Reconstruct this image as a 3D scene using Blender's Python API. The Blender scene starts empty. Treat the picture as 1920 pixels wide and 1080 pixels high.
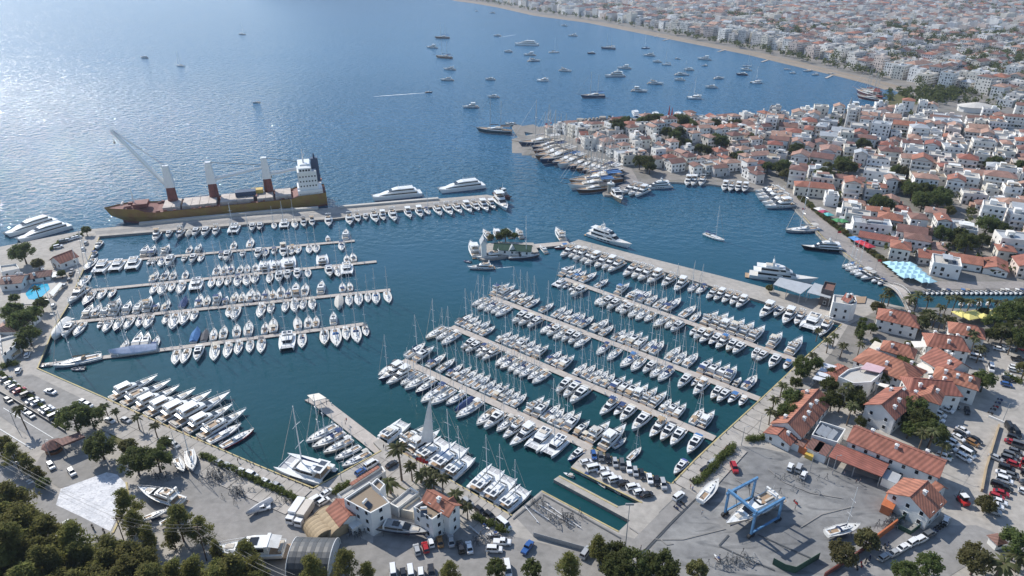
import bpy, math, random
import numpy as np
from mathutils import Vector, Matrix
from mathutils.geometry import tessellate_polygon
R = math.radians
random.seed(11)
SC = bpy.context.scene
COL = SC.collection

# ------------------------------------------------------------------ camera, sky, sun, exposure
FPX, CAM_H = 1281.0, 150.0                       # focal length in photo pixels, camera height above the sea
PITCH = math.atan(650.0 / FPX)
cam = bpy.data.cameras.new('camera')
cam.sensor_width = 36.0
cam.lens = FPX / 1920 * 36
cam.clip_start, cam.clip_end = 1.0, 30000.0
cam_o = bpy.data.objects.new('camera', cam)
cam_o.location = (0, 0, CAM_H)
cam_o.rotation_euler = (math.pi / 2 - PITCH, 0, 0)
COL.objects.link(cam_o)
SC.camera = cam_o

SUN_EL, SUN_AZ = R(40), R(-45)                   # azimuth measured from +Y towards +X
HAZE = 0.00009
world = bpy.data.worlds.new('World')
SC.world = world
world.use_nodes = True
wn = world.node_tree
wn.nodes.clear()
sky = wn.nodes.new('ShaderNodeTexSky')
sky.sky_type = 'NISHITA'
sky.sun_disc = False
sky.sun_elevation = SUN_EL
sky.sun_rotation = SUN_AZ
sky.air_density = 1.0
sky.dust_density = 0.3
sky.ozone_density = 1.5
bg = wn.nodes.new('ShaderNodeBackground')
bg.inputs['Strength'].default_value = 0.145
wo = wn.nodes.new('ShaderNodeOutputWorld')
wn.links.new(sky.outputs[0], bg.inputs[0])
wn.links.new(bg.outputs[0], wo.inputs[0])
sun = bpy.data.lights.new('sun', 'SUN')
sun.energy = 4.8
sun.angle = R(0.53)
sun.color = (1.0, 0.95, 0.87)
sun_o = bpy.data.objects.new('sun', sun)
to_sun = Vector((math.sin(SUN_AZ) * math.cos(SUN_EL), math.cos(SUN_AZ) * math.cos(SUN_EL), math.sin(SUN_EL)))
sun_o.rotation_euler = to_sun.to_track_quat('Z', 'Y').to_euler()
sun_o.location = (-200, 300, 400)
COL.objects.link(sun_o)
SC.view_settings.view_transform = 'Standard'
SC.view_settings.look = 'None'
SC.view_settings.exposure = 0.15
SC.view_settings.gamma = 1.0
SC.view_settings.use_curve_mapping = False
SC.cycles.max_bounces = 5
SC.cycles.diffuse_bounces = 2
SC.cycles.glossy_bounces = 2
SC.cycles.transparent_max_bounces = 4
SC.cycles.volume_bounces = 0
SC.cycles.caustics_reflective = False
SC.cycles.caustics_refractive = False

# ------------------------------------------------------------------ helpers
SINP, COSP = math.sin(PITCH), math.cos(PITCH)
def P(x, y, z=0.0):
    """the point of height z that the photo shows at pixel (x, y)"""
    u, v = (x - 960) / FPX, (y - 540) / FPX
    d = Vector((u, COSP - v * SINP, -(SINP + v * COSP)))
    t = (z - CAM_H) / d.z
    return Vector((d.x * t, d.y * t, z))
def pix(p):
    x, y, z = p[0], p[1], p[2] - CAM_H
    dep = y * COSP - z * SINP
    return 960 + FPX * x / dep, 540 + FPX * (-y * SINP - z * COSP) / dep
def inside(pt, poly):
    x, y = pt; c = False; j = len(poly) - 1
    for i in range(len(poly)):
        xi, yi = poly[i]; xj, yj = poly[j]
        if (yi > y) != (yj > y) and x < (xj - xi) * (y - yi) / (yj - yi) + xi: c = not c
        j = i
    return c
def heading(a, b):
    d = b - a
    return math.atan2(-d.x, d.y)                 # rotation that turns +Y towards b-a
def lerp(a, b, t): return a + (b - a) * t
def ordinal(n):
    w = ['', 'first', 'second', 'third', 'fourth', 'fifth', 'sixth', 'seventh', 'eighth', 'ninth', 'tenth', 'eleventh', 'twelfth']
    if n < len(w): return w[n]
    return '%d%s' % (n, 'th' if 10 < n % 100 < 14 else {1: 'st', 2: 'nd', 3: 'rd'}.get(n % 10, 'th'))

class MB:
    def __init__(s): s.v, s.f, s.m = [], [], []
    def add(s, vs, fs, mi=0):
        o = len(s.v)
        s.v += [tuple(v) for v in vs]
        s.f += [tuple(i + o for i in f) for f in fs]
        s.m += [mi] * len(fs)
        return s
    def box(s, x, y, z, sx, sy, sz, rz=0.0, mi=0, tx=1.0, ty=1.0):
        c, n = math.cos(rz), math.sin(rz); vs = []
        for k, (fx, fy) in ((0, (1, 1)), (1, (tx, ty))):
            for ax, ay in ((-1, -1), (1, -1), (1, 1), (-1, 1)):
                px, py = ax * sx / 2 * fx, ay * sy / 2 * fy
                vs.append((x + px * c - py * n, y + px * n + py * c, z + k * sz))
        return s.add(vs, [(3, 2, 1, 0), (4, 5, 6, 7), (0, 1, 5, 4), (1, 2, 6, 5), (2, 3, 7, 6), (3, 0, 4, 7)], mi)
    def prism(s, poly, z0, z1, mi=0, top=None, side=None):
        n = len(poly)
        vs = [(p[0], p[1], z0) for p in poly] + [(p[0], p[1], z1) for p in poly]
        o = len(s.v); s.v += vs
        for t in tessellate_polygon([[Vector((p[0], p[1], 0)) for p in poly]]):
            s.f.append(tuple(o + n + i for i in t)); s.m.append(mi if top is None else top)
        for i in range(n):
            j = (i + 1) % n
            s.f.append((o + i, o + j, o + n + j, o + n + i)); s.m.append(mi if side is None else side)
        return s
    def tube(s, a, b, r, r2=None, n=6, mi=0):
        a, b = Vector(a), Vector(b); r2 = r if r2 is None else r2
        d = (b - a).normalized()
        u = d.orthogonal().normalized(); w = d.cross(u); vs = []
        for c, q in ((a, r), (b, r2)):
            for i in range(n):
                t = 2 * math.pi * i / n
                vs.append(c + u * (q * math.cos(t)) + w * (q * math.sin(t)))
        fs = [(i, (i + 1) % n, n + (i + 1) % n, n + i) for i in range(n)]
        fs += [tuple(range(n - 1, -1, -1)), tuple(range(n, 2 * n))]
        return s.add(vs, fs, mi)
    def loft(s, rings, mi=0, caps=True, closed=True, mis=None):
        n = len(rings[0]); vs = [p for r in rings for p in r]; o = len(s.v)
        s.v += [tuple(v) for v in vs]
        for k in range(len(rings) - 1):
            for i in range(n if closed else n - 1):
                j = (i + 1) % n
                s.f.append((o + k * n + i, o + k * n + j, o + (k + 1) * n + j, o + (k + 1) * n + i))
                s.m.append(mi if mis is None else mis[i])
        if caps:
            s.f.append(tuple(o + i for i in range(n - 1, -1, -1))); s.m.append(mi)
            s.f.append(tuple(o + (len(rings) - 1) * n + i for i in range(n))); s.m.append(mi)
        return s
    def dome(s, x, y, z, r, h, n=10, k=4, mi=0):
        rings = [[(x + r * math.cos(a) * math.cos(e), y + r * math.sin(a) * math.cos(e), z + h * math.sin(e)) for a in [2 * math.pi * i / n for i in range(n)]] for e in [math.pi / 2 * q / k * .98 for q in range(k + 1)]]
        return s.loft(rings, mi)
    def mesh(s, name, mats, smooth=False):
        me = bpy.data.meshes.new(name)
        me.from_pydata(s.v, [], s.f)
        for m in (mats if isinstance(mats, (list, tuple)) else [mats]): me.materials.append(m)
        if max(s.m or [0]) > 0: me.polygons.foreach_set('material_index', s.m)
        if smooth: me.polygons.foreach_set('use_smooth', [True] * len(s.f))
        me.update()
        return me

def tag(o, label=None, cat=None, group=None, kind=None):
    if label: o['label'] = label
    if cat: o['category'] = cat
    if group: o['group'] = group
    if kind: o['kind'] = kind
    return o
def link(name, me, parent=None, color=None):
    o = bpy.data.objects.new(name, me)
    COL.objects.link(o)
    if parent is not None: o.parent = parent
    if color is not None: o.color = (*color, 1)
    return o
def structure(name, mb, mats, smooth=False): return tag(link(name, mb.mesh(name, mats, smooth)), kind='structure')
def empty(name, loc, rz=0.0, s=1.0):
    o = bpy.data.objects.new(name, None)
    o.location = loc; o.rotation_euler = (0, 0, rz); o.scale = (s, s, s)
    o.empty_display_size = .5
    COL.objects.link(o)
    return o

SMALL = {'spreaders', 'stays', 'fenders', 'hatches', 'cabin_windows', 'side_windows', 'hull_windows', 'guard_rails', 'windows', 'saloon_windows', 'upper_windows', 'railings', 'rigging', 'bow_rail', 'coaming', 'seats', 'flybridge_seats',
         'solar_panels', 'radar_dome', 'sun_mattresses', 'trampoline', 'handrails', 'lattice', 'chocks', 'cleats', 'hatch_covers', 'deck_gear', 'bracing', 'glazing', 'small_windows', 'fronds'}
class Proto:
    """a kind of thing: its parts and sub-parts as shared meshes"""
    def __init__(s, name): s.name, s.parts = name, []
    def part(s, name, mb, mats, key=None, sub=None, smooth=False):
        s.parts.append((name, mb.mesh(s.name + '_' + name, mats, smooth), key, sub))
        return len(s.parts) - 1
def place(pr, loc, rz, s, label, cat, group=None, colors={}, skip=(), name=None, sz=None):
    root = empty(name or pr.name, loc, rz, s)
    if sz: root.scale = sz
    tag(root, label, cat, group)
    made = {}
    for i, (n, me, key, sub) in enumerate(pr.parts):
        if n in skip or (sub is not None and sub not in made): continue
        made[i] = link(n, me, root if sub is None else made[sub], colors.get(key, (.8, .8, .8)) if key else None)
        if n in SMALL: made[i]['kind'] = 'stuff'
    return root

# ------------------------------------------------------------------ materials
def M(name, col=(.8, .8, .8), rough=.6, var=.12, scale=1.5, metal=0.0, obj=False, bump=0.0, rnd=0.0, spec=.5, world_tex=False, alpha=None, detail=4, col2=None, coat=0.0):
    m = bpy.data.materials.new(name); m.use_nodes = True
    nt = m.node_tree; N = nt.nodes; L = nt.links
    b = N['Principled BSDF']
    b.inputs['Roughness'].default_value = rough
    b.inputs['Metallic'].default_value = metal
    b.inputs['Specular IOR Level'].default_value = spec
    b.inputs['Coat Weight'].default_value = coat
    src = None
    if obj or rnd:
        oi = N.new('ShaderNodeObjectInfo')
    if obj: src = oi.outputs['Color']
    else:
        rgb = N.new('ShaderNodeRGB'); rgb.outputs[0].default_value = (*col, 1); src = rgb.outputs[0]
    tc = N.new('ShaderNodeNewGeometry').outputs['Position'] if world_tex else N.new('ShaderNodeTexCoord').outputs['Object']
    no = N.new('ShaderNodeTexNoise'); no.inputs['Scale'].default_value = scale; no.inputs['Detail'].default_value = detail
    L.new(tc, no.inputs['Vector'])
    if col2 is not None:
        ra = N.new('ShaderNodeMapRange'); ra.inputs[1].default_value = .38; ra.inputs[2].default_value = .62
        L.new(no.outputs[0], ra.inputs[0])
        mx = N.new('ShaderNodeMix'); mx.data_type = 'RGBA'
        L.new(ra.outputs[0], mx.inputs[0]); L.new(src, mx.inputs[6]); mx.inputs[7].default_value = (*col2, 1)
        src = mx.outputs[2]
    hs = N.new('ShaderNodeHueSaturation')
    mr = N.new('ShaderNodeMapRange'); mr.inputs[1].default_value = .25; mr.inputs[2].default_value = .75
    mr.inputs[3].default_value = 1 - var; mr.inputs[4].default_value = 1 + var
    L.new(no.outputs[0], mr.inputs[0])
    val = mr.outputs[0]
    if rnd:
        rr = N.new('ShaderNodeMapRange'); rr.inputs[3].default_value = 1 - rnd; rr.inputs[4].default_value = 1 + rnd
        L.new(oi.outputs['Random'], rr.inputs[0])
        mu = N.new('ShaderNodeMath'); mu.operation = 'MULTIPLY'
        L.new(val, mu.inputs[0]); L.new(rr.outputs[0], mu.inputs[1]); val = mu.outputs[0]
        rh = N.new('ShaderNodeMapRange'); rh.inputs[3].default_value = .5 - rnd * .06; rh.inputs[4].default_value = .5 + rnd * .05
        L.new(oi.outputs['Random'], rh.inputs[0]); L.new(rh.outputs[0], hs.inputs['Hue'])
    L.new(val, hs.inputs['Value']); L.new(src, hs.inputs['Color'])
    L.new(hs.outputs[0], b.inputs['Base Color'])
    if bump:
        bp = N.new('ShaderNodeBump'); bp.inputs['Strength'].default_value = bump; bp.inputs['Distance'].default_value = .1
        n2 = N.new('ShaderNodeTexNoise'); n2.inputs['Scale'].default_value = scale * 6; L.new(tc, n2.inputs['Vector'])
        L.new(n2.outputs[0], bp.inputs['Height']); L.new(bp.outputs[0], b.inputs['Normal'])
    return m

def leafy(m, f=.6):
    """let some sunlight through the leaves"""
    nt = m.node_tree; N = nt.nodes; L = nt.links; b = N['Principled BSDF']; src = b.inputs['Base Color'].links[0].from_socket
    t = N.new('ShaderNodeBsdfTranslucent'); mx = N.new('ShaderNodeMixShader'); mx.inputs[0].default_value = f
    L.new(src, t.inputs['Color']); L.new(b.outputs[0], mx.inputs[1]); L.new(t.outputs[0], mx.inputs[2]); L.new(mx.outputs[0], N['Material Output'].inputs['Surface'])
def ground_mat(name, c1, c2, c3, s1=.05, s2=.6, rough=.85, stain=.5):
    """worn paving: two tones, streaky stains and fine grain, in world space"""
    m = bpy.data.materials.new(name); m.use_nodes = True
    nt = m.node_tree; N = nt.nodes; L = nt.links; b = N['Principled BSDF']
    b.inputs['Roughness'].default_value = rough; b.inputs['Specular IOR Level'].default_value = .25
    g = N.new('ShaderNodeNewGeometry').outputs['Position']
    def noise(s, det=6, dist=0.0, sc=None):
        n = N.new('ShaderNodeTexNoise'); n.inputs['Scale'].default_value = s; n.inputs['Detail'].default_value = det; n.inputs['Distortion'].default_value = dist
        if sc:
            mp = N.new('ShaderNodeMapping'); mp.inputs['Scale'].default_value = sc; mp.inputs['Rotation'].default_value = (0, 0, .6); L.new(g, mp.inputs[0]); L.new(mp.outputs[0], n.inputs['Vector'])
        else: L.new(g, n.inputs['Vector'])
        return n.outputs[0]
    def ramp(v, lo, hi):
        r = N.new('ShaderNodeMapRange'); r.inputs[1].default_value = lo; r.inputs[2].default_value = hi; L.new(v, r.inputs[0]); return r.outputs[0]
    def mix(f, a, bb):
        x = N.new('ShaderNodeMix'); x.data_type = 'RGBA'
        L.new(f, x.inputs[0])
        for k, q in ((6, a), (7, bb)):
            if isinstance(q, tuple): x.inputs[k].default_value = (*q, 1)
            else: L.new(q, x.inputs[k])
        return x.outputs[2]
    c = mix(ramp(noise(s1, 5, .6), .4, .62), c1, c2)
    st = N.new('ShaderNodeMath'); st.operation = 'MULTIPLY'; st.inputs[1].default_value = stain
    L.new(ramp(noise(s1 * 2.2, 6, 1.2, (1, 3.2, 1)), .52, .72), st.inputs[0])
    c = mix(st.outputs[0], c, c3)
    hs = N.new('ShaderNodeHueSaturation'); L.new(c, hs.inputs['Color'])
    r = N.new('ShaderNodeMapRange'); r.inputs[1].default_value = .3; r.inputs[2].default_value = .7; r.inputs[3].default_value = .86; r.inputs[4].default_value = 1.12
    L.new(noise(s2, 5), r.inputs[0]); L.new(r.outputs[0], hs.inputs['Value'])
    L.new(hs.outputs[0], b.inputs['Base Color'])
    return m

def tile_mat(name, col, var=.32, rows=.42):
    """roof tiles: fine ribs down the slope and faded patches"""
    m = M(name, col, .8, var, .35, rnd=.12)
    nt = m.node_tree; N = nt.nodes; L = nt.links; b = N['Principled BSDF']
    w = N.new('ShaderNodeTexWave'); w.inputs['Scale'].default_value = rows; w.inputs['Distortion'].default_value = .4; w.bands_direction = 'DIAGONAL'
    L.new(N.new('ShaderNodeTexCoord').outputs['Object'], w.inputs['Vector'])
    bp = N.new('ShaderNodeBump'); bp.inputs['Strength'].default_value = .5; bp.inputs['Distance'].default_value = .06
    L.new(w.outputs['Fac'], bp.inputs['Height']); L.new(bp.outputs[0], b.inputs['Normal'])
    src = b.inputs['Base Color'].links[0].from_socket; h2 = N.new('ShaderNodeHueSaturation'); mr = N.new('ShaderNodeMapRange'); mr.inputs[3].default_value = .74; mr.inputs[4].default_value = 1.14
    L.new(w.outputs['Fac'], mr.inputs[0]); L.new(mr.outputs[0], h2.inputs['Value']); L.new(src, h2.inputs['Color']); L.new(h2.outputs[0], b.inputs['Base Color'])
    return m

def water_mat():
    m = bpy.data.materials.new('sea_water'); m.use_nodes = True
    nt = m.node_tree; N = nt.nodes; L = nt.links; b = N['Principled BSDF']
    g = N.new('ShaderNodeNewGeometry').outputs['Position']
    # depth colour: greener in the shallow harbour, bluer out in the bay
    sep = N.new('ShaderNodeSeparateXYZ'); L.new(g, sep.inputs[0])
    mr = N.new('ShaderNodeMapRange'); mr.inputs[1].default_value = 180; mr.inputs[2].default_value = 620; L.new(sep.outputs['Y'], mr.inputs[0])
    n0 = N.new('ShaderNodeTexNoise'); n0.inputs['Scale'].default_value = .012; n0.inputs['Detail'].default_value = 3; L.new(g, n0.inputs['Vector'])
    ad = N.new('ShaderNodeMath'); ad.operation = 'MULTIPLY_ADD'; ad.inputs[1].default_value = .5; ad.inputs[2].default_value = -.25
    L.new(n0.outputs[0], ad.inputs[0])
    a2 = N.new('ShaderNodeMath'); a2.operation = 'ADD'; a2.use_clamp = True; L.new(mr.outputs[0], a2.inputs[0]); L.new(ad.outputs[0], a2.inputs[1])
    mx = N.new('ShaderNodeMix'); mx.data_type = 'RGBA'; L.new(a2.outputs[0], mx.inputs[0])
    mx.inputs[6].default_value = (.008, .056, .064, 1); mx.inputs[7].default_value = (.030, .125, .235, 1)
    L.new(mx.outputs[2], b.inputs['Base Color'])
    b.inputs['IOR'].default_value = 1.33
    b.inputs['Roughness'].default_value = .035
    rg = N.new('ShaderNodeMapRange'); rg.inputs[1].default_value = 560; rg.inputs[2].default_value = 1000; rg.inputs[3].default_value = .035; rg.inputs[4].default_value = .24
    L.new(sep.outputs['Y'], rg.inputs[0]); L.new(rg.outputs[0], b.inputs['Roughness'])
    # chop: calm inside the harbour, rougher in the open bay
    def noise(s, det, w=(1, 1, 1)):
        mp = N.new('ShaderNodeMapping'); mp.inputs['Scale'].default_value = w; mp.inputs['Rotation'].default_value = (0, 0, .5)
        L.new(g, mp.inputs[0])
        n = N.new('ShaderNodeTexNoise'); n.inputs['Scale'].default_value = s; n.inputs['Detail'].default_value = det; L.new(mp.outputs[0], n.inputs['Vector'])
        return n.outputs[0]
    st = N.new('ShaderNodeMapRange'); st.inputs[1].default_value = 330; st.inputs[2].default_value = 470; st.inputs[3].default_value = .10; st.inputs[4].default_value = 1.0
    L.new(sep.outputs['Y'], st.inputs[0])
    fd = N.new('ShaderNodeMapRange'); fd.inputs[1].default_value = 560; fd.inputs[2].default_value = 1100; fd.inputs[3].default_value = 1.0; fd.inputs[4].default_value = .6
    L.new(sep.outputs['Y'], fd.inputs[0])
    sm = N.new('ShaderNodeMath'); sm.operation = 'MULTIPLY'; L.new(st.outputs[0], sm.inputs[0]); L.new(fd.outputs[0], sm.inputs[1]); st = sm
    b1 = N.new('ShaderNodeBump'); b1.inputs['Distance'].default_value = 2.0; L.new(noise(.16, 2, (1, 1.5, 1)), b1.inputs['Height']); L.new(st.outputs[0], b1.inputs['Strength'])
    b2 = N.new('ShaderNodeBump'); b2.inputs['Distance'].default_value = .65; L.new(noise(.55, 2), b2.inputs['Height']); L.new(st.outputs[0], b2.inputs['Strength'])
    L.new(b1.outputs[0], b2.inputs['Normal']); L.new(b2.outputs[0], b.inputs['Normal'])
    return m

MT = dict(
    white=M('gelcoat_white', (.78, .78, .76), .28, .05, .6, coat=.3),
    hull=M('hull_paint', obj=True, rough=.25, var=.05, scale=.5, coat=.3),
    fabric=M('canvas', obj=True, rough=.9, var=.14, scale=1.2, bump=.3),
    deck=M('deck_nonskid', (.62, .61, .58), .7, .1, 1.5),
    teak=M('teak', (.36, .25, .16), .7, .2, 2.5),
    glass=M('dark_glass', (.012, .016, .022), .08, .1, 1),
    alu=M('aluminium', (.74, .75, .76), .35, .05, 1, metal=.15),
    wire=M('rigging', (.55, .55, .55), .5, .05, 1),
    stripe=M('boot_stripe', (.03, .05, .12), .4, .1, 1),
    cushion=M('cushion', (.55, .50, .43), .9, .12, 2),
    net=M('trampoline_net', (.46, .46, .47), .9, .1, 3),
    rubber=M('rubber', (.03, .03, .033), .7, .15, 3),
    grey=M('grey_paint', (.32, .33, .34), .5, .12, 1),
    dgrey=M('dark_grey_paint', (.08, .085, .09), .5, .15, 1),
    wood=M('varnished_wood', (.22, .10, .045), .35, .25, 2.0, coat=.3),
    darkwood=M('dark_wood', (.09, .05, .03), .55, .25, 2.0),
    ochre=M('ship_ochre', (.31, .195, .035), .6, .30, .22, col2=(.21, .105, .03), detail=8),
    oxide=M('red_oxide', (.16, .045, .035), .7, .3, .4),
    hatch=M('hatch_steel', (.46, .40, .36), .7, .25, .25),
    navy=M('navy_paint', (.02, .045, .10), .4, .1, 1),
    blue=M('crane_blue', (.075, .215, .42), .55, .3, .9, col2=(.11, .24, .40)),
    red=M('red_paint', (.5, .03, .03), .5, .15, 1),
    orange=M('orange_paint', (.48, .15, .06), .5, .15, 1),
    yellow=M('yellow_paint', (.55, .38, .08), .5, .15, 1),
    paint=M('car_paint', obj=True, rough=.25, var=.03, scale=1, coat=.5),
    chrome=M('rim_metal', (.5, .5, .5), .35, .1, 2, metal=.8),
    lampw=M('headlight', (.85, .85, .85), .15, .05, 2),
    lampr=M('taillight', (.4, .01, .01), .3, .05, 2),
    wallp=M('render_wall', obj=True, rough=.85, var=.10, scale=.35, bump=.15),
    wallw=M('white_wall', (.76, .75, .72), .85, .09, .3, bump=.15),
    tile=tile_mat('terracotta_tiles', (.31, .122, .083)),
    tile2=tile_mat('faded_tiles', (.36, .215, .165), .3),
    tile3=tile_mat('brown_tiles', (.20, .105, .085), .3),
    flat=M('flat_roof', (.56, .54, .50), .9, .2, .3, col2=(.44, .41, .37)),
    flatd=M('flat_roof_brown', (.30, .235, .17), .9, .22, .3, col2=(.24, .19, .14)),
    metal=M('sheet_roof', (.42, .44, .46), .5, .12, .5),
    awn=M('awning', obj=True, rough=.85, var=.08, scale=.6),
    stone=M('castle_stone', (.36, .33, .29), .9, .28, .6, bump=.5, col2=(.28, .26, .23)),
    kerb=M('quay_kerb', (.46, .38, .19), .8, .25, .4),
    pont=M('pontoon_deck', (.44, .395, .355), .85, .15, .8),
    pside=M('pontoon_side', (.28, .26, .24), .85, .2, .8),
    bark=M('bark', (.10, .07, .05), .95, .3, 3, bump=.5),
    palmbark=M('palm_bark', (.17, .13, .095), .95, .25, 4, bump=.5),
    pine=M('pine_needles', (.25, .235, .078), .75, .25, .45, rnd=.2, spec=.15, col2=(.155, .165, .055)),
    leaf=M('broad_leaves', (.145, .165, .055), .7, .3, .5, rnd=.3, spec=.2, col2=(.095, .12, .04)),
    olive=M('olive_leaves', (.20, .185, .075), .75, .3, .5, rnd=.25, spec=.2, col2=(.16, .16, .07)),
    palm=M('palm_fronds', (.16, .18, .07), .6, .25, .8, rnd=.25, spec=.3, col2=(.13, .125, .06)),
    hedge=M('hedge_leaves', (.15, .18, .055), .8, .35, .6, spec=.2),
    skin=M('skin', (.45, .27, .19), .6, .05, 3),
    cloth=M('clothing', obj=True, rough=.9, var=.15, scale=3),
    poolw=M('pool_water', (.05, .42, .62), .08, .08, .3),
    foam=M('wake_foam', (.75, .8, .84), .7, .15, .8),
    solar=M('solar_panel', (.06, .075, .10), .2, .1, 1),
    tent=M('tan_canvas', (.42, .32, .20), .85, .12, .5),
    mesh=M('green_screen', (.03, .075, .05), .85, .2, .8),
    concrete=ground_mat('concrete', (.41, .38, .345), (.37, .345, .31), (.27, .255, .235), .06, .5),
    yard=ground_mat('yard_hardstanding', (.19, .19, .19), (.29, .285, .275), (.115, .118, .122), .04, .5, stain=1),
    asphalt=ground_mat('asphalt', (.29, .275, .26), (.25, .24, .225), (.19, .183, .175), .05, .5),
    townground=ground_mat('town_ground', (.26, .24, .22), (.20, .19, .175), (.11, .115, .08), .03, .3),
    sand=ground_mat('beach_sand', (.31, .255, .20), (.27, .225, .175), (.24, .195, .155), .05, .5),
    soil=ground_mat('hillside_soil', (.14, .11, .07), (.09, .08, .045), (.06, .065, .03), .05, .5),
    road=ground_mat('road_asphalt', (.30, .29, .28), (.26, .25, .24), (.21, .205, .20), .06, .5, stain=.6),
    lines=M('road_paint', (.72, .72, .70), .8, .2, 1.0),
    promen=ground_mat('promenade_paving', (.33, .30, .28), (.28, .26, .245), (.22, .205, .19), .06, .6),
    whitewash=ground_mat('worn_white_paint', (.74, .74, .76), (.60, .61, .64), (.36, .36, .38), .45, 1.6, stain=1),
    grass=ground_mat('dry_grass', (.11, .115, .04), (.15, .13, .06), (.07, .085, .03), .15, 1.2),
    forest=ground_mat('far_forest', (.03, .045, .02), (.045, .055, .025), (.06, .06, .035), .012, .08),
)
for k_ in ('pine', 'leaf', 'olive', 'palm', 'hedge'): leafy(MT[k_])

# ------------------------------------------------------------------ the setting: sea, land, quays, roads
GZ = 1.2                                         # quay level above the sea
def W(pts, z=GZ): return [P(x, y, z) for x, y in pts]
NS = [0]
def sheet(name, pts, dz, mat, z=GZ):
    NS[0] += 1; dz = .01 + .006 * NS[0]          # every sheet on a level of its own
    mb = MB(); ps = [P(x, y, z) for x, y in pts]
    mb.add([(p.x, p.y, z + dz) for p in ps], [tuple(t) for t in tessellate_polygon([[Vector((p.x, p.y, 0)) for p in ps]])])
    return structure(name, mb, mat)

mb = MB(); S = 9100
mb.add([(-S, -300, 0), (S, -300, 0), (S, 9200, 0), (-S, 9200, 0)], [(0, 1, 2, 3)])
structure('sea', mb, water_mat())

BEACH = [(853, 0), (893, 5), (940, 13), (1007, 28), (1107, 41), (1240, 67), (1280, 75), (1347, 88), (1413, 101), (1480, 117), (1580, 140), (1640, 155), (1673, 166)]
TOWN = [(1688, 172), (1676, 182), (1655, 190), (1648, 200), (1625, 208), (1590, 212), (1540, 214), (1440, 219), (1400, 222), (1330, 226), (1300, 226), (1180, 221), (1110, 224), (1060, 232),
        (1010, 238), (1000, 233), (980, 236), (966, 232), (960, 238), (976, 263), (988, 261), (983, 247), (1012, 252), (1042, 261), (1077, 294), (1110, 307), (1167, 322), (1172, 342), (1130, 361), (1133, 366),
        (1160, 366), (1203, 346), (1257, 341), (1330, 345), (1440, 361), (1477, 379), (1500, 402), (1540, 446), (1572, 468), (1615, 501), (1662, 531), (1695, 547), (1722, 546), (1920, 543), (2100, 540)]
top = [P(853, 0, GZ)]
far = [Vector((-560, 2700, GZ)), Vector((-900, 3600, GZ)), Vector((-900, 9000, GZ)), Vector((9000, 9000, GZ)), Vector((9000, 420, GZ))]
poly = list(reversed(far)) + W(BEACH) + W(TOWN)
mb = MB().prism([(p.x, p.y) for p in poly], -3, GZ, top=0, side=1)
structure('town_ground', mb, [MT['townground'], MT['concrete']])
# beach strip
bl = W(BEACH)
mb = MB()
rows = []
for i, p in enumerate(bl):
    q = bl[min(i + 1, len(bl) - 1)] - bl[max(i - 1, 0)]
    nrm = Vector((-q.y, q.x, 0)).normalized()
    if nrm.x < 0: nrm = -nrm
    wd = 15 + 3 * math.sin(i * 1.7)
    rows.append([(p.x - nrm.x * 9, p.y - nrm.y * 9, .02), (p.x + nrm.x * 3, p.y + nrm.y * 3, GZ + .05), (p.x + nrm.x * wd, p.y + nrm.y * wd, GZ + .05)])
mb.loft(rows, caps=False, closed=False)
structure('beach', mb, MT['sand'])

MARINA = [(-700, 1400), (-700, 560), (-40, 470), (35, 456), (160, 431), (176, 429), (505, 399), (635, 388), (912, 365), (934, 369), (926, 376), (742, 395), (630, 410), (480, 419), (186, 443),
          (147, 522), (130, 566), (100, 614), (69, 692), (192, 746), (325, 806), (480, 873), (587, 918), (716, 846), (700, 829), (712, 822), (732, 836), (800, 873), (960, 966), (1016, 919), (1160, 996), (1181, 976), (1038, 899), (1050, 891), (1160, 949),
          (1204, 941), (1070, 876), (1107, 838), (1258, 907), (1302, 861), (1345, 821), (1370, 803), (1440, 734), (1500, 677), (1540, 641), (1578, 607), (1440, 568), (1345, 540), (1180, 489), (1062, 458), (1085, 449), (1180, 474), (1350, 517), (1430, 538),
          (1520, 560), (1605, 553), (1650, 566), (1700, 577), (1760, 580), (1920, 578), (2500, 575), (2900, 1400)]
mb = MB().prism([(p.x, p.y) for p in W(MARINA)], -3, GZ, top=0, side=1)
structure('marina_ground', mb, [MT['concrete'], MT['pside']])

# raised yellow kerbs along the quays
def kerb(name, pts, w=.45, h=.12, mat='kerb'):
    ps = W(pts); mb = MB()
    for a, b in zip(ps[:-1], ps[1:]):
        d = (b - a); L = d.length; c = (a + b) / 2
        mb.box(c.x, c.y, GZ, w, L - .02, h, heading(a, b))
    structure(name, mb, MT[mat])
for pts in ([(71, 691), (192, 744), (325, 804), (480, 871), (587, 915)], [(588, 915), (715, 845)], [(733, 838), (800, 875), (960, 967)], [(1016, 921), (1160, 997)], [(1048, 893), (1158, 951)], [(1072, 877), (1204, 943)], [(1108, 840), (1257, 907)],
            [(1260, 907), (1303, 862), (1346, 822), (1441, 735), (1501, 678), (1578, 608)], [(148, 523), (131, 567), (101, 615), (70, 691)], [(186, 445), (149, 521)], [(1505, 404), (1544, 446), (1576, 469), (1618, 501), (1660, 529)]):
    kerb('quay_kerb', pts)
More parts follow.
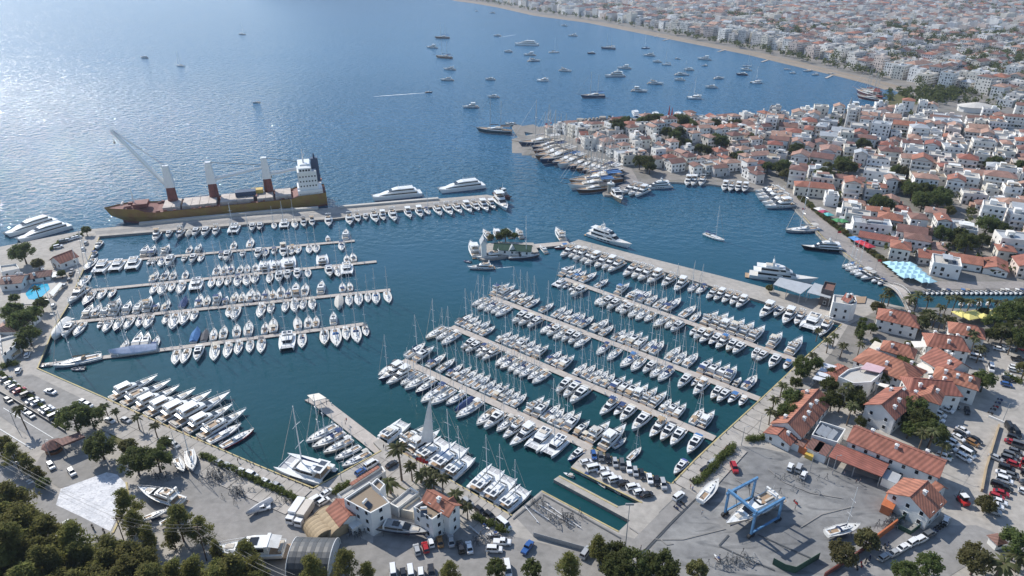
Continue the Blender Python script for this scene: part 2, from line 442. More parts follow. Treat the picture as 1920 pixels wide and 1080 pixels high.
# mole parapet walls (the long pale walls along the ship berth)
def wall(pts, h, w, mat, label, name='sea_wall', cat='wall', z=GZ):
    ps = W(pts, z); mb = MB()
    for a, b in zip(ps[:-1], ps[1:]):
        d = (b - a); c = (a + b) / 2
        mb.box(c.x, c.y, z, w, d.length, h, heading(a, b))
    return tag(link(name, mb.mesh(name, MT[mat])), label, cat)
sheet('mole_road', [(180, 440), (480, 414), (630, 405), (925, 373), (915, 369), (640, 399), (470, 408), (178, 434)], .02, MT['road'])
wall([(262, 422), (340, 414), (480, 401), (597, 392)], 1.5, 2.6, 'flat', 'long pale parapet wall on the mole beside the cargo ship')
wall([(636, 390), (740, 381), (822, 374)], 1.2, 2.6, 'flat', 'pale parapet wall on the mole beside the two white ferries')

# paved areas
sheet('boatyard', [(1236, 960), (1262, 935), (1300, 890), (1362, 835), (1420, 838), (1530, 862), (1660, 905), (1672, 950), (1690, 985), (1560, 1080), (1540, 1130), (1190, 1130), (1215, 1030)], .02, MT['yard'])
sheet('lift_apron', [(965, 968), (1016, 924), (1158, 1001), (1230, 1022), (1200, 1060), (1130, 1050), (1000, 1005)], .02, MT['asphalt'])
sheet('west_yard', [(330, 850), (345, 832), (470, 895), (560, 945), (640, 990), (700, 1020), (690, 1130), (430, 1100), (330, 1010), (255, 930), (262, 900)], .02, MT['asphalt'])
sheet('south_yard', [(700, 1006), (870, 985), (960, 1005), (1190, 1060), (1190, 1160), (690, 1160)], .02, MT['asphalt'])
sheet('east_car_park', [(1718, 820), (1760, 760), (1840, 690), (1850, 640), (1960, 650), (1960, 720), (1880, 790), (1800, 920), (1745, 980), (1700, 1010), (1690, 985), (1770, 905)], .02, MT['concrete'])
sheet('far_car_park', [(1868, 800), (1890, 770), (2100, 780), (2150, 1010), (1870, 1010), (1830, 985), (1850, 920)], .02, MT['concrete'])
sheet('east_road', [(1560, 1080), (1690, 985), (1745, 985), (1830, 985), (1900, 1012), (2000, 1005), (2000, 1060), (1830, 1050), (1700, 1130), (1540, 1150)], .03, MT['road'])
sheet('main_road', [(-60, 812), (0, 852), (100, 920), (206, 1000), (285, 1045), (330, 1062), (330, 1150), (190, 1085), (120, 1030), (0, 922), (-60, 880)], .03, MT['road'])
sheet('upper_road', [(-60, 700), (0, 735), (60, 775), (126, 812), (190, 850), (160, 875), (100, 850), (0, 780), (-60, 745)], .02, MT['road'])
sheet('gate_apron', [(80, 850), (150, 828), (200, 858), (236, 890), (110, 915), (60, 880)], .025, MT['asphalt'])
sheet('west_car_park', [(8, 706), (60, 702), (210, 775), (170, 815), (124, 806), (20, 742)], .025, MT['asphalt'])
sheet('painted_forecourt', [(114, 917), (200, 886), (220, 890), (236, 907), (237, 927), (225, 960), (207, 997), (150, 968), (105, 947)], .05, MT['whitewash'])
sheet('garden_bed', [(205, 815), (225, 790), (330, 838), (318, 868), (240, 860)], .03, MT['grass'])
sheet('office_garden', [(722, 900), (760, 872), (800, 900), (880, 960), (850, 985), (790, 935)], .03, MT['grass'])
sheet('harbour_promenade', [(1450, 364), (1485, 379), (1508, 402), (1546, 446), (1578, 468), (1620, 500), (1666, 530), (1722, 544), (1920, 541), (1920, 528), (1720, 528), (1660, 498), (1600, 450), (1540, 400), (1500, 370), (1460, 354)], .03, MT['promen'])
sheet('old_town_quay', [(1012, 251), (1042, 260), (1077, 292), (1110, 305), (1169, 320), (1175, 342), (1135, 361), (1160, 364), (1200, 345), (1185, 318), (1120, 297), (1085, 284), (1050, 258), (1030, 246)], .03, MT['promen'])
sheet('village_garden', [(1590, 610), (1660, 575), (1920, 582), (1980, 660), (1850, 640), (1740, 620), (1700, 720), (1740, 830), (1700, 810), (1560, 720), (1480, 820), (1440, 800), (1560, 660)], .02, MT['townground'])
sheet('park_lawn', [(1655, 190), (1690, 172), (1720, 172), (1745, 190), (1720, 196), (1670, 198)], .06, MT['grass'])
sheet('beach_road', [(1700, 172), (1715, 172), (1765, 215), (1790, 235), (1775, 235), (1740, 210)], .05, MT['promen'])
for pts in ([(20, 870), (33, 864), (34, 866), (21, 872)], [(48, 903), (70, 892), (72, 894), (50, 905)], [(52, 907), (74, 896), (76, 898), (54, 909)], [(108, 984), (128, 973), (130, 975), (110, 986)], [(113, 988), (133, 977), (135, 979), (115, 990)], [(60, 843), (0, 806), (0, 804), (62, 842)], [(6, 766), (100, 823), (101, 822), (7, 765)]):
    sheet('road_marking', pts, .07, MT['lines'])

def strip(name, pts, w, mat):
    ps = W(pts); NS[0] += 1; z = GZ + .01 + .006 * NS[0]; mb = MB(); rows = []
    for i, p in enumerate(ps):
        d = ps[min(i + 1, len(ps) - 1)] - ps[max(i - 1, 0)]; n = Vector((-d.y, d.x, 0)).normalized() * w / 2
        rows.append([(p.x + n.x, p.y + n.y, z), (p.x - n.x, p.y - n.y, z)])
    structure(name, mb.loft(rows, closed=False, caps=False), mat)
for pts in ([(1208, 1036), (1262, 978), (1314, 925), (1378, 858)], [(1018, 928), (1090, 968), (1164, 1010)], [(962, 974), (1014, 932)], [(1348, 1024), (1400, 1048), (1452, 1070)], [(1348, 1024), (1366, 1004)], [(1420, 1003), (1470, 1025), (1520, 1047)]): strip('drain_channel', pts, .45, MT['dgrey'])
for pts in ([(1178, 988), (1200, 1003), (1232, 1012), (1280, 1012), (1320, 1002), (1360, 992)], [(1180, 990), (1198, 1000), (1215, 1006)], [(1236, 1010), (1250, 1022), (1262, 1020)], [(1440, 880), (1470, 905), (1520, 925), (1580, 935)], [(1380, 900), (1420, 925), (1470, 940)], [(1500, 990), (1540, 965), (1600, 950)]): strip('tyre_mark', pts, .3, MT['asphalt'])
strip('concrete_band', [(1190, 1030), (1250, 968), (1304, 918)], 4.2, MT['asphalt'])
# hillside under the pines at the bottom of the view, and far hills behind the town
def grid(name, x0, x1, y0, y1, nx, ny, fz, mat, smooth=True):
    mb = MB(); vs = []; fs = []
    for j in range(ny + 1):
        for i in range(nx + 1):
            x, y = lerp(x0, x1, i / nx), lerp(y0, y1, j / ny)
            vs.append((x, y, fz(x, y)))
    for j in range(ny):
        for i in range(nx):
            a = j * (nx + 1) + i
            fs.append((a, a + 1, a + nx + 2, a + nx + 1))
    mb.add(vs, fs)
    return structure(name, mb, mat, smooth)
hill_a, hill_b = P(0, 925, GZ), P(300, 1105, GZ)
def hill_z(x, y):
    d = (hill_b - hill_a); n = Vector((d.y, -d.x, 0)).normalized()
    if n.y > 0: n = -n
    s = (Vector((x, y, 0)) - hill_a).dot(n) - 3
    if s < -6 or x > 75: return -2
    s = max(0, s)
    if x > 20: s *= max(0, 1 - (x - 20) / 60)
    return GZ - .3 + min(s * .28, 34) + .5 * math.sin(x * .21) * math.cos(y * .17) * min(1, s / 8)
grid('hillside', -420, 90, -120, 215, 60, 40, hill_z, MT['soil'])
def far_z(x, y):
    d = math.hypot(x, y)
    k = max(0, (d - 2350) / 1500)
    return -2 + 420 * min(1, k) ** 1.3 * (.55 + .45 * math.sin(x * .0021 + 1.3) * math.cos(y * .0013)) + 60 * math.sin(x * .006) * min(1, k)
grid('far_hills', -800, 7000, 1800, 8200, 60, 50, far_z, MT['forest'])
def ridge_z(x, y):
    d = math.hypot(x - 900, y - 2080)
    return -1 + 46 * math.exp(-((x - 800) / 330) ** 2 - ((y - 2260) / 190) ** 2)
grid('wooded_ridge', 0, 1700, 1850, 2750, 30, 20, ridge_z, MT['forest'])
OT = P(1235, 275, GZ)
def bump_z(x, y): return 12 * math.exp(-((x - OT.x) / 62) ** 2 - ((y - OT.y - 8) / 36) ** 2)
def town_z(x, y): return GZ + max(0, bump_z(x, y) - .5)
grid('castle_hill', OT.x - 140, OT.x + 140, OT.y - 80, OT.y + 96, 36, 26, lambda x, y: GZ + bump_z(x, y) - .55 if bump_z(x, y) > .25 else -2, MT['townground'])

# ------------------------------------------------------------------ boats: one builder per kind, origin at the stern on the waterline, bow along +Y
def hull_rings(L, B, z0, z1, n=14, stern=.80, mid=.42, p=2.3, flare=.0, wl=.82, rake=.04):
    rings, edge = [], []
    for i in range(n):
        t = i / (n - 1)
        if t < mid: b = lerp(stern, 1, math.sin(t / mid * math.pi / 2))
        else: b = max(.015, 1 - ((t - mid) / (1 - mid)) ** p)
        b *= B / 2
        zs = lerp(z0, z1, t ** 1.8)
        w = lerp(wl, wl * (1 - flare), t)
        y = L * t
        yl = L * (t - rake * t ** 3)
        r = [(-b, y, zs), (-b * lerp(1, w, .35), lerp(y, yl, .4), zs * .62), (-b * w * 1.02, yl, .22), (-b * w, yl, .06), (-b * w * .6, yl, -.4), (b * w * .6, yl, -.4), (b * w, yl, .06), (b * w * 1.02, yl, .22), (b * lerp(1, w, .35), lerp(y, yl, .4), zs * .62), (b, y, zs)]
        rings.append(r); edge.append((b, y, zs))
    return rings, edge
HM = [0, 0, 1, 1, 1, 1, 1, 0, 0, 0]
def hull_mesh(L, B, z0, z1, **k):
    rings, edge = hull_rings(L, B, z0, z1, **k)
    mb = MB().loft(rings, closed=False, caps=False, mis=HM)
    n = len(rings[0]); mb.f.append(tuple(range(n))); mb.m.append(0)
    # rounded rail along the sheer
    for sx in (-1, 1):
        for a, b in zip(edge[:-1], edge[1:]):
            mb.add([(sx * a[0], a[1], a[2]), (sx * a[0] * .94, a[1], a[2] + .02), (sx * b[0] * .94, b[1], b[2] + .02), (sx * b[0], b[1], b[2])], [(0, 1, 2, 3)])
    dk = MB()
    dk.loft([[(-b * .95, y, z - .05), (b * .95, y, z - .05)] for b, y, z in edge], closed=False, caps=False)
    return mb, dk, edge
def cabin_rings(spec):
    return [[(-w, y, zb), (-w * q, y + dy, zt), (0, y + dy, zt + .06), (w * q, y + dy, zt), (w, y, zb)] for y, w, zb, zt, q, dy in spec]
def cabin(spec): return MB().loft(cabin_rings(spec), closed=False, caps=True)
def band(spec, lo, hi, k0=0, k1=None, off=.035):
    """glazing band proud of both cabin sides"""
    rs = cabin_rings(spec); mb = MB(); k1 = len(rs) - 1 if k1 is None else k1
    for k in range(k0, k1):
        for s, (i, j) in ((-1, (0, 1)), (1, (4, 3))):
            def pt(r, t):
                a, b = Vector(r[i]), Vector(r[j]); v = a.lerp(b, t); v.x += s * off; return v
            mb.add([pt(rs[k], lo), pt(rs[k + 1], lo), pt(rs[k + 1], hi), pt(rs[k], hi)], [(0, 1, 2, 3)])
    return mb
def screen(spec, k, a=.08, b=.9, off=.04):
    """windscreen laid on the raked roof panel between ring k and k+1"""
    rs = cabin_rings(spec); mb = MB()
    for i, j in ((1, 2), (2, 3)):
        q = [Vector(rs[k][i]).lerp(Vector(rs[k + 1][i]), a), Vector(rs[k][j]).lerp(Vector(rs[k + 1][j]), a), Vector(rs[k][j]).lerp(Vector(rs[k + 1][j]), b), Vector(rs[k][i]).lerp(Vector(rs[k + 1][i]), b)]
        for v in q: v.z += off; v.y += off * .6
        mb.add(q, [(0, 1, 2, 3)])
    return mb
def arch_cover(y0, y1, w, z, h, n=6, drop=0.0, dz=0.0):
    mb = MB(); rings = []
    for y, k in ((y0, 0), ((y0 + y1) / 2, 1), (y1, 2)):
        r = []
        for i in range(n + 1):
            a = math.pi * i / n
            r.append((-w * math.cos(a), y, z + dz * k / 2 + h * math.sin(a) ** .7 - (drop if k == 2 else 0)))
        rings.append(r)
    return mb.loft(rings, closed=False, caps=False)

def rig(pr, L, ym, h, boom, beam, zdeck, zb, bow_z, spread=2, key='cover', r=.145, furl=True):
    m = pr.part('mast', MB().tube((0, ym, zdeck), (0, ym - h * .012, h), r, r * .62, 8), MT['alu'])
    sp = MB()
    for i in range(spread):
        z = zdeck + (h - zdeck) * (i + 1) / (spread + 1)
        ww = beam * (.30 - .05 * i)
        for s in (-1, 1): sp.tube((0, ym - .05, z), (s * ww, ym - .28, z + .08), .07, .05, 5)
    pr.part('spreaders', sp, MT['alu'], sub=m)
    st = MB()
    ww = beam * .42
    for s in (-1, 1): st.tube((s * ww, ym - .3, zdeck), (0, ym - h * .011, h * .93), .014, n=3)
    st.tube((0, .15, zdeck), (0, ym - h * .012, h), .014, n=3)
    pr.part('stays', st, MT['wire'], sub=m)
    if furl: pr.part('furled_genoa', MB().tube((0, L * .965, bow_z + .2), (0, ym + .05, h * .95), .10, .05, 5), MT['flat'])
    b = pr.part('boom', MB().tube((0, ym - .1, zb), (0, ym - boom, zb + .1), .08, .07, 6), MT['alu'])
    sc = MB().loft([[(-w, y, zb + .06), (-w * .8, y, zb + hh * .7), (0, y, zb + hh), (w * .8, y, zb + hh * .7), (w, y, zb + .06)] for y, w, hh in ((ym - .15, .16, .75), (ym - boom * .4, .17, .5), (ym - boom * .98, .10, .3))])
    pr.part('sail_cover', sc, MT['fabric'], key, sub=b)

def make_sail(name='sailing_yacht', L=12.0, B=3.9, h=17.0, two=False):
    pr = Proto(name)
    hb, dk, e = hull_mesh(L, B, 1.0, 1.38, stern=.78, wl=.86)
    hid = pr.part('hull', hb, [MT['hull'], MT['stripe']], 'hull')
    pr.part('deck', dk, MT['deck'])
    fd = MB()
    for sx in (-1, 1):
        for y in (.3, .45, .58): fd.tube((sx * B * .505, L * y, .25), (sx * B * .505, L * y, .8), .12, n=6)
    pr.part('fenders', fd, MT['navy'], sub=hid)
    sp = [(L * .36, B * .30, 1.0, 1.5, .86, 0), (L * .44, B * .30, 1.02, 1.56, .86, 0), (L * .60, B * .24, 1.08, 1.50, .84, 0), (L * .72, B * .15, 1.16, 1.34, .8, 0), (L * .77, B * .08, 1.2, 1.22, .8, 0)]
    c = pr.part('cabin', cabin(sp), MT['white'])
    pr.part('cabin_windows', band(sp, .3, .75, 0, 2), MT['glass'], sub=c)
    ht = MB()
    for y, w in ((.84, .5), (.66, .5), (.53, .42)): ht.box(0, L * y, (1.28 if y > .8 else 1.47 if y > .6 else 1.6), w, w, .07)
    pr.part('hatches', ht, MT['glass'], sub=c)
    ck = MB().box(0, L * .19, 1.0, B * .34, L * .30, .03)
    k = pr.part('cockpit', ck, MT['teak'])
    co = MB()
    for s in (-1, 1): co.box(s * B * .245, L * .20, .98, B * .11, L * .31, .28, tx=.8)
    co.box(0, L * .035, .96, B * .5, L * .04, .18)
    pr.part('coaming', co, MT['white'], sub=k)
    w = MB().box(0, L * .10, 1.0, .3, .25, .8)
    for i in range(10):
        a, b = 2 * math.pi * i / 10, 2 * math.pi * (i + 1) / 10
        w.tube((.45 * math.cos(a), L * .088, 1.75 + .45 * math.sin(a)), (.45 * math.cos(b), L * .088, 1.75 + .45 * math.sin(b)), .03, n=4)
    pr.part('steering_wheel', w, MT['grey'], sub=k)
    pr.part('sprayhood', arch_cover(L * .33, L * .42, B * .29, 1.25, .95, drop=.55), MT['fabric'], 'cover')
    bi = MB(); bi.loft([[(x, y, 2.75 + .18 * math.cos(x / (B * .3) * 1.4)) for x in (-B * .3, -B * .15, 0, B * .15, B * .3)] for y in (L * .07, L * .16, L * .25)], closed=False, caps=False)
    for s in (-1, 1):
        for y in (.10, .22): bi.tube((s * B * .29, L * y, 1.1), (s * B * .29, L * y, 2.8), .025, n=4)
    pr.part('bimini', bi, MT['fabric'], 'cover')
    pu = MB()
    for s in (-1, 1):
        pu.tube((s * .55, L * .90, 1.3), (s * .5, L * .90, 1.95), .03, n=4); pu.tube((s * .5, L * .90, 1.95), (0, L * .985, 1.98), .03, n=4)
        pu.tube((s * B * .36, .1, 1.0), (s * B * .36, .1, 1.75), .03, n=4); pu.tube((s * B * .36, .1, 1.75), (s * B * .42, L * .14, 1.72), .03, n=4)
    pr.part('guard_rails', pu, MT['alu'])
    rig(pr, L, L * .57, h, L * .36, B, 1.5, 2.45, 1.38)
    return pr

def make_motor(name='motor_yacht', L=15.0, B=4.7, fly=True, hard=False, cab='white'):
    pr = Proto(name)
    hb, dk, e = hull_mesh(L, B, 1.35, 2.15, stern=.90, mid=.35, p=2.0, wl=.80, flare=.35, rake=.10)
    h = pr.part('hull', hb, [MT['hull'], MT['stripe']], 'hull')
    pr.part('deck', dk, MT[cab])
    pw = MB()
    for s in (-1, 1):
        for y in (.42, .52, .62): pw.add([(s * (B * .485 - (y - .42) * .9 + .03), L * y - .5, 1.15), (s * (B * .485 - (y - .42) * 1.2 + .02), L * y + .5, 1.2), (s * (B * .485 - (y - .42) * 1.0 + .05), L * y + .45, 1.45), (s * (B * .485 - (y - .42) * .8 + .05), L * y - .45, 1.42)], [(0, 1, 2, 3)])
    pr.part('hull_windows', pw, MT['glass'], sub=h)
    pr.part('swim_platform', MB().box(0, -.55, .3, B * .78, 1.3, .14), MT['teak'])
    pr.part('aft_deck', MB().box(0, L * .10, 1.34, B * .74, L * .17, .02), MT['teak'])
    pr.part('transom_seat', MB().box(0, L * .035, 1.3, B * .62, L * .05, .5), MT['cushion'])
    sp = [(L * .20, B * .39, 1.4, 2.95, .90, 0), (L * .40, B * .40, 1.45, 3.05, .86, 0), (L * .52, B * .38, 1.55, 2.95, .82, 0), (L * .66, B * .31, 1.75, 2.10, .80, 0), (L * .80, B * .17, 1.95, 2.12, .7, 0)]
    c = pr.part('cabin', cabin(sp), MT[cab])
    pr.part('side_windows', band(sp, .35, .82, 0, 3), MT['glass'], sub=c)
    pr.part('windscreen', screen(sp, 2, .05, .88), MT['glass'], sub=c)
    pr.part('sun_pad', MB().box(0, L * .74, 2.13, B * .30, L * .12, .12, tx=.7), MT['cushion'])
    hr = MB()
    pts = [(b * .93, y, z) for b, y, z in e[6:]]
    for s in (-1, 1):
        for a, b in zip(pts[:-1], pts[1:]):
            hr.tube((s * a[0], a[1], a[2] + .65), (s * b[0], b[1], b[2] + .65), .03, n=4)
            hr.tube((s * a[0], a[1], a[2]), (s * a[0], a[1], a[2] + .65), .025, n=4)
    pr.part('bow_rail', hr, MT['alu'])
    if fly:
        fs = [(L * .10, B * .34, 2.98, 3.08, 1, 0), (L * .20, B * .37, 3.0, 3.5, .95, 0), (L * .42, B * .36, 3.05, 3.65, .92, 0), (L * .50, B * .30, 3.05, 3.35, .9, 0), (L * .54, B * .2, 3.0, 3.05, .9, 0)]
        f = pr.part('flybridge', cabin(fs), MT['white'])
        pr.part('flybridge_deck', MB().box(0, L * .29, 3.63, B * .56, L * .24, .04), MT['teak'], sub=f)
        se = MB().box(-B * .2, L * .27, 3.66, .55, L * .16, .42).box(B * .1, L * .195, 3.66, B * .36, .6, .42).box(B * .15, L * .37, 3.66, .9, .6, .55)
        pr.part('flybridge_seats', se, MT['cushion'], sub=f)
        pr.part('flybridge_screen', MB().loft([[(-B * .32, L * .40, 3.68), (-B * .2, L * .455, 3.66), (B * .2, L * .455, 3.66), (B * .32, L * .40, 3.68)], [(-B * .31, L * .385, 4.02), (-B * .2, L * .435, 4.02), (B * .2, L * .435, 4.02), (B * .31, L * .385, 4.02)]], closed=False, caps=False), MT['glass'], sub=f)
        ar = MB()
        for s in (-1, 1): ar.box(s * B * .34, L * .16, 3.05, .16, .9, 1.9, ty=.6)
        ar.box(0, L * .16, 4.9, B * .72, .6, .16)
        a = pr.part('radar_arch', ar, MT['white'])
        pr.part('radar_dome', MB().dome(-.5, L * .16, 5.06, .32, .4, 8, 3).dome(.6, L * .16, 5.06, .25, .45, 8, 3).tube((0, L * .16, 5.06), (0, L * .14, 6.9), .03, n=4), MT['white'], sub=a)
        if hard: pr.part('hardtop', MB().box(0, L * .29, 5.08, B * .74, L * .27, .14, tx=.92, ty=.94), MT['white'])
        else: pr.part('bimini', MB().loft([[(x, y, 5.05 + .15 * math.cos(x / B * 3)) for x in (-B * .34, -B * .17, 0, B * .17, B * .34)] for y in (L * .18, L * .27, L * .36)], closed=False, caps=False), MT['fabric'], 'cover')
    else:
        pr.part('roof_hatch', MB().box(0, L * .40, 3.1, B * .42, L * .12, .06), MT['glass'], sub=c)
        ar = MB()
        for s in (-1, 1): ar.box(s * B * .38, L * .21, 1.5, .14, .8, 1.75, ty=.7)
        pr.part('radar_arch', ar.box(0, L * .21, 3.1, B * .78, .6, .14), MT['white'])
        pr.part('aft_awning', MB().loft([[(x, y, 3.12 - .25 * k + .12 * math.cos(x / B * 3)) for x in (-B * .36, 0, B * .36)] for k, y in enumerate((L * .22, L * .12, L * .04))], closed=False, caps=False), MT['fabric'], 'cover')
    return pr

def make_cruiser():
    """small open sports boat"""
    L, B = 8.0, 2.8; pr = Proto('small_motorboat')
    hb, dk, e = hull_mesh(L, B, .85, 1.2, n=11, stern=.92, mid=.35, p=2.1, wl=.8, flare=.3, rake=.1)
    pr.part('hull', hb, [MT['hull'], MT['stripe']], 'hull')
    pr.part('deck', dk, MT['white'])
    c = pr.part('cockpit', MB().box(0, L * .22, .84, B * .72, L * .34, .02), MT['teak'])
    pr.part('seats', MB().box(0, L * .07, .86, B * .66, .7, .4).box(-.5, L * .33, .86, .6, .6, .55).box(.5, L * .33, .86, .6, .6, .55), MT['cushion'], sub=c)
    sp = [(L * .40, B * .40, .9, 1.55, .85, 0), (L * .50, B * .37, .95, 1.6, .8, 0), (L * .64, B * .29, 1.02, 1.24, .8, 0), (L * .80, B * .12, 1.12, 1.2, .8, 0)]
    k = pr.part('cabin', cabin(sp), MT['white'])
    pr.part('windscreen', screen(sp, 1, .02, .9), MT['glass'], sub=k)
    pr.part('side_windows', band(sp, .35, .85, 0, 2), MT['glass'], sub=k)
    en = MB().box(0, -.25, .3, .5, .5, 1.0, ty=.7)
    pr.part('outboard_motor', en, MT['dgrey'])
    bi = MB().loft([[(x, y, 2.25 + .12 * math.cos(x / B * 3)) for x in (-B * .38, 0, B * .38)] for y in (L * .12, L * .26, L * .42)], closed=False, caps=False)
    for s in (-1, 1):
        for y in (.14, .40): bi.tube((s * B * .38, L * y, .9), (s * B * .38, L * y, 2.28), .02, n=4)
    pr.part('bimini', bi, MT['fabric'], 'cover')
    return pr

def make_cat(power=False):
    L, B = 13.5, 7.3; pr = Proto('power_catamaran' if power else 'sailing_catamaran')
    for s in (-1, 1):
        rings, e = hull_rings(L, 1.75, 1.45, 1.9, n=11, stern=.85, mid=.4, p=2.4, wl=.8)
        rings = [[(x + s * (B / 2 - .9), y, z) for x, y, z in r] for r in rings]
        mb = MB().loft(rings, closed=False, caps=False, mis=HM); mb.f.append(tuple(range(10))); mb.m.append(0)
        mb.loft([[(r[0][0], r[0][1], r[0][2]), (r[-1][0], r[-1][1], r[-1][2])] for r in rings], closed=False, caps=False)
        mb.box(s * (B / 2 - .9), -.3, .35, 1.3, .9, .12)
        h = pr.part('hull', mb, [MT['hull'], MT['stripe']], 'hull')
        pr.part('hull_window', MB().box(s * (B / 2 - .045), L * .48, 1.05, .1, L * .26, .3), MT['glass'], sub=h)
    pr.part('bridge_deck', MB().box(0, L * .395, 1.0, B - 2.2, L * .75, .56), MT['white'])
    pr.part('aft_cockpit', MB().box(0, L * .10, 1.57, B * .62, L * .15, .02), MT['teak'])
    nt = MB()
    for s in (-1, 1): nt.box(s * B * .165, L * .845, 1.5, B * .29, L * .14, .04)
    pr.part('trampoline', nt, MT['net'])
    pr.part('crossbeam', MB().tube((-B / 2 + .9, L * .92, 1.7), (B / 2 - .9, L * .92, 1.7), .11).box(0, L * .79, 1.48, .35, L * .26, .1), MT['white'])
    sp = [(L * .18, B * .35, 1.6, 2.85, .92, 0), (L * .42, B * .36, 1.6, 2.95, .9, 0), (L * .55, B * .33, 1.6, 2.8, .82, 0), (L * .66, B * .26, 1.6, 1.85, .8, 0)]
    c = pr.part('cabin', cabin(sp), MT['white'])
    pr.part('side_windows', band(sp, .38, .85, 0, 3), MT['glass'], sub=c)
    pr.part('windscreen', screen(sp, 2, .1, .95), MT['glass'], sub=c)
    ht = MB().box(0, L * .135, 3.35, B * .64, L * .25, .12, tx=.95)
    for s in (-1, 1): ht.tube((s * B * .28, L * .03, 1.6), (s * B * .28, L * .04, 3.36), .05)
    pr.part('hardtop', ht, MT['white'])
    pr.part('solar_panels', MB().box(-B * .14, L * .12, 3.475, B * .2, L * .13, .03).box(B * .14, L * .12, 3.475, B * .2, L * .13, .03), MT['solar'])
    if power:
        f = pr.part('flybridge', cabin([(L * .16, B * .29, 2.95, 3.4, .95, 0), (L * .38, B * .30, 2.95, 3.6, .92, 0), (L * .46, B * .25, 2.9, 3.1, .9, 0)]), MT['white'])
        pr.part('flybridge_seats', MB().box(0, L * .27, 3.55, B * .4, L * .14, .3), MT['cushion'], sub=f)
    else:
        rig(pr, L, L * .52, 20.0, L * .40, B * .8, 2.9, 4.1, 1.85, key='cover', r=.17)
    return pr

def make_covered():
    L, B = 12.5, 4.0; pr = Proto('covered_yacht')
    hb, dk, e = hull_mesh(L, B, 1.0, 1.35, stern=.8)
    pr.part('hull', hb, [MT['hull'], MT['stripe']], 'hull')
    pr.part('tarpaulin', MB().loft([[(-b * 1.02, y, z - .25), (-b * .99, y, z + .06), (-b * .45, y, z + .9 - abs(y / L - .45) * .7), (0, y, z + 1.45 - abs(y / L - .45) * 1.1), (b * .45, y, z + .9 - abs(y / L - .45) * .7), (b * .99, y, z + .06), (b * 1.02, y, z - .25)] for b, y, z in e], closed=False, caps=True), MT['fabric'], 'cover')
    m = pr.part('mast', MB().tube((0, L * .57, 1.5), (0, L * .555, 17), .1, .065, 8), MT['alu'])
    sp = MB()
    for z in (6.5, 11.5):
        for s in (-1, 1): sp.tube((0, L * .565, z), (s * 1.1, L * .55, z + .05), .04, n=5)
    pr.part('spreaders', sp, MT['alu'], sub=m)
    return pr

def make_gulet():
    L, B = 24.0, 6.2; pr = Proto('wooden_gulet')
    hb, dk, e = hull_mesh(L, B, 2.0, 2.9, stern=.72, mid=.45, p=2.6, wl=.85, rake=.08)
    pr.part('hull', hb, [MT['hull'], MT['white']], 'hull')
    pr.part('deck', dk, MT['teak'])
    pr.part('bulwark_rail', MB().loft([[(-b * 1.01, y, z + .02), (-b * 1.01, y, z + .3), (-b * .95, y, z + .3), (-b * .95, y, z + .02)] for b, y, z in e]).loft([[(b * 1.01, y, z + .02), (b * 1.01, y, z + .3), (b * .95, y, z + .3), (b * .95, y, z + .02)] for b, y, z in e]), MT['white'])
    sp = [(L * .26, B * .30, 1.95, 3.7, .92, 0), (L * .45, B * .31, 2.0, 3.8, .9, 0), (L * .52, B * .29, 2.1, 3.4, .9, 0), (L * .68, B * .22, 2.2, 2.9, .9, 0)]
    c = pr.part('cabin', cabin(sp), MT['white'])
    pr.part('cabin_windows', band(sp, .35, .75), MT['glass'], sub=c)
    aw = MB().loft([[(x, y, 4.75 + .2 * math.cos(x / B * 3)) for x in (-B * .4, -B * .2, 0, B * .2, B * .4)] for y in (L * .03, L * .15, L * .30)], closed=False, caps=False)
    for s in (-1, 1):
        for y in (.05, .17, .29): aw.tube((s * B * .36, L * y, 2.0), (s * B * .36, L * y, 4.8), .05, n=4)
    pr.part('awning', aw, MT['fabric'], 'cover')
    pr.part('sun_mattresses', MB().box(-.9, L * .60, 3.05, 1.2, 3.4, .15).box(.9, L * .60, 3.05, 1.2, 3.4, .15).box(0, L * .36, 3.82, 3, 4, .14), MT['cushion'])
    pr.part('bowsprit', MB().tube((0, L * .96, 2.9), (0, L * 1.17, 4.0), .14, .08), MT['wood'])
    for y, h in ((.60, 24.0), (.30, 21.0)):
        m = pr.part('mast', MB().tube((0, L * y, 2.5), (0, L * y - .3, h), .17, .10, 8), MT['flat'])
        sp2 = MB()
        for s in (-1, 1): sp2.tube((0, L * y, h * .62), (s * 1.5, L * y - .2, h * .62), .05, n=5)
        pr.part('spreaders', sp2, MT['alu'], sub=m)
        b = pr.part('boom', MB().tube((0, L * y - .2, 5.2), (0, L * (y - .24), 5.5), .12), MT['wood'])
        pr.part('furled_sail', MB().tube((0, L * y - .3, 5.45), (0, L * (y - .23), 5.7), .25, .18), MT['fabric'], 'cover', sub=b)
    st = MB().tube((0, L * 1.16, 4.0), (0, L * .59, 23.5), .05, n=4).tube((0, .2, 2.2), (0, L * .29, 20.8), .025, n=3).tube((0, L * .59, 23.6), (0, L * .29, 20.8), .02, n=3)
    for s in (-1, 1):
        for y, h in ((.6, 23), (.3, 20)): st.tube((s * B * .46, L * y - .5, 2.3), (0, L * y - .25, h), .025, n=3)
    pr.part('rigging', st, MT['wire'])
    return pr

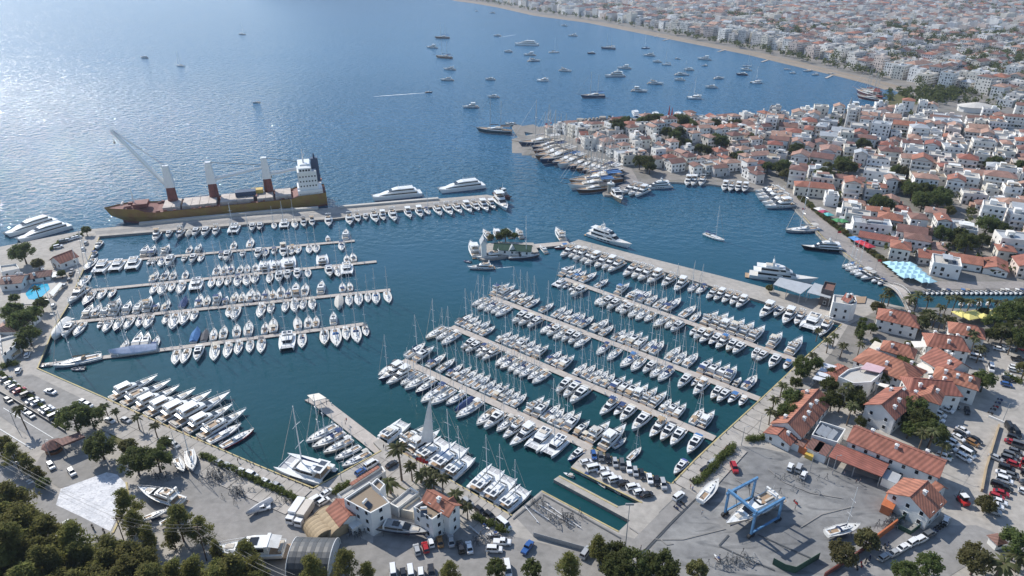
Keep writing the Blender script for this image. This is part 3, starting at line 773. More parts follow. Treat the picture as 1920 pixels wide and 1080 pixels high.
def make_super():
    L, B = 34.0, 7.4; pr = Proto('superyacht')
    hb, dk, e = hull_mesh(L, B, 2.4, 4.0, n=16, stern=.90, mid=.35, p=2.1, wl=.82, flare=.35, rake=.09)
    h = pr.part('hull', hb, [MT['hull'], MT['stripe']], 'hull')
    pw = MB()
    for s in (-1, 1):
        for y in (.30, .38, .46, .54): pw.box(s * B * .485, L * y, 1.7, .12, 1.7, .5)
    pr.part('hull_windows', pw, MT['glass'], sub=h)
    pr.part('deck', dk, MT['deck'])
    pr.part('swim_platform', MB().box(0, -.9, .4, B * .8, 2.2, .2), MT['teak'])
    z = 2.4
    for k, (y0, y1, y2, w) in enumerate(((.12, .58, .74, .42), (.16, .50, .62, .37), (.22, .40, .48, .30))):
        hh = 2.5 if k < 2 else .9
        sp = [(L * y0, B * w, z, z + hh, .96, 0), (L * (y0 + .2), B * w, z, z + hh, .95, 0), (L * y1, B * w * .95, z + .1, z + hh, .9, 0), (L * y2, B * w * .6, z + .5, z + .75, .8, 0)]
        n = ['main_deck_house', 'upper_deck_house', 'sun_deck'][k]
        c = pr.part(n, cabin(sp), MT['white'])
        if k < 2:
            pr.part('windows', band(sp, .38, .8, 0, 3), MT['glass'], sub=c)
            pr.part('windscreen', screen(sp, 2, .05, .6), MT['glass'], sub=c)
            pr.part('overhang', MB().box(0, L * (y0 + .04), z + hh - .02, B * w * 2, L * .22, .14), MT['white'], sub=c)
        else: pr.part('sun_pads', MB().box(0, L * .27, z + hh + .05, B * .4, 3.4, .2), MT['cushion'], sub=c)
        z += hh
    mt = MB()
    for s in (-1, 1): mt.box(s * 1.6, L * .33, z - .2, .35, 1.4, 2.2, ty=.5)
    mt.box(0, L * .33, z + 1.9, 3.8, 1.0, .2).tube((0, L * .33, z + 2), (0, L * .32, z + 5), .1)
    a = pr.part('radar_mast', mt, MT['white'])
    pr.part('radar_dome', MB().dome(-1.1, L * .33, z + 2.1, .6, .9).dome(1.1, L * .33, z + 2.1, .6, .9), MT['white'], sub=a)
    return pr

def make_ferry():
    L, B = 36.0, 9.5; pr = Proto('fast_ferry')
    for s in (-1, 1):
        rings, e = hull_rings(L, 2.9, 2.6, 3.0, n=11, stern=.9, mid=.3, p=2.2)
        rings = [[(x + s * (B / 2 - 1.45), y, z) for x, y, z in r] for r in rings]
        mb = MB().loft(rings, closed=False, caps=False, mis=HM); mb.f.append(tuple(range(10))); mb.m.append(0)
        pr.part('hull', mb, [MT['white'], MT['stripe']])
    pr.part('main_deck', MB().loft([[(-w, L * y, 1.9), (-w, L * y, z), (w, L * y, z), (w, L * y, 1.9)] for y, w, z in ((.0, B * .48, 2.7), (.7, B * .48, 2.8), (.88, B * .34, 2.95), (.97, B * .12, 3.0))]), MT['white'])
    sp = [(L * .10, B * .44, 2.7, 5.0, .95, 0), (L * .55, B * .44, 2.75, 5.1, .94, 0), (L * .70, B * .40, 2.8, 4.6, .88, 0), (L * .86, B * .26, 2.95, 3.15, .8, 0)]
    c = pr.part('saloon', cabin(sp), MT['white'])
    pr.part('saloon_windows', band(sp, .25, .62, 0, 3), MT['glass'], sub=c)
    sp = [(L * .16, B * .36, 5.05, 6.9, .95, 0), (L * .48, B * .36, 5.05, 7.0, .92, 0), (L * .58, B * .30, 5.05, 6.4, .85, 0), (L * .68, B * .2, 4.7, 5.0, .8, 0)]
    u = pr.part('upper_saloon', cabin(sp), MT['white'])
    pr.part('upper_windows', band(sp, .3, .7, 0, 3), MT['glass'], sub=u)
    pr.part('wheelhouse_window', screen(sp, 2, .05, .7), MT['glass'], sub=u)
    rl = MB()
    for s in (-1, 1):
        rl.tube((s * B * .42, L * .02, 3.7), (s * B * .42, L * .10, 3.7), .05, n=4)
        rl.tube((s * B * .33, L * .16, 7.7), (s * B * .33, L * .40, 7.7), .05, n=4)
        for y in (.16, .24, .32, .40): rl.tube((s * B * .33, L * y, 6.9), (s * B * .33, L * y, 7.7), .04, n=4)
    pr.part('railings', rl, MT['alu'])
    pr.part('mast', MB().tube((0, L * .46, 7), (0, L * .45, 10), .15, .08).box(0, L * .455, 8.6, 1.8, .2, .12), MT['white'])
    return pr

def make_dinghy():
    L, B = 3.6, 1.7; pr = Proto('inflatable_dinghy')
    pts = [(-B / 2 + .2, 0), (-B / 2 + .2, L * .6), (-B * .22, L * .88), (0, L), (B * .22, L * .88), (B / 2 - .2, L * .6), (B / 2 - .2, 0)]
    mb = MB()
    for a, b in zip(pts[:-1], pts[1:]): mb.tube((*a, .3), (*b, .3 + (.08 if b[1] > L * .8 else 0)), .22, n=8)
    pr.part('tube', mb, MT['fabric'], 'cover', smooth=True)
    pr.part('floor', MB().box(0, L * .42, .1, B * .6, L * .82, .1), MT['grey'])
    pr.part('outboard_motor', MB().box(0, -.05, .2, .32, .36, .65, ty=.7), MT['dgrey'])
    pr.part('thwart', MB().box(0, L * .4, .32, B * .7, .3, .06), MT['deck'])
    return pr

PR = dict(s=make_sail(), S=make_sail('sailing_yacht', 14.5, 4.5, 20.5), m=make_motor('motor_yacht', 12.5, 4.1, False), f=make_motor('flybridge_yacht', 15, 4.6), F=make_motor('flybridge_yacht', 17, 5.0, True, True),
          o=make_cruiser(), c=make_cat(), C=make_cat(True), v=make_covered(), g=make_gulet(), Y=make_super(), d=make_dinghy(), R=make_ferry(), B=make_motor('motor_yacht', 22, 5.6, True, True), K=make_motor('motor_yacht', 22, 5.6, False, cab='grey'))
KIND = dict(s='sailing yacht', S='large sailing yacht', m='motor cruiser', f='flybridge motor yacht', F='hardtop motor yacht', o='small motorboat', c='sailing catamaran', C='power catamaran', v='tarpaulin-covered yacht', g='wooden gulet', Y='superyacht', d='inflatable dinghy', R='fast ferry', B='large motor yacht', K='dark motor yacht')
CAT = dict(s='sailboat', S='sailboat', m='motorboat', f='motor yacht', F='motor yacht', o='motorboat', c='catamaran', C='catamaran', v='covered boat', g='gulet', Y='superyacht', d='dinghy', R='ferry', B='motor yacht', K='motor yacht')
LEN = dict(s=12, S=14.5, m=12.5, f=15, F=17, o=8, c=13.5, C=13.5, v=12.5, g=24, Y=34, d=3.6, R=36, B=22, K=22)
WID = dict(s=3.9, S=4.5, m=4.1, f=4.6, F=5.0, o=2.8, c=7.3, C=7.3, v=4, g=6.2, Y=7.4, d=1.7, R=9.5, B=5.6, K=5.6)
COVERS = [((.52, .50, .46), 'grey'), ((.60, .55, .46), 'beige'), ((.68, .67, .64), 'white'), ((.03, .06, .16), 'navy'), ((.06, .17, .38), 'blue'), ((.10, .10, .11), 'black'), ((.40, .30, .2), 'tan')]
rb = random.Random(5)
def boat(k, loc, rz, s, where, group, hull=None, cover=None, skip=None, adj=''):
    if cover is None: cover = rb.choices(COVERS, (5, 4, 5, 4, 2, 2, 2))[0]
    if hull is None:
        hull = (.80, .80, .78)
        q = rb.random()
        if k in 'sSmF' and q < .06: hull = (.02, .04, .10)
        elif k in 'sSf' and q < .13: hull = (.35, .34, .32)
        elif k in 'sm' and q < .17: hull = (.62, .55, .44)
        elif k == 'g': hull = rb.choice([(.11, .05, .025), (.03, .03, .035), (.22, .11, .05), (.75, .74, .70), (.02, .04, .09)])
    if skip is None:
        skip = []
        if k in 'sS':
            if rb.random() < .5: skip.append('bimini')
            if rb.random() < .15: skip.append('sprayhood')
        if k in 'FB' and rb.random() < .55: skip.append('hardtop')
        if k == 'v' and rb.random() < .4: skip += ['mast']
        if k in 'mfo' and rb.random() < .45: skip += ['bimini', 'aft_awning']
    hn = 'white' if hull[0] > .6 else 'navy' if hull[2] > hull[0] * 1.8 else 'cream' if hull[0] > .5 else 'grey' if hull[0] > .3 else 'black' if hull[0] < .05 else 'brown'
    desc = adj or (hn + ' ' + KIND[k])
    if not adj and k in 'sSv' and 'sprayhood' not in skip: desc += ', ' + cover[1] + (' cover' if k == 'v' else ' hood')
    return place(PR[k], loc, rz, s, desc + ', ' + where, CAT[k], group, dict(hull=hull, cover=cover[0]), skip)

# pontoons, each with its rows of boats
def pontoon(name_label, pts, w=2.6, group='pontoons of the marina'):
    ps = [P(x, y, .55) for x, y in pts]
    root = empty('pontoon', (ps[0].x, ps[0].y, 0), heading(ps[0], ps[-1]))
    tag(root, name_label, 'pontoon', group)
    L = (ps[-1] - ps[0]).length; n = max(1, round(L / 12)); seg = L / n
    deck = MB().box(0, 0, .32, w, seg - .12, .23).mesh('pontoon_section', MT['pont'])
    flt = MB().box(0, 0, -.3, w * .8, seg * .7, .62).mesh('pontoon_float', MT['pside'])
    ped = MB().box(0, 0, .55, .3, .3, 1.0, tx=.8, ty=.8).mesh('power_pedestal', MT['white'])
    for i in range(n):
        o = link('deck_section', deck, root); o.location = (0, seg * (i + .5), 0)
        f = link('float', flt, o)
        if i % 2 == 0: q = link('power_pedestal', ped, root); q.location = (w * .4 * (1 if i % 4 else -1), seg * (i + .5), 0)
    return ps[0], ps[-1]
def row(line, side, spans, where, group, w=2.6, gap=.9, rot=0.0, order=1, count=None):
    """spans: (first centre px, last centre px, kinds) ; side +1 = away from the camera"""
    a, b = line; d = (b - a).normalized(); nrm = Vector((-d.y, d.x, 0))
    if nrm.y * side < 0: nrm = -nrm
    rz = math.atan2(-nrm.x, nrm.y) + rot
    items = []
    for p0, p1, kinds in spans:
        n = len(kinds)
        t0 = (P(*p0, .8) - a).dot(d)
        t1 = (P(*p1, .8) - a).dot(d) if p1 else t0
        for i, k in enumerate(kinds):
            if k == '.': continue
            items.append((lerp(t0, t1, i / max(1, n - 1)), k, (t1 - t0) / max(1, n - 1) if n > 1 else 9))
    items.sort(key=lambda q: q[0])
    out = []
    for i, (t, k, gp) in enumerate(items):
        s = rb.uniform(.78, 1.06)
        s = min(s, abs(gp) / WID[k] * 1.03) if abs(gp) > 1 else s
        s = max(s, .62)
        p = a + d * t + nrm * (w / 2 + gap * rb.uniform(.7, 1.6))
        out.append(boat(k, (p.x, p.y, 0), rz + rb.uniform(-.06, .06), s, '%s from left on %s' % (ordinal(i + 1), where), group))
    return out

def xs(y0, y1, x0, x1, *lst):
    """boats given by pixel x on a pontoon that runs from (x0,y0) to (x1,y1)"""
    return [((x, lerp(y0, y1, (x - x0) / (x1 - x0))), None, k) for x, k in lst]
def parse(txt): return [(float(q[:-1]), q[-1]) for q in txt.split()]

LA = pontoon('short floating pontoon, first below the long mole', [(174, 493), (665, 451)])
LB = pontoon('floating pontoon, second below the long mole', [(160, 545), (706, 490)])
LC = pontoon('floating pontoon, third below the long mole', [(123, 605), (732, 543)])
LD = pontoon('floating pontoon, fourth below the long mole, nearest the camera', [(73, 685), (682, 607)])
ML = (P(186, 443, GZ), P(926, 376, GZ))
M1 = (P(186, 443, GZ), P(480, 419, GZ)); M2 = (P(480, 419, GZ), P(742, 395, GZ)); M3 = (P(742, 395, GZ), P(926, 376, GZ))
row(M1, -1, xs(443, 419, 186, 480, *parse('299f 320m 342f 357v 372m 390m 408f 442c 475m')), 'the mole, west part', 'boats along the mole', w=0)
row(M2, -1, xs(419, 395, 480, 742, *parse('489m 514s 534c 552s 569f 585f 616F 655F 669f 685m 700F 716F 734F')), 'the mole, middle part', 'boats along the mole', w=0)
row(M3, -1, xs(395, 376, 742, 926, *parse('762F 783F 797s 816F 834F 851F 869F 884f 900F 915F')), 'the mole, outer end', 'boats along the mole', w=0)
row(LA, 1, xs(493, 451, 174, 665, *parse('266m 280m 304f 350s 368m 435s 466s 615o 648m')), 'far side of first left pontoon', 'boats at the first left pontoon')
row(LA, -1, xs(493, 451, 174, 665, *parse('199C 227C 255C 284o 293o 307s 324m 348o 366m 380s 417o 430m 456o 488m 500s 516o 533f 549s 561s 580s 594s 640s')), 'near side of first left pontoon', 'boats at the first left pontoon')
row(LB, 1, xs(545, 490, 160, 706, *parse('282s 302s 319s 344s 402s 417s 430s 447s 462s 476s 494c 517c 542c 605C 650s 664s')), 'far side of second left pontoon', 'boats at the second left pontoon')
row(LB, -1, xs(545, 490, 160, 706, *parse('177S 197s 216s 294s 310s 325s 344S 371c 399s 415s 430s 447s 464s 481s 507S 525m 540m 558m 577s 616m 631S 650C')), 'near side of second left pontoon', 'boats at the second left pontoon')
row(LC, 1, xs(605, 543, 123, 732, *parse('155m 171s 189m 207f 231m 252m 270f 287o 304s 337v 369s 384s 403f 419o 435s 451s 466s 480s 495s 510s 525s 539s 554m 569s 601m 642s 657s')), 'far side of third left pontoon', 'boats at the third left pontoon')
row(LC, -1, xs(605, 543, 123, 732, *parse('140m 160s 194o 210s 229s 250s 267s 285s 317s 333S 352s 368s 432s 447s 493S 510s 537s 553s 570s 585s 636v 654s 672s 689s 704s 724S')), 'near side of third left pontoon', 'boats at the third left pontoon')
row(LD, 1, xs(685, 607, 73, 682, *parse('227s 252m 269m 286s 360v 380v 398s 416s 442s 464s 495s 512s 559s 577s 592s 626m')), 'far side of fourth left pontoon', 'boats at the fourth left pontoon')
row(LD, -1, xs(685, 607, 73, 682, *parse('334S 354S 377m 405S 430S 450s 470s 491S 540c 567S 608s 628S 647s 665S 683s')), 'near side of fourth left pontoon', 'boats at the fourth left pontoon')

R1 = pontoon('floating pontoon ending at the pier full of parked cars', [(755, 675), (1108, 840)], 3.2)
R2 = pontoon('long floating pontoon, second in the right half from the camera', [(847, 612), (1340, 822)], 3.2)
R3 = pontoon('long floating pontoon, third in the right half from the camera', [(922, 557), (1424, 748)], 3.2)
R4 = pontoon('long floating pontoon next to the solid right-hand mole', [(1057, 522), (1497, 677)], 3.2)
R5 = (P(1062, 458, GZ), P(1578, 607, GZ))
def sp(*q): return [((a, b), (c, d) if c else None, k) for a, b, c, d, k in q]
row(R1, -1, sp((722, 694, 751, 706, 'SFF'), (766, 711, 796, 726, 'sss'), (817, 735, 868, 759, 'Sssv'), (882, 767, 0, 0, 'S'), (912, 780, 945, 796, 'sms'), (965, 806, 987, 815, 'fF'), (1010, 826, 1037, 840, 'Cc')), 'near side of nearest right pontoon', 'boats at the nearest right pontoon')
row(R1, 1, sp((772, 662, 787, 669, 'sm'), (812, 681, 850, 697, 'sss'), (862, 703, 899, 720, 'ssss'), (912, 728, 971, 753, 'ssmsss'), (998, 765, 1037, 788, 'fmss'), (1054, 790, 1069, 797, 'Sm'), (1087, 807, 1098, 815, 'mo'), (1116, 816, 1142, 826, 'fF')), 'far side of nearest right pontoon', 'boats at the nearest right pontoon')
row(R2, -1, sp((823, 620, 845, 634, 'sss'), (885, 642, 926, 662, 'mmoff'), (947, 671, 1022, 703, 'sssssss'), (1062, 719, 1095, 735, 'mmm'), (1150, 757, 1182, 770, 'fom'), (1212, 782, 0, 0, 'm'), (1239, 797, 1276, 811, 'fmm'), (1307, 825, 0, 0, 'm')), 'near side of second right pontoon', 'boats at the second right pontoon')
row(R2, 1, sp((870, 600, 912, 621, 'sssss'), (944, 633, 1012, 661, 'sssmssm'), (1035, 672, 1058, 684, 'ssm'), (1090, 692, 1140, 715, 'sssss'), (1156, 722, 1232, 750, 'mmmFfF'), (1250, 759, 1276, 770, 'smm'), (1306, 784, 1324, 789, 'sF')), 'far side of second right pontoon', 'boats at the second right pontoon')
row(R3, -1, sp((907, 562, 950, 580, 'sssss'), (982, 591, 1008, 602, 'mmm'), (1034, 612, 1096, 637, 'smsmms'), (1135, 650, 1157, 659, 'ss'), (1187, 670, 1202, 676, 'ss'), (1224, 685, 1254, 697, 'mss'), (1290, 708, 1321, 720, 'mof'), (1348, 731, 1394, 748, 'mmoo')), 'near side of third right pontoon', 'boats at the third right pontoon')
row(R3, 1, sp((938, 543, 962, 551, 'fFs'), (975, 556, 1001, 566, 'sss'), (1024, 577, 0, 0, 's'), (1050, 585, 1098, 604, 'sssss'), (1121, 612, 1139, 618, 'ss'), (1162, 626, 1233, 653, 'ssmmss'), (1260, 665, 1293, 677, 'Sss'), (1320, 689, 1402, 720, 'mmmfos')), 'far side of third right pontoon', 'boats at the third right pontoon')
row(R4, -1, sp((1046, 532, 1085, 547, 'coom'), (1128, 561, 1220, 592, 'smmsmsss'), (1241, 602, 1274, 610, 'ssm'), (1302, 620, 1387, 652, 'omfmfmm'), (1417, 662, 1432, 665, 'mm'), (1452, 676, 1474, 684, 'mo')), 'near side of fourth right pontoon', 'boats at the fourth right pontoon')
row(R4, 1, sp((1062, 509, 1099, 522, 'mssS'), (1126, 532, 0, 0, 's'), (1163, 546, 1190, 554, 'fC'), (1206, 558, 1256, 574, 'sssS'), (1287, 585, 1308, 592, 'Ss'), (1331, 597, 1416, 628, 'fFFffF'), (1452, 641, 1487, 654, 'fF')), 'far side of fourth right pontoon', 'boats at the fourth right pontoon')
row(R5, -1, sp((1075, 467, 1113, 478, 'FFfF'), (1127, 480, 1173, 489, 'FFFF'), (1196, 499, 1225, 508, 'Fff'), (1242, 512, 1288, 524, 'FFF'), (1308, 530, 1324, 535, 'ss'), (1348, 541, 1399, 560, 'FFFfF'), (1450, 572, 1507, 587, 'FmFf'), (1531, 594, 0, 0, 'C'), (1557, 600, 0, 0, 'F')), 'the solid right-hand mole', 'boats along the right-hand mole', w=0)
FP = pontoon('grey pontoon with a canopied platform at its seaward end', [(716, 844), (594, 749)], 5.0)
row(FP, -1, sp((622, 803, 690, 850, 'sssss')), 'the canopied pontoon', 'boats at the canopied pontoon', w=5)
QW = (P(192, 746, GZ), P(480, 873, GZ))
row(QW, 1, sp((240, 730, 392, 808, 'BBBBBBBB'), (414, 812, 0, 0, 'S')), 'the west quay', 'yachts stern-to on the west quay', w=0, rot=-.16)
QS = (P(733, 836, GZ), P(960, 966, GZ))
qs = row(QS, 1, sp((745, 806, 0, 0, 'C'), (768, 826, 786, 836, 'ff'), (811, 843, 0, 0, 'c'), (838, 862, 0, 0, 'c'), (863, 874, 0, 0, 'c'), (908, 906, 0, 0, 'c'), (934, 921, 0, 0, 'c'), (960, 937, 0, 0, 'c')), 'the quay in front of the offices', 'catamarans on the office quay', w=0)
sl = link('hoisted_sail', MB().loft([[(-3.4 * (1 - t) ** .8 - .3, 7 - 3.0 * (1 - t), 4.0 + 20 * t), (-1.8 * (1 - t) ** .8 - .2, 6.9 - 1.2 * (1 - t), 4.0 + 20 * t), (0, 7.1, 4.0 + 20 * t)] for t in [i / 8 for i in range(9)]], closed=False, caps=False).mesh('hoisted_sail', MT['white']), qs[3])

# ------------------------------------------------------------------ single boats, ship, ferries, anchored craft
def b2(k, stern, bow, where, group=None, **kw):
    a, b = P(*stern), P(*bow)
    return boat(k, (a.x, a.y, 0), heading(a, b), (b - a).length / LEN[k], where, group, **kw)
WH = (.80, .80, .78); NAVY = (.02, .04, .10); BLK = (.015, .015, .018)
b2('F', (163, 543), (129, 574), 'beside the west quay', adj='big white motor yacht')
b2('s', (178, 489), (160, 512), 'where the first left pontoon meets land', adj='white sloop')
b2('S', (166, 520), (148, 543), 'where the second left pontoon meets land', adj='white sloop')
b2('o', (189, 456), (181, 470), 'moored in the top left corner of the basin')
b2('o', (180, 475), (172, 486), 'just below the top left basin corner')
b2('v', (128, 603), (101, 641), 'white cover, at the shore end of third left pontoon', cover=((.72, .72, .70), 'white'), adj='long tented yacht')
b2('v', (296, 655), (206, 668), 'lying along the fourth left pontoon', cover=((.55, .60, .72), 'blue'), skip=['x'], adj='pale blue tented yacht')
b2('S', (192, 671), (99, 691), 'lying along the nearest left pontoon', skip=['bimini'], adj='long white sloop')
b2('d', (160, 693), (135, 694), 'beside the long white sloop', cover=((.2, .2, .22), 'grey'))
b2('o', (97, 685), (74, 690), 'at the root of the fourth left pontoon')
b2('S', (415, 842), (478, 808), 'last at the east end of the west quay', hull=(.25, .03, .03), adj='red-hulled sloop', skip=['bimini'])
b2('c', (615, 897), (528, 873), 'alongside the quay in the near basin corner', adj='largest white catamaran')
b2('m', (1285, 868), (1262, 894), 'at the inner corner by the car pier', cover=((.08, .10, .30), 'blue'), skip=['bimini'], adj='white boat with blue canopy')
b2('s', (1150, 841), (1174, 824), 'stern-to on the car pier', skip=['bimini'], adj='white sloop')
b2('s', (1178, 864), (1202, 842), 'stern-to on the car pier', hull=(.16, .15, .15), skip=['bimini', 'sprayhood'], adj='weathered dark sloop')
b2('m', (1094, 846), (1064, 869), 'at the outer corner of the car pier', hull=(.03, .09, .28), cover=((.05, .12, .35), 'blue'), adj='blue work boat')
for i, (a, b) in enumerate((((1083, 884), (1069, 880)), ((1107, 896), (1082, 886)), ((1136, 915), (1116, 902)), ((1164, 928), (1150, 920)), ((1076, 896), (1056, 888)))): b2('o', a, b, ordinal(i + 1) + ' in the slipway dock', 'small boats in the slipway dock')
b2('R', (132, 426), (33, 455), 'nearer of two at the left edge')
b2('R', (104, 415), (10, 445), 'farther of two at the left edge')
b2('R', (790, 365), (697, 375), 'berthed midway on the mole')
b2('R', (907, 350), (822, 361), 'berthed near the tip of the mole')
b2('F', (931, 374), (951, 399), 'last boat at the tip of the mole', adj='tall white motor yacht')
b2('F', (893, 484), (882, 458), 'left side of the fuel dock')
b2('F', (918, 450), (906, 434), 'behind the white tower of the fuel dock')
b2('F', (935, 448), (926, 432), 'behind the trees of the fuel dock', hull=(.7, .7, .69))
b2('F', (958, 447), (951, 432), 'back of the fuel dock, by its trees')
b2('F', (978, 448), (968, 432), 'back right of the fuel dock')
b2('F', (942, 481), (892, 487), 'front of the fuel dock')
b2('F', (925, 503), (876, 505), 'under way below the fuel dock')
b2('d', (883, 493), (870, 490), 'in tow below the fuel dock', cover=((.1, .12, .2), 'navy'))
b2('S', (953, 485), (1012, 482), 'front of the fuel dock', hull=(.10, .10, .11), cover=((.05, .05, .05), 'black'), skip=['bimini', 'furled_genoa'], adj='dark racing yacht with black rig')
b2('m', (1024, 476), (1012, 464), 'between fuel dock and walkway')
b2('F', (1056, 454), (1042, 432), 'on the fuel dock walkway')
b2('o', (1066, 464), (1038, 468), 'under the fuel dock walkway', hull=(.2, .04, .03))
b2('Y', (1104, 441), (1184, 468), 'behind the seaward end of the right-hand mole', adj='large white superyacht')
b2('Y', (1404, 518), (1532, 534), 'behind the grey-roofed quay restaurant', adj='largest white superyacht')
b2('S', (1320, 440), (1358, 454), 'anchored alone in the inner harbour', hull=WH, adj='white cruising sloop')
b2('S', (1535, 432), (1471, 436), 'berthed on the town promenade', hull=(.4, .4, .4), adj='large grey sloop')
b2('Y', (1578, 471), (1500, 467), 'berthed on the town promenade', hull=BLK, adj='black-hulled motor yacht')
for i, (a, b) in enumerate((((1610, 497), (1577, 503)), ((1618, 503), (1583, 508)), ((1626, 508), (1592, 515)))): b2('s', a, b, ordinal(i + 1) + ' in the cluster by the canal mouth', 'boats by the canal mouth', skip=['bimini'])
for i, (a, b) in enumerate((((1634, 513), (1600, 521)), ((1641, 518), (1612, 527)), ((1652, 524), (1632, 532)), ((1657, 528), (1645, 537)))): b2('o', a, b, ordinal(i + 1) + ' motorboat in the cluster by the canal mouth', 'boats by the canal mouth')
for i, (a, b) in enumerate((((1455, 359), (1414, 362)), ((1463, 364), (1415, 371)), ((1473, 371), (1418, 377)), ((1481, 379), (1426, 386)), ((1488, 387), (1432, 392)))): b2('F', a, b, ordinal(i + 1) + ' from top where the promenade bends', 'yachts where the promenade bends')
for i, x in enumerate((1355, 1367, 1380, 1393)): b2('F', (x + 6, 348 + i), (x, 361 + i), ordinal(i + 1) + ' of four on the old town quay', 'yachts on the old town quay')
for i, x in enumerate((1290, 1301, 1316)): b2('F', (x + 2, 338), (x - 4, 352), ordinal(i + 1) + ' of three below the old town cafes', 'yachts below the old town cafes')
b2('Y', (1257, 351), (1202, 356), 'by the old town trees', adj='white three-deck yacht')
for i, (a, b) in enumerate((((1196, 354), (1162, 366)), ((1205, 356), (1177, 370)), ((1214, 358), (1190, 372)))): b2('F', a, b, ordinal(i + 1) + ' behind the lighthouse mole', 'yachts behind the lighthouse mole')
b2('m', (1150, 363), (1165, 384), 'white and wood, in front of the harbour lighthouse', hull=(.5, .32, .18))
gq = [((1050, 268), (972, 276)), ((1056, 274), (996, 283)), ((1062, 280), (1000, 291)), ((1068, 286), (1003, 302)), ((1077, 291), (1012, 310)), ((1086, 298), (1035, 313)), ((1095, 301), (1045, 317)), ((1106, 305), (1065, 320)), ((1117, 308), (1080, 324)), ((1128, 311), (1092, 328)), ((1140, 314), (1100, 332)), ((1151, 318), (1108, 336)), ((1162, 322), (1112, 342)),
      ((1166, 332), (1085, 343)), ((1164, 340), (1066, 349)), ((1150, 349), (1064, 356)), ((1140, 355), (1080, 363))]
for i, (a, b) in enumerate(gq): b2('g', a, b, ordinal(i + 1) + ' from the far end of the old town quay', 'gulets on the old town quay')
b2('g', (959, 251), (893, 247), 'beside the stone pier', hull=(.02, .05, .06), adj='long dark three-decked schooner')
b2('m', (968, 236), (946, 234), 'at the end of the stone pier')
for i, (x, y, k) in enumerate(((1190, 219, 'R'), (1228, 222, 'R'), (1270, 222, 'R'), (1520, 215, 'R'), (1600, 208, 'F'), (1450, 217, 'F'))):
    b2(k, (x + 4, y + 1), (x - 2, y - 9), ordinal(i + 1) + ' behind the old town on the bay side', 'excursion boats behind the old town')
for i, (a, b) in enumerate((((1650, 186), (1604, 174)), ((1655, 192), (1606, 184)), ((1650, 178), (1612, 170)))): b2('g', a, b, ordinal(i + 1) + ' of three by the beach park', 'excursion gulets by the park', hull=(.10, .025, .02), cover=((.2, .05, .04), 'red'))
ps = b2('g', (1264, 225), (1246, 220), 'behind the old town', hull=(.12, .04, .02), cover=((.4, .02, .03), 'red'), adj='tall ship with red sails')
for y_, h_ in ((14.4, 23), (7.2, 20)): link('red_sail', MB().loft([[(-2.6 * (1 - t) - .1, y_ - .3, 6 + (h_ - 6) * t), (0, y_ - .8 - .5 * math.sin(t * 3), 6 + (h_ - 6) * t), (2.6 * (1 - t) + .1, y_ - .3, 6 + (h_ - 6) * t)] for t in (0, .2, .4, .6, .8, 1)], closed=False, caps=False).mesh('red_sail', MT['red']), ps)
b2('F', (1665, 199), (1636, 201), 'beside the park excursion boats')
b2('F', (1640, 170), (1618, 169), 'at the end of the beach')
for i in range(26):                               # little boats along the canal bank
    x = 1728 + i * 9.2
    b2('o', (x + 3, 546), (x, 555), ordinal(i + 1) + ' along the town bank of the canal', 'motorboats moored along the canal')
for i in range(8): b2('o', (1800 + i * 17, 575), (1803 + i * 17, 567), ordinal(i + 1) + ' on the palm side of the canal', 'motorboats under the canal palms')
BAY = '829,72g 809,90F 832,109g 842,131F 837,151F 924,183m 881,202F 918,150m 932,68m 987,85R 952,98m 992,104F 1002,115F 1039,99S 1073,68F 1057,49m 1108,101m 1140,92g 1210,91S 1216,105F 1231,117m 1249,122s 1271,111o 1169,129F 1061,134F 1017,152C 1151,144Y 1230,158F 1200,172F 1111,183g 1277,141m 1273,151m 1319,112F 1320,124o 1290,132m 1283,141s 1349,148m 1332,165m 1301,185c 1401,125s 1397,132m 1390,141m 1417,156c 1477,131o 1485,138o 1520,133o 1527,141o 338,124S 270,109m 455,65S 480,193o 923,25m 893,21o 1511,134o 1560,139o'
for i, q in enumerate(BAY.split()):
    x, y = q[:-1].split(','); k = q[-1]; x, y = float(x), float(y)
    s = .8 if k == 'Y' else rb.uniform(.95, 1.15)
    rz = math.pi / 2 + rb.uniform(-.5, .3) + (math.pi if rb.random() < .2 else 0)
    p = P(x, y); d = Vector((-math.sin(rz), math.cos(rz), 0)) * LEN[k] * s / 2
    boat(k, (p.x - d.x, p.y - d.y, 0), rz, s, 'anchored in the bay, %s counted from the left' % ordinal(1 + sum(1 for w in BAY.split() if float(w.split(',')[0]) < x)), 'boats anchored in the bay')
for i, (x0, y0, x1, y1) in enumerate(((798, 174, 700, 181), (936, 70, 967, 65), (925, 503, 962, 500), (836, 9, 812, 9))):
    a, b = P(x0, y0, .02), P(x1, y1, .02); n = Vector((-(b - a).y, (b - a).x, 0)).normalized()
    mb = MB(); w = (b - a).length * .022; k = 14
    mb.loft([[tuple(a.lerp(b, j / k) + n * w * (.3 + .7 * (j / k) ** .6) * (1 + .3 * math.sin(j * 2.1)) * (1 - .75 * (j / k) ** 3)), tuple(a.lerp(b, j / k) - n * w * (.3 + .7 * (j / k) ** .6) * (1 + .3 * math.cos(j * 1.7)) * (1 - .75 * (j / k) ** 3))] for j in range(k + 1)], closed=False, caps=False)
    o = link('boat_wake', mb.mesh('boat_wake', MT['foam'])); o['kind'] = 'stuff'
    tag(o, ['white foam wake of the speedboat in the bay', 'short white wake behind a far motorboat', 'faint wake behind the yacht leaving the fuel dock', 'white wake streak at the top of the bay'][i], 'wake')
p = P(798, 174); boat('o', (p.x, p.y, 0), R(-80), 1, 'speeding ahead of a long wake', None, adj='small dark speedboat', hull=(.1, .1, .12))

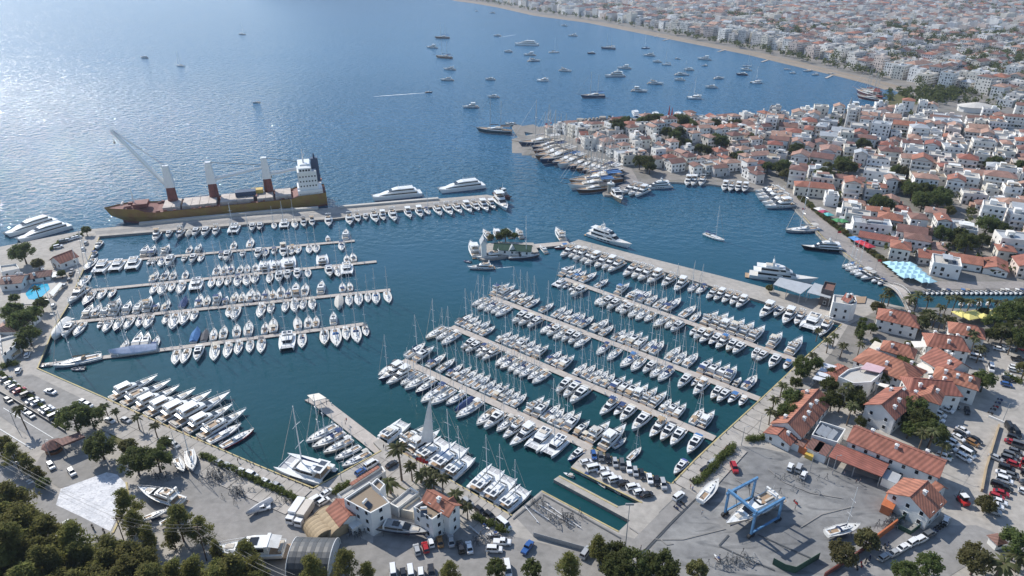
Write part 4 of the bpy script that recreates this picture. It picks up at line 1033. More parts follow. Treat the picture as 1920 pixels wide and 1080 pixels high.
# cargo ship beside the mole
def cargo_ship():
    a, b = P(612, 387, 0), P(212, 417, 0)
    d = (b - a).normalized(); n = Vector((-d.y, d.x, 0)); n = n if n.y > 0 else -n
    a += n * 11; L = (b - a).length; Bm = 21.0
    pr = Proto('cargo_ship')
    rings = []
    edge = []
    for i in range(25):
        t = i / 24
        w = 1.0 if t < .78 else max(.03, 1 - ((t - .78) / .22) ** 2.2)
        if t < .06: w = lerp(.86, 1, t / .06)
        w *= Bm / 2
        z = 7.0 if t < .80 else lerp(7.0, 9.6, min(1, (t - .82) / .05))
        if t < .13: z = 8.5
        y = L * t; yl = y - (L * .045 * max(0, (t - .8) / .2) ** 2)
        yt = y + (2.5 * max(0, (t - .85) / .15) ** 2)
        wl = w * (1 if t < .75 else lerp(1, .55, (t - .75) / .25))
        rings.append([(-w, yt, z), (-w, y, 4.5) if t < .8 else (-lerp(w, wl, .5), y, 4.5), (-wl, yl, 1.0), (-wl, yl, -1.5), (wl, yl, -1.5), (wl, yl, 1.0), (w, y, 4.5) if t < .8 else (lerp(w, wl, .5), y, 4.5), (w, yt, z)])
        edge.append((w, yt, z))
    mb = MB().loft(rings, closed=False, caps=False, mis=[0, 0, 1, 1, 1, 0, 0, 0]); mb.f.append(tuple(range(8))); mb.m.append(0)
    h = pr.part('hull', mb, [MT['ochre'], MT['oxide']])
    pr.part('deck', MB().loft([[(-w * .98, y, z - .8), (w * .98, y, z - .8)] for w, y, z in edge], closed=False, caps=False), MT['oxide'])
    for k in range(7):
        y0 = L * (.17 + k * .086)
        if k in (2, 4): y0 += 1
        pr.part('hatch_cover', MB().box(0, y0 + L * .038, 6.2, Bm * .72, L * .076, 2.2).box(0, y0 + L * .038, 8.4, Bm * .70, .5, .18), MT['hatch'])
    gear = MB()
    rs = random.Random(3)
    for k in range(46):
        y = L * rs.uniform(.16, .80); s = rs.choice((-1, 1))
        gear.box(s * Bm * rs.uniform(.39, .46), y, 6.2, rs.uniform(.4, 1.4), rs.uniform(.5, 2.5), rs.uniform(.5, 1.6))
    pr.part('deck_gear', gear, MT['oxide'])
    rail = MB()
    for (w, y, z), (w2, y2, z2) in zip(edge[:-1], edge[1:]):
        for s in (-1, 1):
            rail.tube((s * w * .99, y, z + .9), (s * w2 * .99, y2, z2 + .9), .06, n=4); rail.tube((s * w * .99, y, z - .2), (s * w * .99, y, z + .9), .06, n=4)
    pr.part('railings', rail, MT['oxide'])
    # forecastle
    fo = MB().box(0, L * .86, 8.8, 9, 8, 2.2).box(-3, L * .91, 8.8, 2, 2.5, 1.6).box(3, L * .91, 8.8, 2, 2.5, 1.6)
    fc = pr.part('forecastle_house', fo, MT['oxide'])
    pr.part('foremast', MB().tube((0, L * .89, 11), (0, L * .89, 20), .4, .2).box(0, L * .89, 16, 3, .3, .2), MT['white'])
    pr.part('anchor_windlass', MB().tube((-2.5, L * .94, 11), (2.5, L * .94, 11), .7), MT['hatch'])
    pr.part('container', MB().box(2, L * .385, 8.7, 6, 12, 2.6), MT['navy'])
    pr.part('cargo_crate', MB().box(4, L * .33, 8.7, 5, 7, 2.4), MT['yellow'])
    # cranes
    for y, ang, lift, jl in ((.725, 0.0, 58, 40), (.535, math.pi, 9, 33), (.275, math.pi, 6, 30)):
        x0 = 5.5
        ped = MB().tube((x0, L * y, 6), (x0, L * y, 17), 3.0, 2.5, 12)
        c = pr.part('crane_pedestal', ped, MT['oxide'])
        hx = MB().box(x0, L * y, 17, 5.0, 5.4, 12.5, tx=.75, ty=.62).box(x0, L * y, 29.5, 2.8, 3.2, .8)
        pr.part('crane_house', hx, MT['white'], sub=c)
        dy, el = (1 if ang == 0 else -1), R(lift)
        p0 = Vector((x0, L * y + dy * 2.4, 19.5)); p1 = p0 + Vector((0, dy * math.cos(el), math.sin(el))) * jl
        jib = MB()
        for s in (-1, 1): jib.tube(p0 + Vector((s * 1.1, 0, 0)), p1 + Vector((s * .5, 0, 0)), 1.0, .65, 6)
        for q in range(1, 9):
            m_ = p0.lerp(p1, q / 9); jib.tube(m_ + Vector((-1, 0, 0)), m_ + Vector((1, 0, 0)), .2, n=4)
        pr.part('crane_jib', jib, MT['white'], sub=c)
        cb = MB()
        for s in (-.6, .6): cb.tube((x0 + s, L * y, 30), p1 + Vector((s, 0, .3)), .1, n=4)
        cb.tube(p1, p1 + Vector((0, 0, -7)), .09, n=4).box(p1.x, p1.y, p1.z - 8, .8, .8, 1.4)
        pr.part('crane_cables', cb, MT['dgrey'], sub=c)
    # accommodation block at the stern
    ho = MB().box(0, L * .075, 8, Bm * .86, 15, 3).box(0, L * .08, 11, Bm * .72, 11.5, 11.5)
    a1 = pr.part('accommodation_block', ho, MT['white'])
    br = pr.part('bridge', MB().box(0, L * .088, 22.5, Bm * .98, 7.5, 3.2).box(0, L * .085, 25.7, 9, 6, .8), MT['white'])
    wi = MB()
    for i in range(14): wi.box(-Bm * .45 + i * Bm * .07, L * .088 + 3.76, 23.7, 1.1, .12, 1.1)
    for z in (13, 16, 19):
        for i in range(6):
            wi.box(-6.2 + i * 2.5, L * .08 + 5.8, z, .9, .12, .9)
            for s in (-1, 1): wi.box(s * (Bm * .36 + .04), L * .08 - 4.6 + i * 1.8, z, .12, .8, .9)
    for i in range(4):
        for s in (-1, 1): wi.box(s * Bm * .491, L * .088 - 2.5 + i * 1.7, 23.7, .12, 1.1, 1.1)
    pr.part('small_windows', wi, MT['glass'], sub=a1)
    pr.part('radar_mast', MB().tube((0, L * .09, 26.5), (0, L * .09, 35), .6, .25).box(0, L * .09, 30, 4.5, .5, .3).box(0, L * .09, 33, 2.6, .4, .3).dome(0, L * .085, 31, .9, 1.2), MT['white'], sub=br)
    pr.part('funnel', MB().box(0, L * .036, 14, 5, 5, 15, ty=.85, tx=.85).tube((-1, L * .036, 29), (-1, L * .036, 31.5), .5).tube((1, L * .036, 29), (1, L * .036, 31.5), .5), MT['navy'])
    pr.part('lifeboat', MB().dome(Bm * .42, L * .035, 12, 1.4, 1.2).box(Bm * .42, L * .035, 11, 2.4, 6.4, 1.4), MT['orange'])
    place(pr, (a.x, a.y, 0), heading(a, b), 1.0, 'ochre and red cargo ship with three white cranes beside the mole', 'cargo ship')
cargo_ship()

def tug():
    pr = Proto('tugboat'); L, B = 16, 5.5
    hb, dk, e = hull_mesh(L, B, 1.5, 2.6, stern=.85, mid=.4)
    pr.part('hull', hb, [MT['oxide'], MT['dgrey']]); pr.part('deck', dk, MT['oxide'])
    c = pr.part('deckhouse', MB().box(0, L * .5, 1.6, 3.2, 6, 2.4), MT['grey'])
    w = pr.part('wheelhouse', MB().box(0, L * .56, 4.0, 2.6, 2.8, 2.3, tx=.9, ty=.9), MT['white'])
    pr.part('windows', MB().box(0, L * .56, 5.0, 2.64, 2.84, .8, tx=.95, ty=.95), MT['glass'], sub=w)
    pr.part('mast', MB().tube((0, L * .5, 6), (0, L * .5, 10), .15, .08), MT['white'])
    pr.part('funnel', MB().tube((0, L * .36, 4), (0, L * .36, 6.2), .6, .5, 8), MT['dgrey'])
    pr.part('fender', MB().tube((-1.2, L * .97, 2.2), (1.2, L * .97, 2.2), .45, n=8), MT['rubber'])
    a, b = P(928, 364), P(953, 374)
    place(pr, (a.x, a.y, 0), heading(a, b), 1, 'red-hulled tug at the tip of the mole', 'tug')
tug()

# fuel dock island with its little buildings, stone pier, platforms
def block(name, pts, z0, z1, mats, label, cat, z=None, group=None):
    ps = [P(x, y, z1 if z is None else z) for x, y in pts]
    return tag(link(name, MB().prism([(p.x, p.y) for p in ps], z0, z1, top=0, side=len(mats) - 1).mesh(name, mats)), label, cat, group)
block('fuel_dock', [(893, 481), (900, 459), (935, 453), (1000, 455), (1010, 472), (965, 479), (905, 487)], -2, 1.2, [MT['concrete'], MT['pside']], 'concrete fuel dock island in the harbour entrance', 'dock')
block('walkway', [(998, 458), (1064, 452), (1070, 458), (1002, 465)], .2, 1.1, [MT['pont'], MT['pside']], 'concrete walkway joining the fuel dock to the mole', 'walkway')
block('stone_jetty', [(1300, 222), (1340, 217), (1362, 218), (1362, 224), (1318, 229)], -1, 1.2, [MT['asphalt'], MT['stone']], 'dark stone jetty behind the old town', 'jetty')
for i, (x, y, w) in enumerate(((1150, 31, 30), (1240, 66, 26), (1360, 93, 30), (1255, 73, 20), (1440, 112, 24), (1560, 141, 26))):
    a = P(x, y, .5); mb = MB().box(0, 0, .1, w, 3, .5)
    for q in (-.45, 0, .45): mb.tube((q * w, 0, -1), (q * w, 0, .2), .2)
    o = link('swimming_jetty', mb.mesh('swimming_jetty', MT['pont'])); o.location = (a.x - 8, a.y - 10, 0); o.rotation_euler = (0, 0, .9)
    tag(o, '%s wooden bathing jetty off the beach, counted from the far end' % ordinal([1, 2, 4, 3, 5, 6][i]), 'jetty', 'bathing jetties')

# ------------------------------------------------------------------ buildings of the marina and landmarks of the town
WIN = {}
def win_mesh(w=.95, h=1.3):
    if (w, h) not in WIN:
        mb = MB().box(0, .0, 0, w + .24, .10, h + .24).box(0, -.03, .12, w, .10, h, mi=1).box(0, -.06, -.06, w + .4, .16, .08)
        WIN[w, h] = mb.mesh('window', [MT['white'], MT['glass']])
    return WIN[w, h]
def add_windows(root, poly, z0, floors, fh=3.1, gap=3.0, w=.95, h=1.3, door=False):
    """real window units along every wall of the plan"""
    n = len(poly); area = sum(poly[i][0] * poly[(i + 1) % n][1] - poly[(i + 1) % n][0] * poly[i][1] for i in range(n))
    for i in range(n):
        a, b = Vector((*poly[i][:2], 0)), Vector((*poly[(i + 1) % n][:2], 0))
        if area < 0: a, b = b, a
        d = b - a; L = d.length
        k = int((L - 1.2) / gap)
        if k < 1: continue
        nrm = Vector((d.y, -d.x, 0)).normalized()
        c = (a + b) / 2 + nrm
        if nrm.y > .35: continue                  # walls turned fully away from the harbour side stay plain
        rz = math.atan2(d.y, d.x)
        for f in range(floors):
            for q in range(k):
                p = a + d * ((q + .5) / k) + nrm * .02
                o = link('window', win_mesh(w, h), root); o.location = (p.x, p.y, z0 + f * fh + 1.0); o.rotation_euler = (0, 0, rz)
def chimney_mesh():
    if 'ch' not in WIN: WIN['ch'] = MB().box(0, 0, -.8, .9, .9, 1.9).box(0, 0, 1.1, 1.2, 1.2, .16).box(0, 0, 1.26, .8, .8, .3, tx=.6, ty=.6).mesh('chimney', MT['wallw'])
    return WIN['ch']
def gable(r0, r1, w, ze, zr, label, hip=0.0, roof='tile', wall=(.76, .75, .72), floors=1, chim=2, over=.55, cat='building', name='building', group=None, win=True, gz=GZ, world=None):
    a, b = world if world else (P(*r0, zr), P(*r1, zr)); w *= .76
    root = empty(name, (a.x, a.y, gz), heading(a, b)); tag(root, label, cat, group)
    L = (b - a).length; he, hr = ze - gz, zr - gz; k = hip * w / 2
    y0, y1 = -k, L + k
    hw = w / 2
    mb = MB().box(0, (y0 + y1) / 2, -.5, w, y1 - y0, he + .5)
    if not hip:
        for y in (y0, y1): mb.add([(-hw, y, he), (hw, y, he), (0, y, hr)], [(0, 1, 2)])
    wl = link('wall', mb.mesh('wall', MT['wallp']), root, wall)
    sl = (hr - he) / hw; zo = he - over * sl + .06; top = hr + .06
    th = .22
    rb_ = MB(); ya, yb = y0 - over, y1 + over
    ra_, rb2 = (0 if hip else ya), (L if hip else yb)
    V = [(-hw - over, ya, zo), (-hw - over, yb, zo), (0, rb2, top), (0, ra_, top), (hw + over, ya, zo), (hw + over, yb, zo)]
    V2 = [(x, y, z + th) for x, y, z in V]
    f = [(0, 1, 2, 3), (5, 4, 3, 2)] + ([(4, 0, 3), (1, 5, 2)] if hip else [])
    rb_.add(V + V2, [tuple(i + 6 for i in q) for q in f] + [tuple(reversed(q)) for q in f] + [(0, 1, 7, 6), (5, 4, 10, 11), (4, 0, 6, 10) if hip else (0, 3, 9, 6), (1, 5, 11, 7) if hip else (3, 4, 10, 9)] + ([] if hip else [(1, 2, 8, 7), (2, 5, 11, 8)]))
    rf = link('roof', rb_.mesh('roof', MT[roof]), root)
    rg = MB().tube((0, ra_, top + th), (0, rb2, top + th), .16, n=6)
    link('ridge_tiles', rg.mesh('ridge_tiles', MT[roof]), rf)
    rr = random.Random(int(L * 100))
    for i in range(chim):
        t = (i + .5) / chim; s = rr.choice((-1, 1)) * rr.uniform(.25, .6)
        o = link('chimney', chimney_mesh(), rf); o.location = (s * hw, lerp(y0 + 1, y1 - 1, t), hr - abs(s) * (hr - he) + .25)
    if win: 
        pl = [(-hw, y0), (hw, y0), (hw, y1), (-hw, y1)]
        wpl = pl
        c, s = math.cos(root.rotation_euler.z), math.sin(root.rotation_euler.z)
        for i in range(4):
            p, q = Vector((*pl[i], 0)), Vector((*pl[(i + 1) % 4], 0)); d = q - p; n = Vector((d.y, -d.x, 0)).normalized()
            if n.x * s + n.y * c > .5: continue
            kk = int((d.length - 1) / 3.2)
            for f in range(floors):
                for j in range(kk):
                    o = link('window', win_mesh(), root); o.location = p + d * ((j + .5) / kk) + n * .02 + Vector((0, 0, f * 3.1 + 1.0)); o.rotation_euler = (0, 0, math.atan2(d.y, d.x))
        o = link('door', door_mesh(), root); o.location = (-hw * .3, y0 - .03, 0)
    return root
def door_mesh():
    if 'door' not in WIN: WIN['door'] = MB().box(0, 0, 0, 1.2, .12, 2.3).box(0, -.03, 0, .95, .12, 2.15, mi=1).mesh('door', [MT['white'], MT['darkwood']])
    return WIN['door']
def flat_b(pts, zt, label, wall=(.76, .75, .72), roof='flat', floors=2, par=.8, cat='building', name='building', group=None, win=True, gap=3.0, fh=3.1, tank=0, world=None, gz=GZ):
    ps = world if world else [P(x, y, zt) for x, y in pts]
    o0 = ps[0]; root = empty(name, (o0.x, o0.y, gz)); tag(root, label, cat, group)
    pl = [(p.x - o0.x, p.y - o0.y) for p in ps]; h = zt - gz
    n = len(pl); cx = sum(p[0] for p in pl) / n; cy = sum(p[1] for p in pl) / n
    inn = []
    for x, y in pl:
        d = Vector((cx - x, cy - y)); d.normalize(); inn.append((x + d.x * .42, y + d.y * .42))
    mb = MB()
    lo = [(x, y, -.5) for x, y in pl]; up = [(x, y, h) for x, y in pl]; iu = [(x, y, h) for x, y in inn]; il = [(x, y, h - par) for x, y in inn]
    mb.loft([[r[i] for r in ()] or ring for ring in ()] or [lo, up, iu, il], caps=False)
    wl = link('wall', mb.mesh('wall', MT['wallp']), root, wall)
    rf = MB(); rf.add([(x, y, h - par + .02) for x, y in inn], [tuple(t) for t in tessellate_polygon([[Vector((x, y, 0)) for x, y in inn]])])
    r = link('roof', rf.mesh('roof', MT[roof]), root)
    if win: add_windows(root, pl, 0, floors, fh, gap)
    rr = random.Random(int(abs(o0.x * 10)))
    for i in range(tank):
        o = link('roof_tank', tank_mesh(), r); o.location = (cx + rr.uniform(-2, 2), cy + rr.uniform(-2, 2), h - par + .02); o.rotation_euler = (0, 0, rr.uniform(0, 3))
    return root
def tank_mesh():
    if 'tank' not in WIN:
        mb = MB().tube((-.9, 0, 1.6), (.9, 0, 1.6), .38, n=8)
        mb.add([(-.95, -.4, 1.25), (.95, -.4, 1.25), (.95, -2.0, .2), (-.95, -2.0, .2)], [(0, 1, 2, 3)], 1)
        for x in (-.8, .8): mb.box(x, 0, 0, .08, .08, 1.3); mb.box(x, -1.9, 0, .08, .08, .2)
        WIN['tank'] = mb.mesh('roof_tank', [MT['white'], MT['solar']])
    return WIN['tank']
def canopy(pts, z, mat, label, post=True, th=.25, name='canopy', cat='canopy', color=None, tilt=0.0, group=None):
    ps = [P(x, y, z) for x, y in pts]; o0 = ps[0]
    root = empty(name, (o0.x, o0.y, GZ)); tag(root, label, cat, group)
    pl = [(p.x - o0.x, p.y - o0.y) for p in ps]
    mb = MB().prism(pl, z - GZ, z - GZ + th)
    link('roof', mb.mesh('canopy_roof', MT[mat]), root, color)
    if post:
        n = len(pl); cx = sum(p[0] for p in pl) / n; cy = sum(p[1] for p in pl) / n
        pm = MB().box(0, 0, 0, .18, .18, z - GZ).mesh('post', MT['grey'])
        for i in range(n):
            a, b = Vector(pl[i]), Vector(pl[(i + 1) % n]); k = max(1, int((b - a).length / 6))
            for q in range(k):
                p = a.lerp(b, q / k).lerp(Vector((cx, cy)), .05); o = link('post', pm, root); o.location = (p.x, p.y, 0)
    return root
def parasol(x, y, w, h, col, label, group, world=None):
    p = world or P(x, y, GZ + h * .8)
    pr = PYR.setdefault((w, h), None)
    if pr is None:
        pr = Proto('square_parasol'); hw = w / 2
        mb = MB().add([(-hw, -hw, h * .75), (hw, -hw, h * .75), (hw, hw, h * .75), (-hw, hw, h * .75), (0, 0, h)], [(0, 1, 4), (1, 2, 4), (2, 3, 4), (3, 0, 4)])
        mb.add([(-hw, -hw, h * .75 - .25), (hw, -hw, h * .75 - .25), (hw, hw, h * .75 - .25), (-hw, hw, h * .75 - .25), (-hw, -hw, h * .75), (hw, -hw, h * .75), (hw, hw, h * .75), (-hw, hw, h * .75)], [(0, 1, 5, 4), (1, 2, 6, 5), (2, 3, 7, 6), (3, 0, 4, 7)])
        pr.part('cover', mb, MT['awn'], 'c'); pr.part('pole', MB().tube((0, 0, 0), (0, 0, h), .07), MT['white']); pr.part('base', MB().box(0, 0, 0, .8, .8, .12), MT['grey'])
        PYR[w, h] = pr
    place(pr, (p.x, p.y, GZ), ROWR, 1, label, 'parasol', group, dict(c=col))
PYR = {}; ROWR = .3
WALL = (.76, .75, .72)
# --- village east of the basin
gable((1534, 731), (1478, 792), 13, 5.5, 8.5, 'long red-roofed building with white chimneys beside the east quay', chim=6)
gable((1474, 800), (1459, 815), 11, 4.2, 5.8, 'low red-roofed annex below the long quayside building', chim=1)
gable((1694, 727), (1654, 758), 13, 8, 11, 'tall white gabled building with red roof facing the boatyard', floors=2, chim=3)
gable((1688, 727), (1722, 742), 10, 8, 10.5, 'red-roofed rear wing behind the tall white gable', hip=.3, floors=2)
gable((1652, 662), (1692, 678), 17, 7, 10.5, 'large hipped red roof in the village centre', hip=1, floors=2, chim=3)
gable((1670, 640), (1706, 650), 10, 6.5, 9, 'narrow red roof behind the village centre', hip=.6, chim=2)
gable((1755, 652), (1802, 680), 15, 8, 11.5, 'broad red-roofed block with white gables at the village back', floors=2, chim=3)
gable((1770, 690), (1826, 706), 11, 8, 10.5, 'red-roofed block with rounded terraces by the car park', hip=.5, floors=2, chim=3)
gable((1712, 710), (1786, 716), 12, 8, 10.5, 'red-roofed block beside the cream sail awning', hip=.4, floors=2, chim=3)
gable((1745, 738), (1752, 722), 9, 8, 10, 'small red-roofed wing by the car park', hip=.4, floors=2, chim=1)
gable((1753, 626), (1802, 633), 13, 7, 10, 'red-roofed villa below the yellow parasols', hip=.5, floors=2, chim=3)
gable((1798, 606), (1833, 613), 12, 7, 9.5, 'red-roofed villa next to the yellow parasols', hip=.6, floors=2, chim=1)
gable((1672, 581), (1704, 588), 13, 7, 10, 'red hipped house among palms near the footbridge', hip=.9, floors=2, chim=2)
gable((1562, 699), (1584, 687), 9, 4, 5.5, 'small red roof joining the pergola and the white terrace', hip=.5, chim=0)
flat_b([(1572, 706), (1590, 692), (1628, 684), (1656, 697), (1634, 716), (1600, 718)], 8, 'white flat-roofed restaurant with a roof terrace', floors=2)
for i, (x, y) in enumerate(((1545, 684), (1540, 692), (1534, 700), (1528, 708))):
    canopy([(x, y - 3), (x + 26, y + 4), (x + 21, y + 10), (x - 5, y + 3)], 4.5, 'awn', '%s grey slatted awning of the quayside restaurant, from the back' % ordinal(i + 1), color=(.62, .64, .68), group='slatted awnings')
canopy([(1640, 640), (1656, 646), (1624, 681), (1608, 678)], 5, 'awn', 'long cream awning beside the hipped village roof', color=(.72, .66, .55))
canopy([(1613, 692), (1625, 680), (1660, 690), (1650, 700)], 8.4, 'awn', 'pink striped awning on the roof terrace', color=(.6, .42, .45))
for q, lab in (([(1700, 690), (1740, 676), (1752, 700), (1715, 702)], 'large cream sail awning between the village roofs'), ([(1640, 716), (1668, 722), (1662, 728), (1645, 722)], 'small cream sail awning over the village passage'), ([(1708, 640), (1735, 640), (1745, 650), (1715, 652)], 'white tent awning behind the village centre')):
    canopy(q, 6.5, 'awn', lab, color=(.80, .76, .68), th=.12)
flat_b([(1538, 789), (1586, 804), (1570, 829), (1522, 815)], 5.5, 'flat black-roofed hut with solar panels by the workshop', roof='solar', floors=1)
for i, (x, y) in enumerate(((1541, 797), (1551, 801), (1562, 806))):
    a = P(x, y + 4, 6.2); o = link('solar_panel', MB().box(0, 0, 0, 1.8, 6, .1).mesh('solar_panel', MT['metal'])); o.location = (a.x, a.y, 5.0); o.rotation_euler = (.0, .35, -.75)
    tag(o, '%s row of solar panels on the black flat roof' % ordinal(i + 1), 'solar panel', 'rooftop solar panels')
gable((1603, 801), (1770, 866), 12.5, 7.5, 10, 'long white workshop with a red tiled roof behind the boatyard', floors=2, chim=3)
sh = canopy([(1569, 832), (1668, 870), (1653, 895), (1553, 857)], 5.2, 'tile', 'open-fronted shed with orange tiled lean-to roof facing the boatyard', name='open_shed', cat='shed')
gable((1738, 904), (1708, 931), 15, 6.5, 9.5, 'white gabled house with red roof by the car park gate', floors=2, chim=1)
gable((1756, 905), (1766, 912), 6, 4.5, 6, 'small red-roofed porch behind the gabled house', chim=0)
for i, (x, y, c, m) in enumerate(((1511, 832, (2.5, 5, 2.6), 'orange'), (1500, 828, (3.5, 4, 2.8), 'tile3'), (1529, 834, (4, 6, 3.2), 'tile3'), (1543, 841, (4, 6, 3.2), 'tile3'), (1521, 848, (2.4, 4, 1.6), 'yellow'), (1670, 938, (3, 7, 3), 'orange'), (1672, 893, (4, 5, 3), 'metal'))):
    a = P(x, y, GZ + c[2]); mb = MB().box(0, 0, 0, c[0], c[1], c[2] - .15); mb2 = MB().box(0, 0, c[2] - .15, c[0] + .2, c[1] + .2, .15)
    r = empty('storage_hut', (a.x, a.y, GZ), -.72); tag(r, ['orange storage container by the hedge', 'small maroon-roofed hut by the hedge', 'left maroon-roofed storage hut by the solar roof', 'right maroon-roofed storage hut by the solar roof', 'yellow waste skip in front of the maroon huts', 'red-brown container against the gabled house', 'small grey cabin at the end of the open shed'][i], 'hut')
    link('body', mb.mesh('body', MT['orange' if m == 'orange' else 'yellow' if m == 'yellow' else 'wallw']), r); link('roof', mb2.mesh('roof', MT[m]), r)
for i in range(6): parasol(1803 + i * 14, 587 + (i % 2) * 5, 5.5, 4, (.75, .66, .22), '%s yellow parasol from the left beside the canal palms' % ordinal(i + 1), 'yellow parasols')
# --- waterside restaurant at the head of the right-hand mole
canopy([(1462, 521), (1524, 535), (1501, 552), (1450, 534)], 6.5, 'metal', 'long grey sheet-metal roof of the quay restaurant', name='restaurant_shed', cat='shed')
canopy([(1527, 531), (1562, 541), (1557, 560), (1513, 549)], 6.8, 'metal', 'second grey metal roof next to the white restaurant block', name='restaurant_shed', cat='shed')
flat_b([(1547, 527), (1568, 531), (1562, 546), (1541, 541)], 9.5, 'dark block with a red roof terrace above the restaurant', wall=(.10, .09, .09), roof='tile3', floors=2)
flat_b([(1563, 552), (1604, 556), (1607, 568), (1597, 572), (1562, 566)], 9.5, 'white restaurant block with red lettering at the head of the mole', floors=2, tank=2)
gable((1588, 551), (1598, 556), 5, 10, 12, 'small red roof on top of the white restaurant block', chim=2, win=False)
block('timber_deck', [(1604, 556), (1625, 556), (1622, 568), (1606, 568)], .4, 1.6, [MT['teak'], MT['pside']], 'brown timber deck beside the white restaurant block', 'deck')
# --- fuel dock buildings
gable((960, 459), (960.6, 461.5), 4.5, 4.2, 6.6, 'small white gabled porch of the fuel dock building', roof='metal', chim=0)
gable((928, 457), (996, 461), 8.5, 4.2, 6, 'dark green-roofed building on the fuel dock', roof='mesh', chim=0)
flat_b([(900, 449), (910, 447), (912, 453), (902, 455)], 9, 'small white tower on the fuel dock', floors=2, par=.2)
gable((905, 441), (907, 449), 3.6, 9.2, 11.5, 'white pointed cap of the fuel dock tower', roof='metal', chim=0, win=False)
canopy([(576, 742), (598, 738), (612, 747), (588, 753)], 4.2, 'awn', 'cream canopy on the platform at the end of the grey pontoon', color=(.80, .74, .64))
block('pontoon_platform', [(571, 750), (596, 741), (618, 750), (592, 761)], -.2, .7, [MT['pont'], MT['pside']], 'square floating platform under the cream canopy', 'platform')
# --- marina offices in the foreground
flat_b([(645, 935), (693, 903), (731, 942), (695, 962)], 10, 'white two-storey marina office with a brown flat roof', roof='flatd', floors=3, gap=2.9, tank=1)
flat_b([(696, 906), (707, 896), (722, 908), (712, 920)], 11.2, 'white stair tower of the marina office', floors=1, roof='flatd')
gable((632, 938), (655, 966), 8, 5, 6.8, 'red-roofed annex left of the marina office', chim=0, floors=1)
flat_b([(632, 926), (717, 874), (723, 883), (640, 935)], 4.6, 'long low white gallery with a planted front', floors=1)
canopy([(655, 907), (708, 874), (712, 877), (660, 911)], 4.9, 'tile', 'narrow orange tiled canopy along the white gallery', post=False)
flat_b([(731, 944), (770, 913), (785, 922), (746, 952)], 5, 'low white link block between the two offices', floors=1)
flat_b([(751, 955), (787, 929), (795, 938), (774, 960)], 4.2, 'low cream terrace block between the two offices', floors=1, wall=(.66, .60, .50))
flat_b([(775, 950), (800, 934), (834, 958), (810, 974)], 9.5, 'smaller white marina office with flat brown roof', roof='flatd', floors=3, tank=1, gap=2.6)
gable((803, 921), (851, 948), 6, 9.5, 11.2, 'red-roofed wing of the smaller marina office', floors=3, chim=1)
gable((836, 943), (848, 934), 4, 9.3, 10.8, 'cross gable of the smaller marina office', chim=0, win=False)
def tent(p0, p1, r, label, mat='tent', ends='tent', h=None):
    a, b = P(*p0, GZ), P(*p1, GZ); L = (b - a).length; h = h or r
    root = empty('arched_tent', (a.x, a.y, GZ), heading(a, b)); tag(root, label, 'tent')
    arc = [(-r * math.cos(math.pi * i / 12), h * math.sin(math.pi * i / 12) ** .8) for i in range(13)]
    n = 5
    for k in range(n): link('cover_panel', MB().loft([[(x, L * k / n + .03, z) for x, z in arc], [(x, L * (k + .5) / n, z + .06) for x, z in arc], [(x, L * (k + 1) / n - .03, z) for x, z in arc]], closed=False, caps=False).mesh('cover_panel', MT[mat]), root)
    for y in (.2, L - .2): link('end_wall', MB().add([(x, y, z) for x, z in arc], [tuple(range(13))]).mesh('end_wall', MT[ends]), root)
    for y in (.0, L): 
        mb = MB()
        for q in range(12): mb.tube((arc[q][0], y, arc[q][1]), (arc[q + 1][0], y, arc[q + 1][1]), .14, n=5)
        link('end_rib', mb.mesh('end_rib', MT['tent' if ends == 'tent' else 'white']), root)
tent((590, 984), (611, 1014), 3.5, 'left tan arched storage tent by the red annex')
tent((607, 969), (640, 1006), 3.6, 'right tan arched storage tent by the red annex')
tent((551, 1052), (628, 1054), 6.2, 'large dark-screened arched hangar among the pines', 'dgrey', 'white', h=5.6)
# --- far left: hotel and pool strip
gable((101, 482), (133, 470), 11, 5, 7.5, 'red-roofed house by the car park at the root of the mole', hip=0, chim=0)
flat_b([(0, 498), (30, 494), (36, 503), (2, 510)], 5, 'white flat-roofed house at the left edge', floors=1)
gable((5, 520), (45, 517), 12, 5, 6.5, 'low brown-roofed bungalow above the pool', roof='tile3', chim=4)
gable((60, 512), (85, 508), 9, 4, 5.5, 'small maroon-roofed cabin by the pool', roof='tile3', hip=.5)
canopy([(94, 512), (122, 508), (124, 515), (98, 521)], 3.2, 'metal', 'grey sheet roof beside the pool car park')
canopy([(92, 550), (112, 530), (118, 533), (100, 556)], 3.2, 'awn', 'white shade roof on the east side of the pool', color=(.7, .7, .68))
gable((10, 610), (45, 582), 13, 5, 7, 'long terracotta roof half hidden by trees at the left edge', roof='tile2', hip=.3)
flat_b([(0, 636), (30, 628), (36, 640), (4, 668)], 6, 'white flat building with timber pergola at the left edge', floors=2)
flat_b([(0, 625), (18, 620), (24, 628), (0, 636)], 4, 'low white wall block behind the pergola building', floors=1)
canopy([(18, 660), (36, 654), (40, 662), (22, 668)], 3.2, 'awn', 'small beige awning in the left garden', color=(.5, .36, .2))
po = [P(x, y, GZ) for x, y in ((56, 540), (62, 533), (90, 533), (94, 543), (80, 556), (70, 563), (54, 562), (48, 552))]
mb = MB().add([(p.x, p.y, GZ + .30) for p in po], [tuple(t) for t in tessellate_polygon([[Vector((p.x, p.y, 0)) for p in po]])])
tag(link('swimming_pool', mb.mesh('swimming_pool', MT['poolw'])), 'turquoise swimming pool at the left edge', 'pool')
sheet('pool_terrace', [(40, 530), (100, 524), (112, 545), (80, 570), (38, 572)], .02, MT['flat'])
